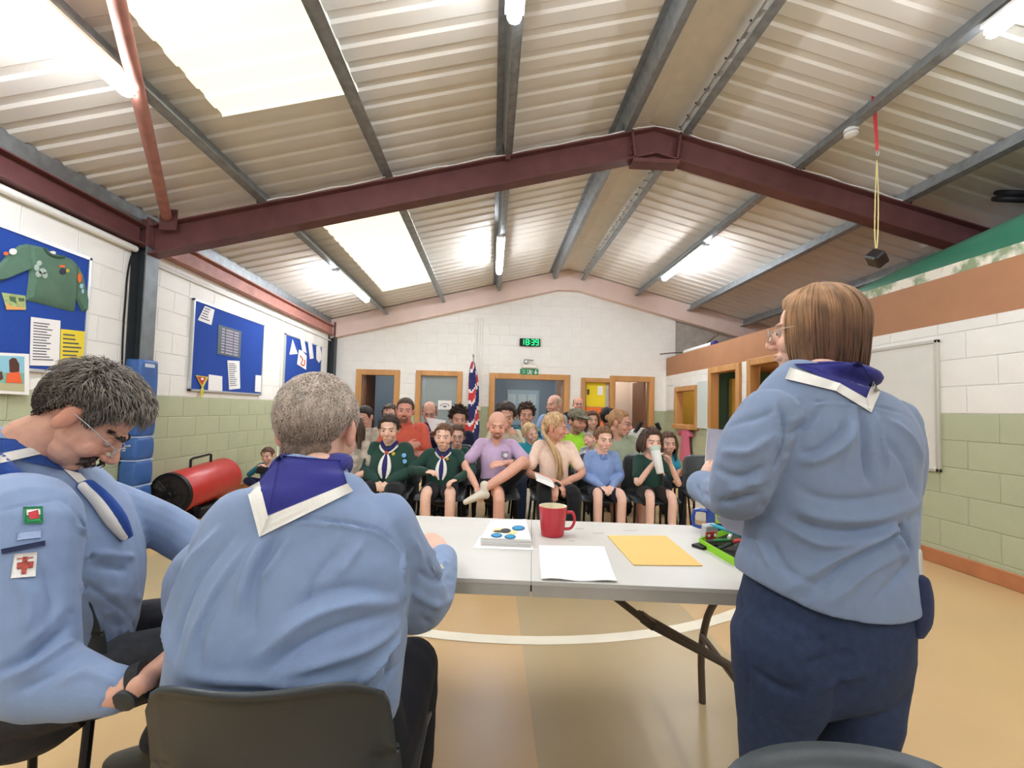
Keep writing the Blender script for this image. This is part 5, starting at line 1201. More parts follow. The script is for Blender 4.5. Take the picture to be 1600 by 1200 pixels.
for nm, q, mt, of in (('scarf_fold', [(0, 262), (95, 270), (150, 300), (0, 318)], SB, .006), ('scarf_border', [(0, 306), (118, 282), (153, 299), (0, 334)], SCW, .0075), ('scarf_fold', [(58, 325), (152, 299), (232, 366), (182, 352)], SB, .006), ('scarf_border', [(180, 350), (228, 362), (256, 392), (222, 390)], SCW, .0075)):
    meshobj(nm, *drape(BX, [cv7(p) for p in q], 10, 8, of, .004, 1.02), mt, P1, local=False)
def badge(bv, name, quad, mt, root, off=.004, d=.9):
    q = [cv7(p) for p in quad]; v, f = drape(bv, q, 5, 5, off, .003, d); return meshobj(name, v, f, mt, root, local=False)
fb = badge(bv1, 'flag_badge', [(66, 458), (121, 456), (123, 504), (68, 505)], clothm('2f8a55'), P1)
badge(bv1, 'flag_white', [(75, 465), (114, 463), (115, 480), (76, 482)], SCW, fb, .0055); badge(bv1, 'flag_green', [(76, 484), (115, 482), (116, 497), (77, 499)], clothm('3d9a62'), fb, .0055)
badge(bv1, 'flag_dragon', [(80, 474), (108, 466), (112, 490), (84, 493)], clothm('c8414a'), fb, .0065)
badge(bv1, 'name_tape', [(3, 578), (128, 553), (129, 567), (5, 592)], clothm('2a3350'), P1)
db = badge(bv1, 'district_badge', [(40, 592), (106, 586), (101, 655), (30, 661)], SCW, P1); RP = mat('badge_redprint', 'b8564a', .8, noise=.5, nscale=220)
badge(bv1, 'badge_cross', [(65, 600), (79, 599), (75, 648), (60, 649)], RP, db, .0055); badge(bv1, 'badge_cross', [(50, 616), (96, 612), (94, 628), (47, 632)], RP, db, .0057)
for t in (0, 1, 2): badge(bv1, 'badge_line', [(48+3*t*0, 604+t*14), (94, 600+t*14), (94, 603+t*14), (48, 607+t*14)], RP, db, .0056)
badge(bv1, 'faint_badge', [(50, 530), (118, 522), (116, 545), (48, 552)], clothm('9db0d2'), P1, .0035)
hd = hand_mesh(.0035, side=1, curl=.5, s=1.02); h0 = at(196, 1076, .82); h1_ = at(226, 1062, .83); hr = (orient(hd[0], h1_, at(250, 1040, .87)-h1_, (.5, .6, -.5)), hd[1])
hd2 = hand_mesh(.0035, side=-1, curl=.4); hl = (orient(hd2[0], (-.65, 1.265, .735), (.8, -.35, -.2), (0, 0, -1)), hd2[1])
inner = fuse([loft(tc, [(a*.75, b*.75) for a, b in trd], n=20, ref=LA), loft(ar, [(a*.62, a*.62) for a in arr], n=12), loft(al, [(.045,)*2]*3+[(.035,)*2, (.028,)*2], n=12)], .012, 2)
nk = loft([(-1.12, 1.10, .99), (-1.12, 1.085, 1.06), hx1((0, -.012, -.075)), hx1((0, -.01, -.03))], [(.064, .064), (.054, .056), (.050, .054), (.045, .045)], n=20, k=4)
skinobj('body', [(hx1(hv), hf), hr, hl, inner, nk, loft([h0-(h1_-h0)*.5, h0, h1_], [(.030, .026), (.030, .026), (.027, .022)], n=14)], 'cf9478', P1, [hcol, None, None, None, None, None]); eyes(hx1, P1)
m = MB(); w0 = at(219, 1066, .828); ax = _n(h1_-h0); m.lathe([(.0315, -.011), (.0335, -.009), (.0335, .009), (.0315, .011)], w0, n=24, axis=ax); ws = m.build('watch_strap', BLACK, P1, smooth=True)
m = MB(); m.lathe([(.017, -.004), (.019, 0), (.019, .006), (.014, .008)], w0-np.array([0, .030, .010]), n=16, axis=(0, -1, -.3)); m.build('watch_face', DGREY, ws, smooth=True)
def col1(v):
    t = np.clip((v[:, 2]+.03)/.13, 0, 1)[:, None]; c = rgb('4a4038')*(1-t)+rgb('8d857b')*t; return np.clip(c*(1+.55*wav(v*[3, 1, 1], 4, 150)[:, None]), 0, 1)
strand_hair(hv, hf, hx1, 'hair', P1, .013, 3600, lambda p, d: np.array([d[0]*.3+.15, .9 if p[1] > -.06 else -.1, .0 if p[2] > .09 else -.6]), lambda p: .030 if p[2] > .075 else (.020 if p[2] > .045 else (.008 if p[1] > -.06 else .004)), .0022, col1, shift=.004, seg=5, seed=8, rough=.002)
rmo = np.random.default_rng(2); mv = []; hb = tree(hv, hf)
def onface(x, z):
    r = hb.ray_cast(Vector((x, .3, z)), Vector((0, -1, 0))); return np.array(r[0]) if r[0] is not None else None
for i in range(700):
    x = rmo.uniform(-.036, .036); b = onface(x, -.046-.14*abs(x)+rmo.normal()*.003)
    if b is None: continue
    mv.append(loft([b-[0, .002, 0], b+[x*.15, .006, -.006], b+[x*.3, .004, -.016]], [(.0022, .0022), (.002, .002), (.0005, .0005)], n=4, k=0, round_caps=False))
v, f = joinvf(mv); meshobj('moustache', hx1(v), f, HAIR, P1, col=np.tile(np.append(rgb('3a2f2a'), 1), (len(v), 1)), local=False)
for sd in (-1, 1):
    mv = []
    for i in range(120):
        u = rmo.random(); b = onface(sd*(.012+.038*u), .023+.005*math.sin(u*3)+rmo.normal()*.0022)
        if b is not None: mv.append(loft([b-[0, .001, 0], b+[sd*.005, .003, .002], b+[sd*.011, .001, .001]], [(.0016, .0016), (.0014, .0014), (.0004, .0004)], n=4, k=0, round_caps=False))
    v, f = joinvf(mv); meshobj('eyebrow', hx1(v), f, HAIR, P1, col=np.tile(np.append(rgb('3a302a'), 1), (len(v), 1)), local=False)
def specs(hx, root, mt, r=.0012, w=.022, h=.016):
    m = MB()
    for sd in (-1, 1):
        m.tube([hx((sd*.032+w*math.copysign(abs(math.cos(t))**.8, math.cos(t)), .113-.1*abs(math.cos(t))*.08, .0+h*math.sin(t))) for t in np.linspace(0, 6.2832, 26)], r, n=6, close=True); m.tube([hx((sd*.054, .107, .005)), hx((sd*.079, .06, .010)), hx((sd*.0865, -.010, .012)), hx((sd*.085, -.025, -.004))], r, n=6, k=2)
    m.tube([hx((-.010, .112, .004)), hx((0, .116, .007)), hx((.010, .112, .004))], r, n=6); m_ = m.build('glasses', mt, root, smooth=2)
    for sd in (-1, 1): g_ = bpy.data.objects[m_.name]; v, f = ell((sd*.032, .1125, 0), (w*.97, .0008, h*.97), 16); meshobj('lens', hx(v), f, mat('lens_glass', 'e8eef0', .05, alpha=.16, spec=.6), g_, local=False)
specs(hx1, P1, ALU)
tr = []
for h, k_, an, toe in (((-1.12, 1.17, .50), (-.72, 1.32, .52), (-.70, 1.34, .1), (.12, .1, 0)), ((-1.20, 1.36, .50), (-.82, 1.55, .53), (-1.06, 1.55, .12), (-.16, .02, 0))):
    h, k_, an = map(np.array, (h, k_, an)); tr.append(loft([h, h*.5+k_*.5, k_, k_*.5+an*.5, an], [(.105, .10), (.095, .09), (.076, .076), (.068, .068), (.055, .055)], n=18)); shoe3(an*[1, 1, 0], an*[1, 1, 0]+toe, P1, '4a4740')
tr.append(loft([(-1.19, 1.27, .46), (-1.18, 1.26, .56), (-1.16, 1.24, .68)], [(.19, .18), (.198, .193), (.196, .197)], n=24, ref=LA, k=2))
v, f = fuse(tr, .008, 3); meshobj('trousers', cloth_noise(v, f, .003, 22), f, mat('grey_trousers', '3a3b40', .9, noise=.2, nscale=40), P1, local=False)
chair(-1.17, 1.32, .12, 'black plastic stacking chair under the man with the moustache')
# ---------------- standing woman with brown bob
P3 = thing('person', 'standing woman with brown bob, blue shirt and dark jeans, back turned, holding papers', 'person', (.76, 1.0, 0))
cv1 = lambda q: (1060+q[0]/1.538, 420+q[1]/1.538)
HC3 = at(1272, 520, 1.13); R3 = rotm(.85, .04, 0); hx3 = lambda p: np.array(p)*.93 @ R3.T+HC3
hv, hf, hcol = head_mesh(.003, 'dcae96', brow='7a5a40', neck=.052, necklen=.12, nose=.4)
t3 = [(590, 1240, 1362, 1.05, .058), (606, 1204, 1384, 1.05, .075), (632, 1176, 1415, 1.04, .095), (685, 1158, 1444, 1.03, .118), (740, 1163, 1440, 1.03, .130), (795, 1166, 1437, 1.03, .135), (850, 1163, 1434, 1.03, .138), (890, 1156, 1437, 1.03, .146), (912, 1150, 1440, 1.03, .150), (929, 1149, 1441, 1.03, .152)]
al = [at(1205, 648, .99), at(1176, 700, .98), at(1156, 758, 1.0), at(1146, 780, 1.05), at(1124, 774, 1.13), at(1098, 760, 1.22)]
alr = [.066, .070, .066, .059, .051, .045]
ar = [at(1388, 660, 1.04), at(1396, 720, 1.07), at(1385, 780, 1.14), at(1330, 780, 1.25), at(1240, 765, 1.3)]
v, f = fuse([sect(t3, caps=False), loft(al, [(a, a) for a in alr], n=20), loft(ar, [(.066,)*2, (.066,)*2, (.06,)*2, (.05,)*2, (.042,)*2], n=18)], .0055, 4)
zc = at(1295, 929, 1.03); hw = .20; low = np.clip((zc[2]+.20-v[:, 2])/.20, 0, 1)
v[:, 2] += low*(np.where(v[:, 0] < zc[0], .040, .012)*np.clip(np.abs((v[:, 0]-zc[0])/hw), 0, 1)**2.0)
st3 = [([(240, 320), (340, 318), (430, 322), (500, 336), (560, 360)], .0035, -.0035), ([(240, 328), (340, 326), (430, 330), (500, 344)], .004, .003),
       ([(436, 332), (448, 420), (458, 520)], .008, -.008), ([(468, 345), (486, 410), (505, 480)], .009, .006), ([(424, 334), (412, 400), (395, 480)], .011, .004), ([(455, 340), (470, 430), (480, 520)], .007, .004),
       ([(243, 322), (252, 390), (246, 440), (232, 480)], .006, -.009), ([(232, 322), (241, 390), (236, 440)], .007, .006),
       ([(248, 455), (320, 462), (390, 430), (432, 370)], .013, .007), ([(252, 440), (320, 442), (380, 405), (420, 350)], .011, -.005), ([(255, 400), (300, 380), (340, 340)], .010, -.005), ([(260, 370), (300, 350)], .009, .004),
       ([(210, 545), (320, 592), (450, 600), (580, 560)], .016, .008), ([(200, 570), (320, 622), (450, 632), (578, 590)], .014, -.008), ([(240, 505), (340, 550), (450, 555), (570, 520)], .014, -.005), ([(230, 600), (340, 660), (440, 650), (540, 610)], .014, .006),
       ([(270, 770), (370, 700), (470, 650), (535, 615)], .014, .007), ([(300, 790), (400, 715), (500, 655), (550, 625)], .012, -.007), ([(370, 800), (450, 730), (540, 680)], .013, .005), ([(190, 640), (220, 720), (200, 770)], .013, .005), ([(220, 650), (260, 720), (330, 760)], .012, -.004), ([(480, 790), (530, 740), (560, 700)], .012, -.005),
       ([(530, 612), (548, 640), (562, 690)], .009, -.012), ([(515, 620), (535, 660), (548, 710)], .010, .006),
       ([(90, 480), (150, 500), (215, 470)], .012, -.006), ([(110, 440), (170, 440), (230, 400)], .013, .006), ([(60, 540), (120, 560), (190, 540)], .011, -.007), ([(70, 510), (140, 530), (210, 505)], .012, .006), ([(120, 380), (180, 360), (230, 340)], .013, -.004), ([(45, 520), (60, 560), (100, 600)], .008, -.006), ([(500, 360), (560, 410), (585, 470)], .012, .005), ([(490, 400), (545, 470), (570, 540)], .013, -.005)]
v = cloth_noise(v, f, .0022, 51); v = folds(v, f, st3, cv1); bv3 = tree(v, f); meshobj('shirt', v, f, mat('blue_shirt_grey', '7a8aa4', .85, noise=.05, nscale=30, bump=.12, bscale=500, sheen=.15), P3, local=False)
nc = at(1300, 592, 1.06); ring = [nc+np.array([.080*math.sin(t), -.072*math.cos(t)+.01, .02-.035*(1+math.cos(t-2.4))*.5]) for t in np.linspace(0, 2*math.pi, 40)]
v, f = loft(ring, [(.018, .030)]*len(ring), n=12, k=0, ref=(0, 0, 1)); rv, rf = fuse([(v, f), sect([(590, 1240, 1362, 1.05, .060), (612, 1196, 1388, 1.05, .083), (650, 1168, 1426, 1.04, .106)])], .006, 6); bvr = tree(rv, rf); bv2 = bv3; B3 = BV()
meshobj('scarf_roll', v, f, NAV2, P3, local=False)
z5 = lambda q: (1020+q[0]/2.7276, 420+q[1]/2.7276)
for q in ([(600, 405), (885, 395), (938, 480), (912, 555)], [(600, 405), (912, 555), (800, 480), (700, 425)]): meshobj('scarf_triangle', *drape(B3, [z5(p) for p in q], 14, 14, .0065, .004, .9), NAV2, P3, local=False)
for q in ([(563, 468), (585, 418), (800, 488), (780, 520)], [(780, 520), (800, 488), (912, 552), (932, 612)], [(932, 612), (910, 552), (940, 478), (970, 525)]): meshobj('scarf_border', *drape(B3, [z5(p) for p in q], 14, 6, .0078, .004, .9), SCW, P3, local=False)
hd = hand_mesh(.0035, side=1, curl=.75, s=.95); h0 = at(1097, 758, 1.235); hl = (orient(hd[0], h0, at(1104, 728, 1.32)-h0, (1, .3, .1)), hd[1])
hd2 = hand_mesh(.0035, side=-1, curl=.7, s=.95); hr = (orient(hd2[0], at(1236, 764, 1.305), (-.9, .1, .3), (0, -1, 0)), hd2[1])
inner = fuse([sect([(y, l*.82+(l+r)*.09, r*.82+(l+r)*.09, Y, b*.75) for y, l, r, Y, b in t3], n=20), loft(al, [(a*.62, a*.62) for a in alr], n=12), loft(ar, [(.042,)*2, (.042,)*2, (.038,)*2, (.034,)*2, (.028,)*2], n=12)], .012, 2)
skinobj('body', [(hx3(hv), hf), hl, hr, inner], 'dcae96', P3, [hcol, None, None, None]); eyes(hx3, P3); specs(hx3, P3, mat('spec_clear', 'b9a79a', .2), r=.0018, w=.025, h=.019)
# bob: strands falling from the crown
rb = np.random.default_rng(12); hp = [hair_cap(hv, hf, .016, .0, 5, .002)]; cols = []
E = np.array([.089, .110, .104]); c0 = np.array([0, -.014, .028])
for i in range(1500):
    ph = rb.random()*2*math.pi; back = -math.cos(ph)           # ph=0 is the face direction
    if abs(math.atan2(math.sin(ph), math.cos(ph))) < .95: continue
    side = np.array([math.sin(ph), math.cos(ph)]); pts = []; j = rb.normal()*.06; rs = 1+rb.normal()*.018+rb.random()*.05
    for t in np.linspace(.12+.2*rb.random(), 1.72, 7):
        q = ph+j*t; pts.append(c0+E*rs*np.array([math.sin(q)*math.sin(t), math.cos(q)*math.sin(t), math.cos(t)]))
    e = pts[-1]; zl = -.105+.018*rb.normal()-.012*back; tuck = .012*max(0, back)+.006
    pts.append(np.array([e[0]*(1.0-tuck*2), e[1]*(1-tuck*3), (e[2]+zl)/2])); pts.append(np.array([e[0]*(.93-tuck*3), e[1]*(.90-tuck*3.5), zl]))
    hp.append(loft(pts, [(.0042, .0028)]*7+[(.0040, .0026), (.0008, .0008)], n=5, k=2, round_caps=False))
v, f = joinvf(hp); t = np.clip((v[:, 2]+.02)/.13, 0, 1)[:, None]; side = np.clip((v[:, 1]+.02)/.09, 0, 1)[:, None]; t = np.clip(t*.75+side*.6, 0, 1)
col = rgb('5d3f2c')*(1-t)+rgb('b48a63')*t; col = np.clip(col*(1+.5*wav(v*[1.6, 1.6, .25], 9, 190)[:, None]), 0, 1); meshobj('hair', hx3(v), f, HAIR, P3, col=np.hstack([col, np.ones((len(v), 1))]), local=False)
j3 = [sect([(870, 1172, 1420, 1.03, .122), (915, 1164, 1428, 1.03, .134), (975, 1150, 1432, 1.03, .143), (1015, 1150, 1418, 1.03, .140), (1055, 1154, 1396, 1.03, .128), (1078, 1156, 1392, 1.03, .10)], k=3, caps=False)]
for rows, an in (([(1000, 1150, 1290, 1.0, .12), (1060, 1152, 1280, 1.0, .115), (1110, 1157, 1258, 1.0, .098), (1160, 1160, 1246, 1.0, .080), (1230, 1162, 1246, 1.02, .072)], (.63, 1.05, .08)), ([(1000, 1285, 1406, 1.02, .11), (1060, 1282, 1396, 1.02, .105), (1110, 1282, 1392, 1.0, .098), (1160, 1284, 1380, 1.0, .080), (1230, 1282, 1372, 1.0, .072)], (.83, .99, .08))):
    P = [at((l+r)/2, y, Y) for y, l, r, Y, b in rows]; R = [((r-l)/2*Y/F, b) for y, l, r, Y, b in rows]; P += [np.array(an)*.5+P[-1]*.5, np.array(an)]; R += [(.055, .06), (.048, .055)]
    j3.append(loft(P, R, n=22, k=4, ref=(1, 0, 0))); shoe3(np.array(an)*[1, 1, 0], np.array(an)*[1, 1, 0]+[-.1, .17, 0], P3, '3a3a3e')
v, f = fuse(j3, .007, 3); v = cloth_noise(v, f, .003, 61); bvj = tree(v, f)
v = folds(v, f, [([(150, 770), (160, 900), (170, 1050)], .004, -.004), ([(225, 800), (232, 860), (280, 890), (345, 890), (390, 870)], .004, -.004), ([(300, 960), (350, 940), (420, 925)], .012, -.006), ([(340, 1010), (400, 980), (460, 970)], .012, .005), ([(180, 960), (230, 1000), (290, 1015)], .012, -.005)], cv1); meshobj('jeans', v, f, DENIM, P3, local=False)
# steel pen torch and navy pouch in the back pocket
a, b = at(1431, 862, .93), at(1436, 922, .93); m = MB(); m.tube([a, b], .0105, n=14); m.lathe([(.0105, 0), (.0085, .006), (0, .008)], a, n=14, axis=a-b); tag(m.build('steel_torch', ALU, None, smooth=True), 'slim silver metal torch sticking out of the pouch on the woman\'s hip', 'torch')
v, f = loft([at(1432, 905, .93), at(1434, 930, .93), at(1432, 965, .93), at(1428, 986, .93)], [(.016, .024), (.020, .026), (.021, .026), (.015, .02)], n=16, k=3, ref=(1, 0, 0), sup=3); o = meshobj('belt_pouch', v, f, clothm('2b3350'), None); tag(o, 'navy pouch clipped at the standing woman\'s hip', 'pouch')
# papers she holds
m = MB(); m.prism([at(1106, 669, 1.29), at(1165, 675, 1.29), at(1160, 765, 1.27), at(1101, 735, 1.30)], (0, .003, 0)); tag(m.build('paper_sheets', mat('paper_lilac', 'dcdbe6', .8), None), 'white sheets of paper held up in the standing woman\'s hand', 'paper')
m = MB(); m.prism([at(1118, 808, 1.22), at(1190, 800, 1.2), at(1190, 850, 1.2), at(1135, 828, 1.22)], (0, .003, 0)); tag(m.build('paper_sheets', MATS['paper_lilac'], None), 'pale folded sheets showing below the standing woman\'s elbow', 'paper')
chair(.417, .272, math.pi-.04, 'empty black stacking chair behind the standing woman, only its top edge showing')
# ------------------------------------------------------------------ folding table and what lies on it
TZ = .72
def onT(px, py, dz=0): return onZ(px, py, TZ+dz)
a, b = onT(718, 900), onT(1147, 918); ta = math.atan2(b[1]-a[1], b[0]-a[0])
mid = onT(830, 908); tx = np.array([math.cos(ta), math.sin(ta), 0]); ty = np.array([-math.sin(ta), math.cos(ta), 0])
fd = onT(830, 812); depth = np.dot(fd-mid, ty)
T0 = thing('folding_table', 'long white plastic folding table with brown steel legs and a centre fold', 'table', tuple(mid*[1, 1, 0]))
TW = mat('table_white', 'c9c7bf', .38, noise=.05, nscale=5, spec=.4); TE = mat('table_edge', 'b9b5ab', .5, noise=.12, nscale=9)
def tp_(u, w, z=0): p = mid+tx*u+ty*w; return np.array([p[0], p[1], TZ+z])
HLf = .91
for s, nm in ((-1, 'table_leaf'), (1, 'table_leaf')):
    pts = []; r = .05
    o_ = [(0.0007*s, 0), (HLf*s-r*s, 0)]+[(HLf*s-r*s+r*s*math.sin(q), r-r*math.cos(q)) for q in np.linspace(.3, 1.57, 5)]+[(HLf*s-r*s+r*s*math.cos(q), depth-r+r*math.sin(q)) for q in np.linspace(0, 1.57, 6)]+[(.0007*s, depth)]
    m = MB(); m.prism([tp_(u, w, 0) for u, w in o_], (0, 0, -.012)); o = m.build(nm, TW, T0)
    c = (HLf*s/2, depth/2); m = MB(); m.prism([tp_(c[0]+(u-c[0])*.996, c[1]+(w-c[1])*.994, -.012) for u, w in o_], (0, 0, -.034)); m.build('table_rim', TE, T0)
m = MB(); m.box(tp_(0, depth/2, -.035), (.05, depth*.9, .02), rot=(0, 0, ta)); m.build('hinge_bar', mat('leg_brown', '5f5348', .45, metal=.4, noise=.1), T0); LB = MATS['leg_brown']
for s in (1, -1):
    for w in (.09, depth-.09):
        m = MB(); m.tube([tp_(.80*s, w, -.04), tp_(.80*s, w, -.26), tp_(.76*s, w-.0, -.36), tp_(.735*s, w, -.50), tp_(.74*s, w, -TZ+.02), tp_(.74*s, w, -TZ)], .0145, n=10, k=3); m.build('leg', LB, T0, smooth=True)
    for u_, z_ in ((.737, -.44), (.80, -.05)): m = MB(); m.tube([tp_(u_*s, .09, z_), tp_(u_*s, depth-.09, z_)], .012, n=8); m.build('crossbar', LB, T0, smooth=True)
    m = MB(); m.tube([tp_(.14*s, depth/2-.04, -.05), tp_(.42*s, depth/2-.04, -.25)], .012, n=8); m.tube([tp_(.40*s, depth/2+.0, -.236), tp_(.80*s, depth/2, -.44)], .010, n=8); m.tube([tp_(.44*s, depth/2-.06, -.26), tp_(.68*s, depth/2-.10, -.36), tp_(.737*s, .12, -.44)], .010, n=8); m.build('folding_brace', LB, T0, smooth=True)
    m = MB(); m.box(tp_(.425*s, depth/2-.03, -.25), (.05, .04, .03), rot=(0, .6*s, ta)); m.build('brace_sleeve', LB, T0)
def sheet(name, quad, label, mt, n=1, cat='paper', z=.0005, th=.0008, curl=0):
    A, B, D, E = [onT(*q) for q in quad]; vs = []; N = 8
    for i in range(N+1):
        for j in range(N+1):
            u, w = i/N, j/N; p = (A*(1-u)+B*u)*(1-w)+(E*(1-u)+D*u)*w; vs.append(p+[0, 0, z+th+curl*(max(0, w-.6)/.4)**2*(.5+.5*math.sin(u*9))])
    P = np.array(vs); k = len(P); fs = [(i*(N+1)+j, (i+1)*(N+1)+j, (i+1)*(N+1)+j+1, i*(N+1)+j+1) for i in range(N) for j in range(N)]
    Q = P-[0, 0, th]; ff = fs+[tuple(a+k for a in q[::-1]) for q in fs]; w1 = N+1; ring = [i*w1 for i in range(N+1)]+[N*w1+j for j in range(1, w1)]+[i*w1+N for i in range(N-1, -1, -1)]+[j for j in range(N-1, 0, -1)]
    for a_, b_ in zip(ring, ring[1:]+ring[:1]): ff.append((a_, b_, b_+k, a_+k))
    o = meshobj(name, np.vstack([P, Q]), ff, mt, None, smooth=0); return tag(o, label, cat) if label else o
sheet('paper_sheet', [(842, 853), (944, 855), (964, 911), (846, 907)], 'white printed sheets lying at the near edge of the table between mug and envelope', PAPER, z=.0008, th=.002, curl=.006)
o = bpy.data.objects[-1] if False else None
sheet('envelope', [(949, 838), (1040, 838), (1098, 885), (990, 884)], 'plain manila envelope lying flat on the white table', mat('manila', 'e2bd74', .75, noise=.04), z=.0005, th=.003, cat='envelope')
# stacked papers with printed badges
sheet('paper_sheet', [(750, 838), (826, 838), (834, 860), (739, 857)], 'lowest loose sheet poking out under the stack of badge leaflets', PAPER, z=.0005, th=.001)
ST = thing('leaflet_stack', 'stack of white leaflets printed with blue badges beside the red mug', 'leaflets', tuple(onT(788, 838)))
q = [(767, 824), (820, 822), (830, 856), (751, 853)]
for i in range(8):
    A, B, D, E = [onT(x+random.uniform(-1.2, 1.2), y+random.uniform(-.5, .5)) for x, y in q]; z = .0025+i*.0035; m = MB(); m.prism([p+[0, 0, z] for p in (A, B, D, E)], (0, 0, .0022)); m.build('leaflet', PAPER, ST)
zt_ = .0025+7*.0035+.0024; lift = 10
def oval(px, py, rx, ry, mt, nm, dz=0, parent=ST):
    P = [onT(px+rx*math.cos(t), py+ry*math.sin(t), zt_) + [0, 0, .0006+dz] for t in np.linspace(0, 6.2832, 20)[:-1]]; m = MB(); m.prism(P, (0, 0, .0008)); return m.build(nm, mt, parent)
BB = mat('print_blue', '2f8fbf', .6); BBd = mat('print_dkblue', '1f5f86', .6)
for (x, y, rx, ry) in ((810, 825.5, 10, 4), (776, 837, 9, 3.5), (797, 839, 9, 3.5)): b_ = oval(x, y, rx, ry, BBd, 'printed_badge'); oval(x, y, rx*.78, ry*.7, BB, 'badge_centre', .001, b_)
oval(780, 829.5, 11, 3.6, mat('print_cream', 'd9d49a', .6), 'printed_badge'); oval(799, 832, 9, 3.4, MATS['print_cream'], 'printed_badge'); oval(790, 830, 8, 3.6, BLACK, 'printed_emblem', .001); oval(783, 831, 12, 1.4, BLACK, 'printed_wing', .0014)
# red mug
c = onT(863, 836); M = thing('mug', 'red mug with cream inside standing on the white table', 'mug', tuple(c))
r = 22*c[1]/F; h = 44*c[1]/F*1.02
m = MB(); m.lathe([(r*.72, .0), (r*.78, .002), (r*.80, .006), (r*.86, h*.3), (r*.95, h*.75), (r, h), (r*.97, h+.001)], c, n=36, cap=False); m.lathe([(0, .0005), (r*.72, 0)], c, n=36, cap=False); m.build('outside', mat('mug_red', 'bf2f3c', .25, spec=.5), M, smooth=True)
m = MB(); m.lathe([(r*.97, h+.001), (r*.92, h), (r*.87, h*.7), (r*.80, h*.2), (0, h*.15)], c, n=36, cap=False); m.build('inside', mat('mug_cream', 'e9dfc4', .3, spec=.5), M, smooth=True)
m = MB(); m.tube([c+[r*.90, -.004, h*.78], c+[r*1.35, -.01, h*.80], c+[r*1.52, -.012, h*.55], c+[r*1.3, -.01, h*.28], c+[r*.84, -.004, h*.22]], [.006, .0065, .006, .006, .006], n=10, k=4); m.build('handle', MATS['mug_red'], M, smooth=True)
# clutter beside the standing woman
c = onT(1112, 832); B = thing('drinking_mug', 'dark blue plastic mug with a lime label beside the sweets box', 'mug', tuple(c))
m = MB(); m.lathe([(.036, 0), (.04, .005), (.042, .10), (.038, .10), (.036, .01), (0, .01)], c+[.02, 0, 0], n=28); m.build('cup', mat('plastic_blue', '2b4a9e', .25, spec=.5), B, smooth=True)
m = MB(); m.tube([c+[-.018, 0, .09], c+[-.075, 0, .092], c+[-.078, 0, .03], c+[-.018, 0, .022]], .008, n=8, k=2); m.build('handle', MATS['plastic_blue'], B, smooth=True)
m = MB(); m.prism([c+[-.005, -.044, .05], c+[.05, -.04, .045], c+[.05, -.042, .10], c+[-.01, -.046, .105]], (0, .003, 0)); m.build('lime_label', mat('lime', 'b9dc3a', .6), B)
c = onT(1096, 812); B = thing('water_bottle', 'crinkled clear plastic water bottle standing behind the blue mug', 'bottle', tuple(c))
m = MB(); pr = [(.026, 0), (.03, .006)]+[(.03-.003*(i % 2), .02+.014*i) for i in range(10)]+[(.028, .17), (.013, .20), (.013, .215)]; m.lathe(pr, c+[.0, 0, 0], n=22); m.build('body', mat('clear_plastic', 'dfe6e4', .08, alpha=.35, spec=.6), B, smooth=True)
m = MB(); m.lathe([(.015, .212), (.015, .23), (0, .231)], c, n=14); m.build('cap', WPLAS, B, smooth=True)
bx = [onT(1093, 852), onT(1148, 832), onT(1200, 870), onT(1148, 884)]; B = thing('stationery_box', 'shallow lime green open box of pens and packets in front of the blue mug', 'box', tuple(onT(1120, 860)))
LM = mat('lime_box', '8fce2f', .5)
m = MB(); m.prism(bx, (0, 0, .004)); m.build('base', BLACK, B)
for i in range(4):
    p, q = bx[i], bx[(i+1) % 4]; n = _n(np.cross(q-p, (0, 0, 1)))*.003; m = MB(); m.prism([p, q, q-n, p-n], (0, 0, .026)); m.build('side', LM, B)
cen = np.mean(bx, axis=0)
for i, (u, w, L, ang, cc, nm, lb) in enumerate(((-.03, -.02, .13, .5, '27302c', 'pen', 'black pen lying across the lime box'), (.0, .0, .14, -.3, '3d7f4a', 'pen', 'green pen lying across the lime box'), (.03, -.03, .10, .1, 'c8323a', 'marker', 'red marker in the lime box'), (.01, .03, .13, .9, 'd9dcd6', 'pen', 'white pen at the back of the lime box'), (-.02, .02, .12, 2.2, '2aa6b8', 'pen', 'turquoise pen standing askew in the lime box'), (.05, .0, .12, 1.9, '1f2024', 'marker', 'black marker slanting out of the lime box'))):
    p = cen+[u, w, .022+.011*i]; d = np.array([math.cos(ang), math.sin(ang), .12])*L/2; m = MB(); m.tube([p-d, p+d*.75, p+d*.78, p+d], [.0065, .0065, .005, .002], n=10); tag(m.build(nm, mat('pen_'+cc, cc, .4), None, smooth=True), lb, nm)
c = onT(1108, 838, .06); P_ = thing('sweet_packet', 'small silver and red carton propped against the blue mug', 'packet', tuple(c)); m = MB(); cp = onT(1108, 846); m.box(cp+[0, 0, .035], (.06, .03, .068), rot=(.15, 0, .25), bev=.004); m.build('carton', mat('silver_card', 'b9bbc2', .4, metal=.3), P_)
m = MB(); m.box(cp+[0, -.016, .028], (.05, .004, .028), rot=(.15, 0, .25)); m.build('red_panel', mat('red_card', 'c7402f', .5), P_)
for dx in (-.012, .014): m = MB(); m.lathe([(.007, 0), (.007, .002)], cp+[dx, -.020, .030+dx*.05], n=12, axis=(.25, -1, 0)); m.build('white_dot', WPLAS, P_)
m = MB(); m.box(onT(1101, 852, .006), (.09, .05, .01), rot=(0, 0, .5), bev=.002); tag(m.build('black_card', BLACK, None), 'flat black card under the corner of the lime box', 'card')
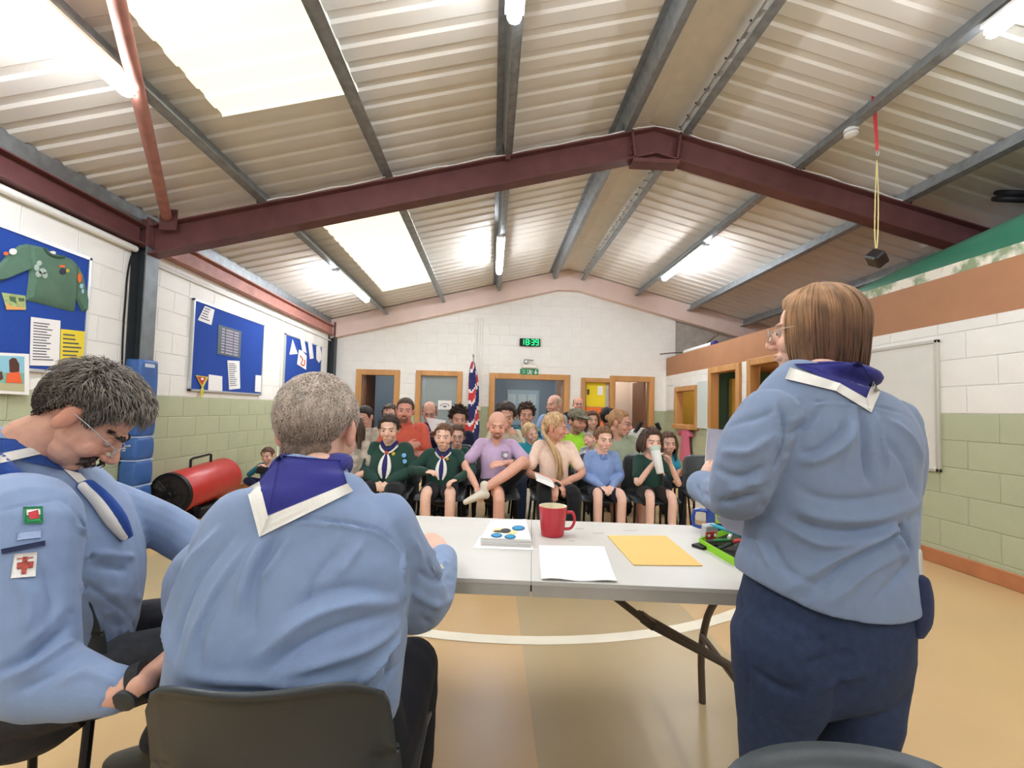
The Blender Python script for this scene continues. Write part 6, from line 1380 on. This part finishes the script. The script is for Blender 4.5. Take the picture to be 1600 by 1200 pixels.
# turquoise object under the table
c = tp_(.21, .10, -.066); v, f = loft([c+[-.06, 0, 0], c, c+[.07, .01, 0]], [(.012, .01), (.022, .012), (.01, .01)], n=12, ref=(0, 1, 0)); o = meshobj('ribbon_bundle', v, f, mat('turquoise', '1f9fb4', .6), None); tag(o, 'small turquoise bundle tucked under the table top by the brace', 'ribbon')
for i, (x, y, rx, ry) in enumerate(((905, 826, 8, 1.2), (935, 833, 10, .9), (893, 845, 6, 1.0), (700, 868, 10, 1.4), (985, 829, 12, .8))):
    P = [onT(x+rx*math.cos(t), y+ry*math.sin(t))+[0, 0, .0004] for t in np.linspace(0, 6.2832, 10)[:-1]]; m = MB(); m.prism(P, (0, 0, .0003)); m.build('scuff', mat('scuff_grey', 'bdb9b0', .6), T0)
# ------------------------------------------------------------------ the audience
PI = math.pi
def aud(label, px, py, Y, hpx, chairlabel=None, seat=.44, lean=-.06, dy=0, chairgroup=None, face_dir=PI, hs=None, smul=1, **kw):
    """px,py: head centre in the photograph; hpx: head height in pixels"""
    hs = hs or hpx/F*Y/.232; c = at(px, py+hpx*.03, Y)
    s = max(.3, (c[2]-seat-.125*hs)/(.10+.49*math.cos(lean)))*smul; off = .49*s*math.sin(lean)+.045*hs
    x, y = c[0]+off*math.sin(face_dir)*1, c[1]-off*math.cos(face_dir)
    I = person(label, (x, y, 0), face_dir, s=s, seat=seat, hs=hs, lean=lean, **kw)
    if chairlabel: chair(x, y+.03, face_dir, chairlabel, 'audience chairs mostly hidden by people' if chairgroup else None)
    return I
GRN = '24443a'
Q = {}
# front row
aud('person in beige patterned top in the front row, half hidden behind the grey-haired man', 548, 668, 4.05, 40, 'black chair at the hidden end of the front row, behind the grey-haired man', style='bob', hair='4a3a30', top='tee', topc='b7ab9c', topc2='8f8578', botc='1c1c20', g=1.1)
I = aud('boy in dark green sweatshirt, navy neckerchief and long black trousers', 608, 670, 4.05, 42, 'black chair under the boy in long black trousers', hair='3a2c24', top='sweater', topc=GRN, botc='1b1b1f', skin='e3b79c', scarf='navy', headrot=(.05, .12, 0), hairkw=dict(thick=.012, n=160), g=1.4, face=dict(child=True))
patch(I, .38, .125, -.075, .016, 'c9a83a'); patch(I, .34, .13, -.06, .012, 'cfd6d6'); patch(I, .31, .135, .075, .020, '8ea59a'); patch(I, .36, .10, -.195, .020, '7fb4e6'); patch(I, .29, .10, -.205, .020, '7fb4e6')
I = aud('round-faced boy in dark green sweatshirt, white-edged scarf and black shorts', 693, 682, 4.05, 39, 'black chair under the round-faced boy in shorts', hair='6b4a33', top='sweater', topc=GRN, bottom='shorts', botc='1d1d21', skin='e8b9a0', scarf='navy', lean=-.16, headrot=(-.03, .05, 0), hairkw=dict(thick=.010, n=60), g=1.3, face=dict(child=True, fat=1.14), arms={1: ((.27, .03, .66), (.12, .22, .68), (-.9, .4, 0), (0, -.4, -1)), -1: ((-.27, .03, .66), (-.15, .24, .62), (.7, .6, -.2), (0, 0, -1))})
patch(I, .37, .15, -.07, .014, 'c8963a')
I = aud('bald man with goatee in lilac t-shirt and black shorts, ankle crossed over his knee', 777, 664, 4.05, 42, 'black chair under the man in the lilac t-shirt', style='bald', top='tee', topc='c9afd0', bottom='shorts', botc='1c1d22', skin='dc9f86', legs='cross', lean=.10, headrot=(.0, .18, 0), shoe='d9d2c2', g=1.0, face=dict(beard='6b4636', beard_kind='goatee', brow='8a5a44'),
        arms={1: ((.28, .12, .72), (.16, .40, .56), (-.3, .7, -.5), (0, 0, -1)), -1: ((-.28, .12, .74), (-.06, .30, .76), (.9, .2, -.1), (0, -.6, -.8))})
m = MB(); p = I['tp'](.36, .128, -.085); m.box(p, (.062, .006, .058), rot=(-.1, 0, 0)); m.build('chest_logo', mat('logo_grey', '9a94a8', .8), I['root'], local=True)
m = MB(); 
for k in range(3): m.lathe([(.020-.005*k, 0), (.020-.005*k, .003)], p+np.array([.006*k-.008, .002+.001*k, -.008]), n=10, axis=(0, 1, -.1))
m.build('logo_arc', WPLAS, I['root'], local=True)
I = aud('woman with long blond ponytail over her shoulder in peach t-shirt and black trousers, head turned', 868, 667, 4.05, 42, 'black chair under the woman in the peach t-shirt', style='ponytail', hair='c6a67c', top='tee', topc='f6dcc9', botc='18181b', skin='cf9075', headrot=(1.15, .1, 0), g=.98, lean=.02, face=dict(brow='a8825c'), hairkw=dict(thick=.014, n=120, side=1, len=.04), arms={1: ((.25, .06, .66), (.0, .30, .60), (-.5, .5, -.7), (0, 0, -1)), -1: ((-.25, .08, .66), (.03, .33, .57), (.2, .5, -.9), (0, 0, -1))})
m = MB(); m.lathe([(.030, -.012), (.033, 0), (.030, .012)], I['H'][-1]+np.array([-.02, -.01, .02]), n=16, axis=(-.4, -.2, .5)); m.build('watch', BLACK, I['root'], local=True)
w = I['root'].matrix_basis; x0 = I['root'].location
m = MB(); m.prism([at(838, 746, 3.72), at(866, 757, 3.70), at(866, 763, 3.68), at(838, 751, 3.70)], (.0, .16, .02)); tag(m.build('paper_sheet', PAPER, None), 'white folded paper on the lap of the woman in peach', 'paper')
I = aud('boy in light blue buttoned shirt frowning, hands together between bare knees', 943, 686, 4.05, 38, 'black chair under the boy in the blue shirt', hair='7d5a3e', top='shirt', topc='86a0cf', bottom='shorts', botc='1d2233', skin='e8b8a2', headrot=(.12, .1, -.04), hairkw=dict(thick=.012, n=150), lean=.02, g=1.0, face=dict(child=True))
m = MB(); [m.tube([I['tp'](.47, .075, sx*.03), I['tp'](.41, .10, sx*.02)], .016, n=8) for sx in (-1, 1)]; m.build('collar', clothm('6f8cc4'), I['root'], local=True)
I = aud('child with chin-length brown hair in dark green t-shirt drinking from a white tumbler', 1018, 690, 4.05, 41, 'black chair under the child drinking from the tumbler', style='bob', hair='4a352a', top='tee', topc=GRN, bottom='shorts', botc='2c2422', skin='e6b7a2', headrot=(.05, .05, 0), g=1.02, face=dict(child=True), hairkw=dict(thick=.015, n=160, fall=.06), arms={1: ((.185, .20, .60), (.055, .26, .80), (-.35, .25, .9), (-.8, .3, 0)), -1: ((-.185, .20, .60), (-.085, .26, .78), (.35, .25, .9), (.8, .3, 0))})
R_ = I['root']; b0 = np.array(R_.location)
ca = at(1029, 716, 3.74); cb = at(1023, 678+24, 3.80); a = at(1032, 740, 3.74); b = at(1024, 704, 3.80); ax = _n(b-a)
T = thing('tumbler', 'tall white insulated tumbler with a pale green lid held at the child\'s mouth', 'tumbler', tuple(a)); L = np.linalg.norm(b-a)
m = MB(); m.lathe([(.028, 0), (.032, .004), (.040, L*.7), (.042, L)], a, n=24, axis=ax); m.build('cup', mat('tumbler_white', 'e9ebe8', .35), T, smooth=True)
m = MB(); m.lathe([(.046, L), (.048, L+.012), (.046, L+.032), (.03, L+.04)], a, n=24, axis=ax); m.build('lid', mat('lid_green', 'b9cdbb', .4), T, smooth=True)
chair(at(1104, 740, 4.2)[0], 4.15, PI-.15, 'empty black stacking chair in the front row behind the papers the woman holds')
# second row
G2 = 'x'
I = aud('large man with goatee in coral t-shirt, arms crossed', 633, 641, 4.95, 38, 'black chair under the man in the coral t-shirt', chairgroup=0, style='short', hair='4b3a30', top='tee', topc='cf5f4a', botc='2a2a30', skin='d78f76', arms='cross', g=1.22, headrot=(.12, .05, -.03), face=dict(beard='7a5240', beard_kind='goatee', fat=1.08), hairkw=dict(thick=.008, n=0))
aud('boy in glasses and green sweatshirt peering between the front-row chairs', 714, 681, 4.85, 34, 'black chair under the boy in glasses', hair='5b3d2c', top='sweater', topc='2d5546', botc='1d1d22', skin='e2b199', glasses='33333a', face=dict(child=True), headrot=(.1, .1, 0))
aud('small blond child in turquoise top with face turned up', 829, 677, 4.95, 30, 'black chair under the small blond child', style='short', hair='d2b386', top='tee', topc='2a93a3', botc='33405a', skin='e6b49c', headrot=(.4, .0, .3), hairkw=dict(thick=.016, n=120, len=.03), face=dict(child=True, brows=False))
I = aud('man in lime t-shirt and camouflage cap holding a baby', 902, 658, 4.95, 36, 'black chair under the man in the lime t-shirt', style='short', hair='3a2d26', top='tee', topc='a9e83c', botc='33363c', skin='c98a6e', headrot=(.5, .1, 0), g=1.08, face=dict(beard='4a3a30', beard_kind='stubble'), arms={1: ((.27, .10, .74), (.04, .30, .72), (-.9, .2, .1), (0, -.3, 1)), -1: ((-.26, .10, .74), (-.02, .34, .66), (.9, .2, .1), (0, -.3, 1))})
hx = I['hx']; CP = mat('camo', '8d8874', .9, col2='676454', nscale=40)
v1 = ell((0, -.012, .065), (.090, .110, .075), 22); v2 = loft([(0, .07, .066), (0, .12, .062), (0, .165, .050)], [(.075, .012), (.070, .010), (.045, .008)], n=16, k=3, ref=(1, 0, 0)); v, f = fuse([v1, v2], .007, 2); meshobj('cap', hx(v), f, CP, I['root'])
BABY = aud('baby with fine grey-blond hair in a grey suit held against the lime t-shirt', 914, 690, 4.55, 22, None, seat=.62, s=None, style='short', hair='b09a86', top='sweater', topc='9fa3ad', topc2='d9d9dc', botc='c9c9cc', skin='e3ab94', headrot=(-.9, .2, .6), legs='dangle', shoe='d8d8d8', face=dict(child=True, brows=False, fat=1.15), hairkw=dict(thick=.006, n=40)) if False else None
pb = at(914, 692, 4.55); BABY = person('baby with fine hair in a grey and white suit held against the lime t-shirt', (pb[0]+.05, 4.55, 0), PI-.5, s=.42, seat=.60, hs=.66, style='short', hair='a8937f', top='sweater', topc='9fa3ad', topc2='d9d9dc', botc='c9c9cc', skin='e3ab94', headrot=(-.5, .2, .5), legs='dangle', shoe='d8d8d8', face=dict(child=True, brows=False, fat=1.15), hairkw=dict(thick=.006, n=40), lean=-.1)
I = aud('woman in sage green t-shirt with hair tied back and glasses, smiling to the side', 968, 660, 4.9, 40, 'black chair under the woman in the sage t-shirt', style='tied', hair='a9805a', top='tee', topc='a3ad93', botc='6b7a78', skin='d99a80', glasses='4a4a52', headrot=(1.0, .15, 0), g=1.3, lean=.0, arms='lap', bottom='shorts')
aud('girl with long brown hair in turquoise top half hidden behind the child with the tumbler', 1044, 692, 4.9, 34, 'black chair under the girl in turquoise', style='long', hair='5a3f30', top='tee', topc='3aa0bf', botc='333842', skin='e0ae97', face=dict(child=True), headrot=(-.1, .1, 0))
# third row and beyond
aud('woman with dark tied hair and glasses in cream patterned top looking down', 570, 651, 5.7, 32, 'black chair under the woman in the cream patterned top', style='tied', hair='2e2420', top='tee', topc='cfc6b6', topc2='b0a594', botc='2a2a30', skin='d8a58c', glasses='3a2e2a', headrot=(-.35, .35, 0))
aud('dark-haired man mostly hidden behind the boy in long trousers', 609, 648, 5.9, 32, 'black chair under the dark-haired man behind the boy in long trousers', style='short', hair='4a382c', top='tee', topc='8a8f98', botc='2a2a30', skin='d9a58a')
I = aud('balding man in glasses and navy shirt reading a sheet of paper', 671, 644, 5.7, 33, 'black chair under the man reading', style='balding', hair='5b4636', top='shirt', topc='2c3864', botc='2a2a30', skin='d59a80', glasses='4a4a50', headrot=(.1, .3, 0), arms={1: ((.25, .10, .78), (.12, .30, .90), (-.5, .5, .6), (0, .6, -.3)), -1: ((-.25, .10, .78), (-.14, .28, .88), (.4, .5, .5), (0, .6, -.3))})
m = MB(); m.prism([at(665, 652, 5.3), at(697, 657, 5.3), at(690, 676, 5.25), at(674, 673, 5.25)], (0, .003, 0)); tag(m.build('paper_sheet', PAPER, None), 'white sheet of paper raised by the balding man reading', 'paper')
m = MB(); m.prism([at(668, 655, 5.45), at(680, 655, 5.45), at(680, 676, 5.45), at(668, 676, 5.45)], (0, .004, 0)); m.build('red_panel', clothm('c04a3c'), None) if False else None
aud('youth with thick dark curly hair in navy t-shirt', 717, 655, 5.6, 34, 'black chair under the youth with curly hair', style='curly', hair='3b2a22', top='tee', topc='232a42', botc='22242c', skin='d9a186', hairkw=dict(thick=.020, n=260, len=.022, rough=.008, r0=.011), headrot=(.15, .1, 0))
aud('dark-haired man in cream shirt resting his face on his hand behind the lilac t-shirt', 790, 650, 5.3, 40, 'black chair under the man in the cream shirt', style='short', hair='3f2f27', top='shirt', topc='cdc6ac', botc='2a2a30', skin='d79d82', hairkw=dict(thick=.016, n=200), headrot=(.0, .2, 0), arms={1: ((.26, .12, .70), (.12, .30, .62), (-.6, .5, -.3), (0, 0, -1)), -1: ((-.24, .22, .72), (-.09, .18, .90), (.3, -.1, .9), (0, -.9, 0))})
aud('man with dark curly hair in turquoise patterned shirt near the double door', 822, 649, 6.3, 33, 'black chair under the man in the patterned shirt', style='curly', hair='4a3428', top='tee', topc='1f5f73', topc2='7fc4c9', botc='2a2a30', skin='dba188', hairkw=dict(thick=.016, n=260, len=.02, rough=.008, r0=.011))
aud('girl with long brown hair in pale grey top behind the camouflage cap', 925, 657, 5.9, 28, 'black chair under the girl with long brown hair', style='long', hair='5f3f30', top='tee', topc='b9b7b2', botc='333842', skin='e0ab92', face=dict(child=True), hairkw=dict(thick=.016, n=120, fall=.14))
aud('person with black hair mostly hidden behind the woman in sage green', 950, 652, 6.2, 30, 'black chair under the hidden black-haired person', style='short', hair='1d1a1a', top='tee', topc='3a3a40', botc='2a2a30', skin='c9937a', headrot=(2.4, 0, 0))
I = aud('balding man in light blue shirt and navy neckerchief perched by the double door, looking aside', 866, 632, 6.9, 31, None, seat=.60, style='balding', hair='b39a80', top='shirt', topc='93aad0', botc='2a2f3c', skin='d9a089', headrot=(-.9, .05, 0), scarf='navy', g=1.15)
aud('bald man in glasses and black polo shirt by the door frame', 903, 632, 7.4, 24, None, seat=.62, style='balding', hair='8a7a6c', top='tee', topc='22232a', botc='2a2a30', skin='d79a80', glasses='4a4a50', g=1.2, arms='cross')
def stool(x, y, label):
    r = thing('stool', label, 'stool', (x, y, 0)); m = MB(); m.lathe([(.17, .52), (.18, .53), (.18, .55), (.16, .56)], (x, y, 0), n=24); m.build('seat', BLACK, r, smooth=True)
    for i in range(4): t = .785+i*1.5708; m = MB(); m.tube([(x+.12*math.cos(t), y+.12*math.sin(t), .53), (x+.19*math.cos(t), y+.19*math.sin(t), 0)], .013, n=8); m.build('leg', LEG, r, smooth=True)
stool(at(866, 632, 6.9)[0], 6.9, 'black stool under the balding man in the light blue shirt'); stool(at(903, 632, 7.4)[0], 7.4, 'black stool under the man in the black polo shirt')
# boy on the floor by the left wall
pf = at(410, 722, 6.5); I = person('small boy in teal top sitting on the floor with a dark gadget', (pf[0], 6.6, 0), PI+.1, s=.62, seat=.0, hs=.93, style='short', hair='5f4333', top='sweater', topc='2b7f96', botc='23284a', skin='e0ae95', headrot=(0, .15, 0), lean=.12, face=dict(child=True), arms={1: ((.19, .20, .26), (.07, .30, .34), (-.4, .4, .6), (-.7, .3, 0)), -1: ((-.19, .20, .26), (-.07, .30, .34), (.4, .4, .6), (.7, .3, 0))}) if False else None
I = person('small boy in teal top sitting on the floor with a dark gadget', (pf[0]+.12, 6.45, 0), PI+.1, s=.60, seat=.03, hs=.93, style='short', hair='5f4333', top='sweater', topc='2b7f96', botc='23284a', skin='e0ae95', headrot=(0, .15, 0), lean=.1, face=dict(child=True), legs='floor', arms={1: ((.19, .16, .25), (.06, .24, .34), (-.3, .4, .6), (-.7, .3, 0)), -1: ((-.19, .16, .25), (-.06, .24, .34), (.3, .4, .6), (.7, .3, 0))})
c = at(410, 735, 6.12); m = MB(); m.box(c, (.16, .03, .09), rot=(-.3, 0, 0), bev=.012); tag(m.build('handheld_gadget', BLACK, None), 'dark handheld gadget in front of the small boy on the floor', 'gadget')
c = at(352, 763, 6.9); m = MB(); m.box((c[0]+.12, 7.1, .12), (.5, .5, .22), bev=.03); tag(m.build('cardboard_box', mat('card_tan', 'b8744a', .8, noise=.1), None), 'low orange-brown box on the floor between the red heater and the small boy', 'box')
# pushchair behind the second row
p = at(1008, 668, 5.4); PC = thing('pushchair', 'dark pushchair with raised black handles behind the woman in sage green', 'pushchair', (p[0], 5.6, 0))
for px0, py0, px1, py1 in ((992, 676, 1002, 660), (1031, 672, 1026, 661)):
    m = MB(); m.tube([at(px0, py0, 5.5), at(px1, py1, 5.5)], .028, n=10); m.build('handle', BLACK, PC, smooth=True); m = MB(); m.tube([at(px0, py0, 5.5), at(px0-4, py0+40, 5.55), (p[0], 5.7, .3)], .015, n=8); m.build('frame_tube', ALU, PC, smooth=True)
v, f = fuse([loft([(p[0], 5.55, .95), (p[0], 5.55, .7), (p[0], 5.5, .45)], [(.16, .10), (.2, .16), (.18, .2)], n=18)], .015, 2); meshobj('hood', cloth_noise(v, f, .006, 5), f, clothm('d8d6d0'), PC, local=False)
for sx in (-1, 1):
    for yy in (5.35, 5.85): m = MB(); m.lathe([(.09, -.02), (.11, -.015), (.11, .015), (.09, .02)], (p[0]+sx*.22, yy, .11), n=20, axis=(1, 0, 0)); m.build('wheel', BLACK, PC, smooth=True)
m = MB(); m.tube([(p[0]-.22, 5.35, .11), (p[0], 5.6, .45), (p[0]+.22, 5.35, .11)], .014, n=8); m.tube([(p[0]-.22, 5.85, .11), (p[0], 5.6, .45), (p[0]+.22, 5.85, .11)], .014, n=8); m.build('chassis', DGREY, PC, smooth=True)
c = at(1062, 757, 4.6); m = MB(); m.lathe([(.03, 0), (.035, .01), (.035, .15), (.02, .18), (.02, .2)], (c[0], 4.7, 0), n=16); tag(m.build('drinks_bottle', mat('bottle_grey', 'c9c9c4', .4), None, smooth=True), 'pale drinks bottle on the floor behind the empty front-row chair', 'bottle')
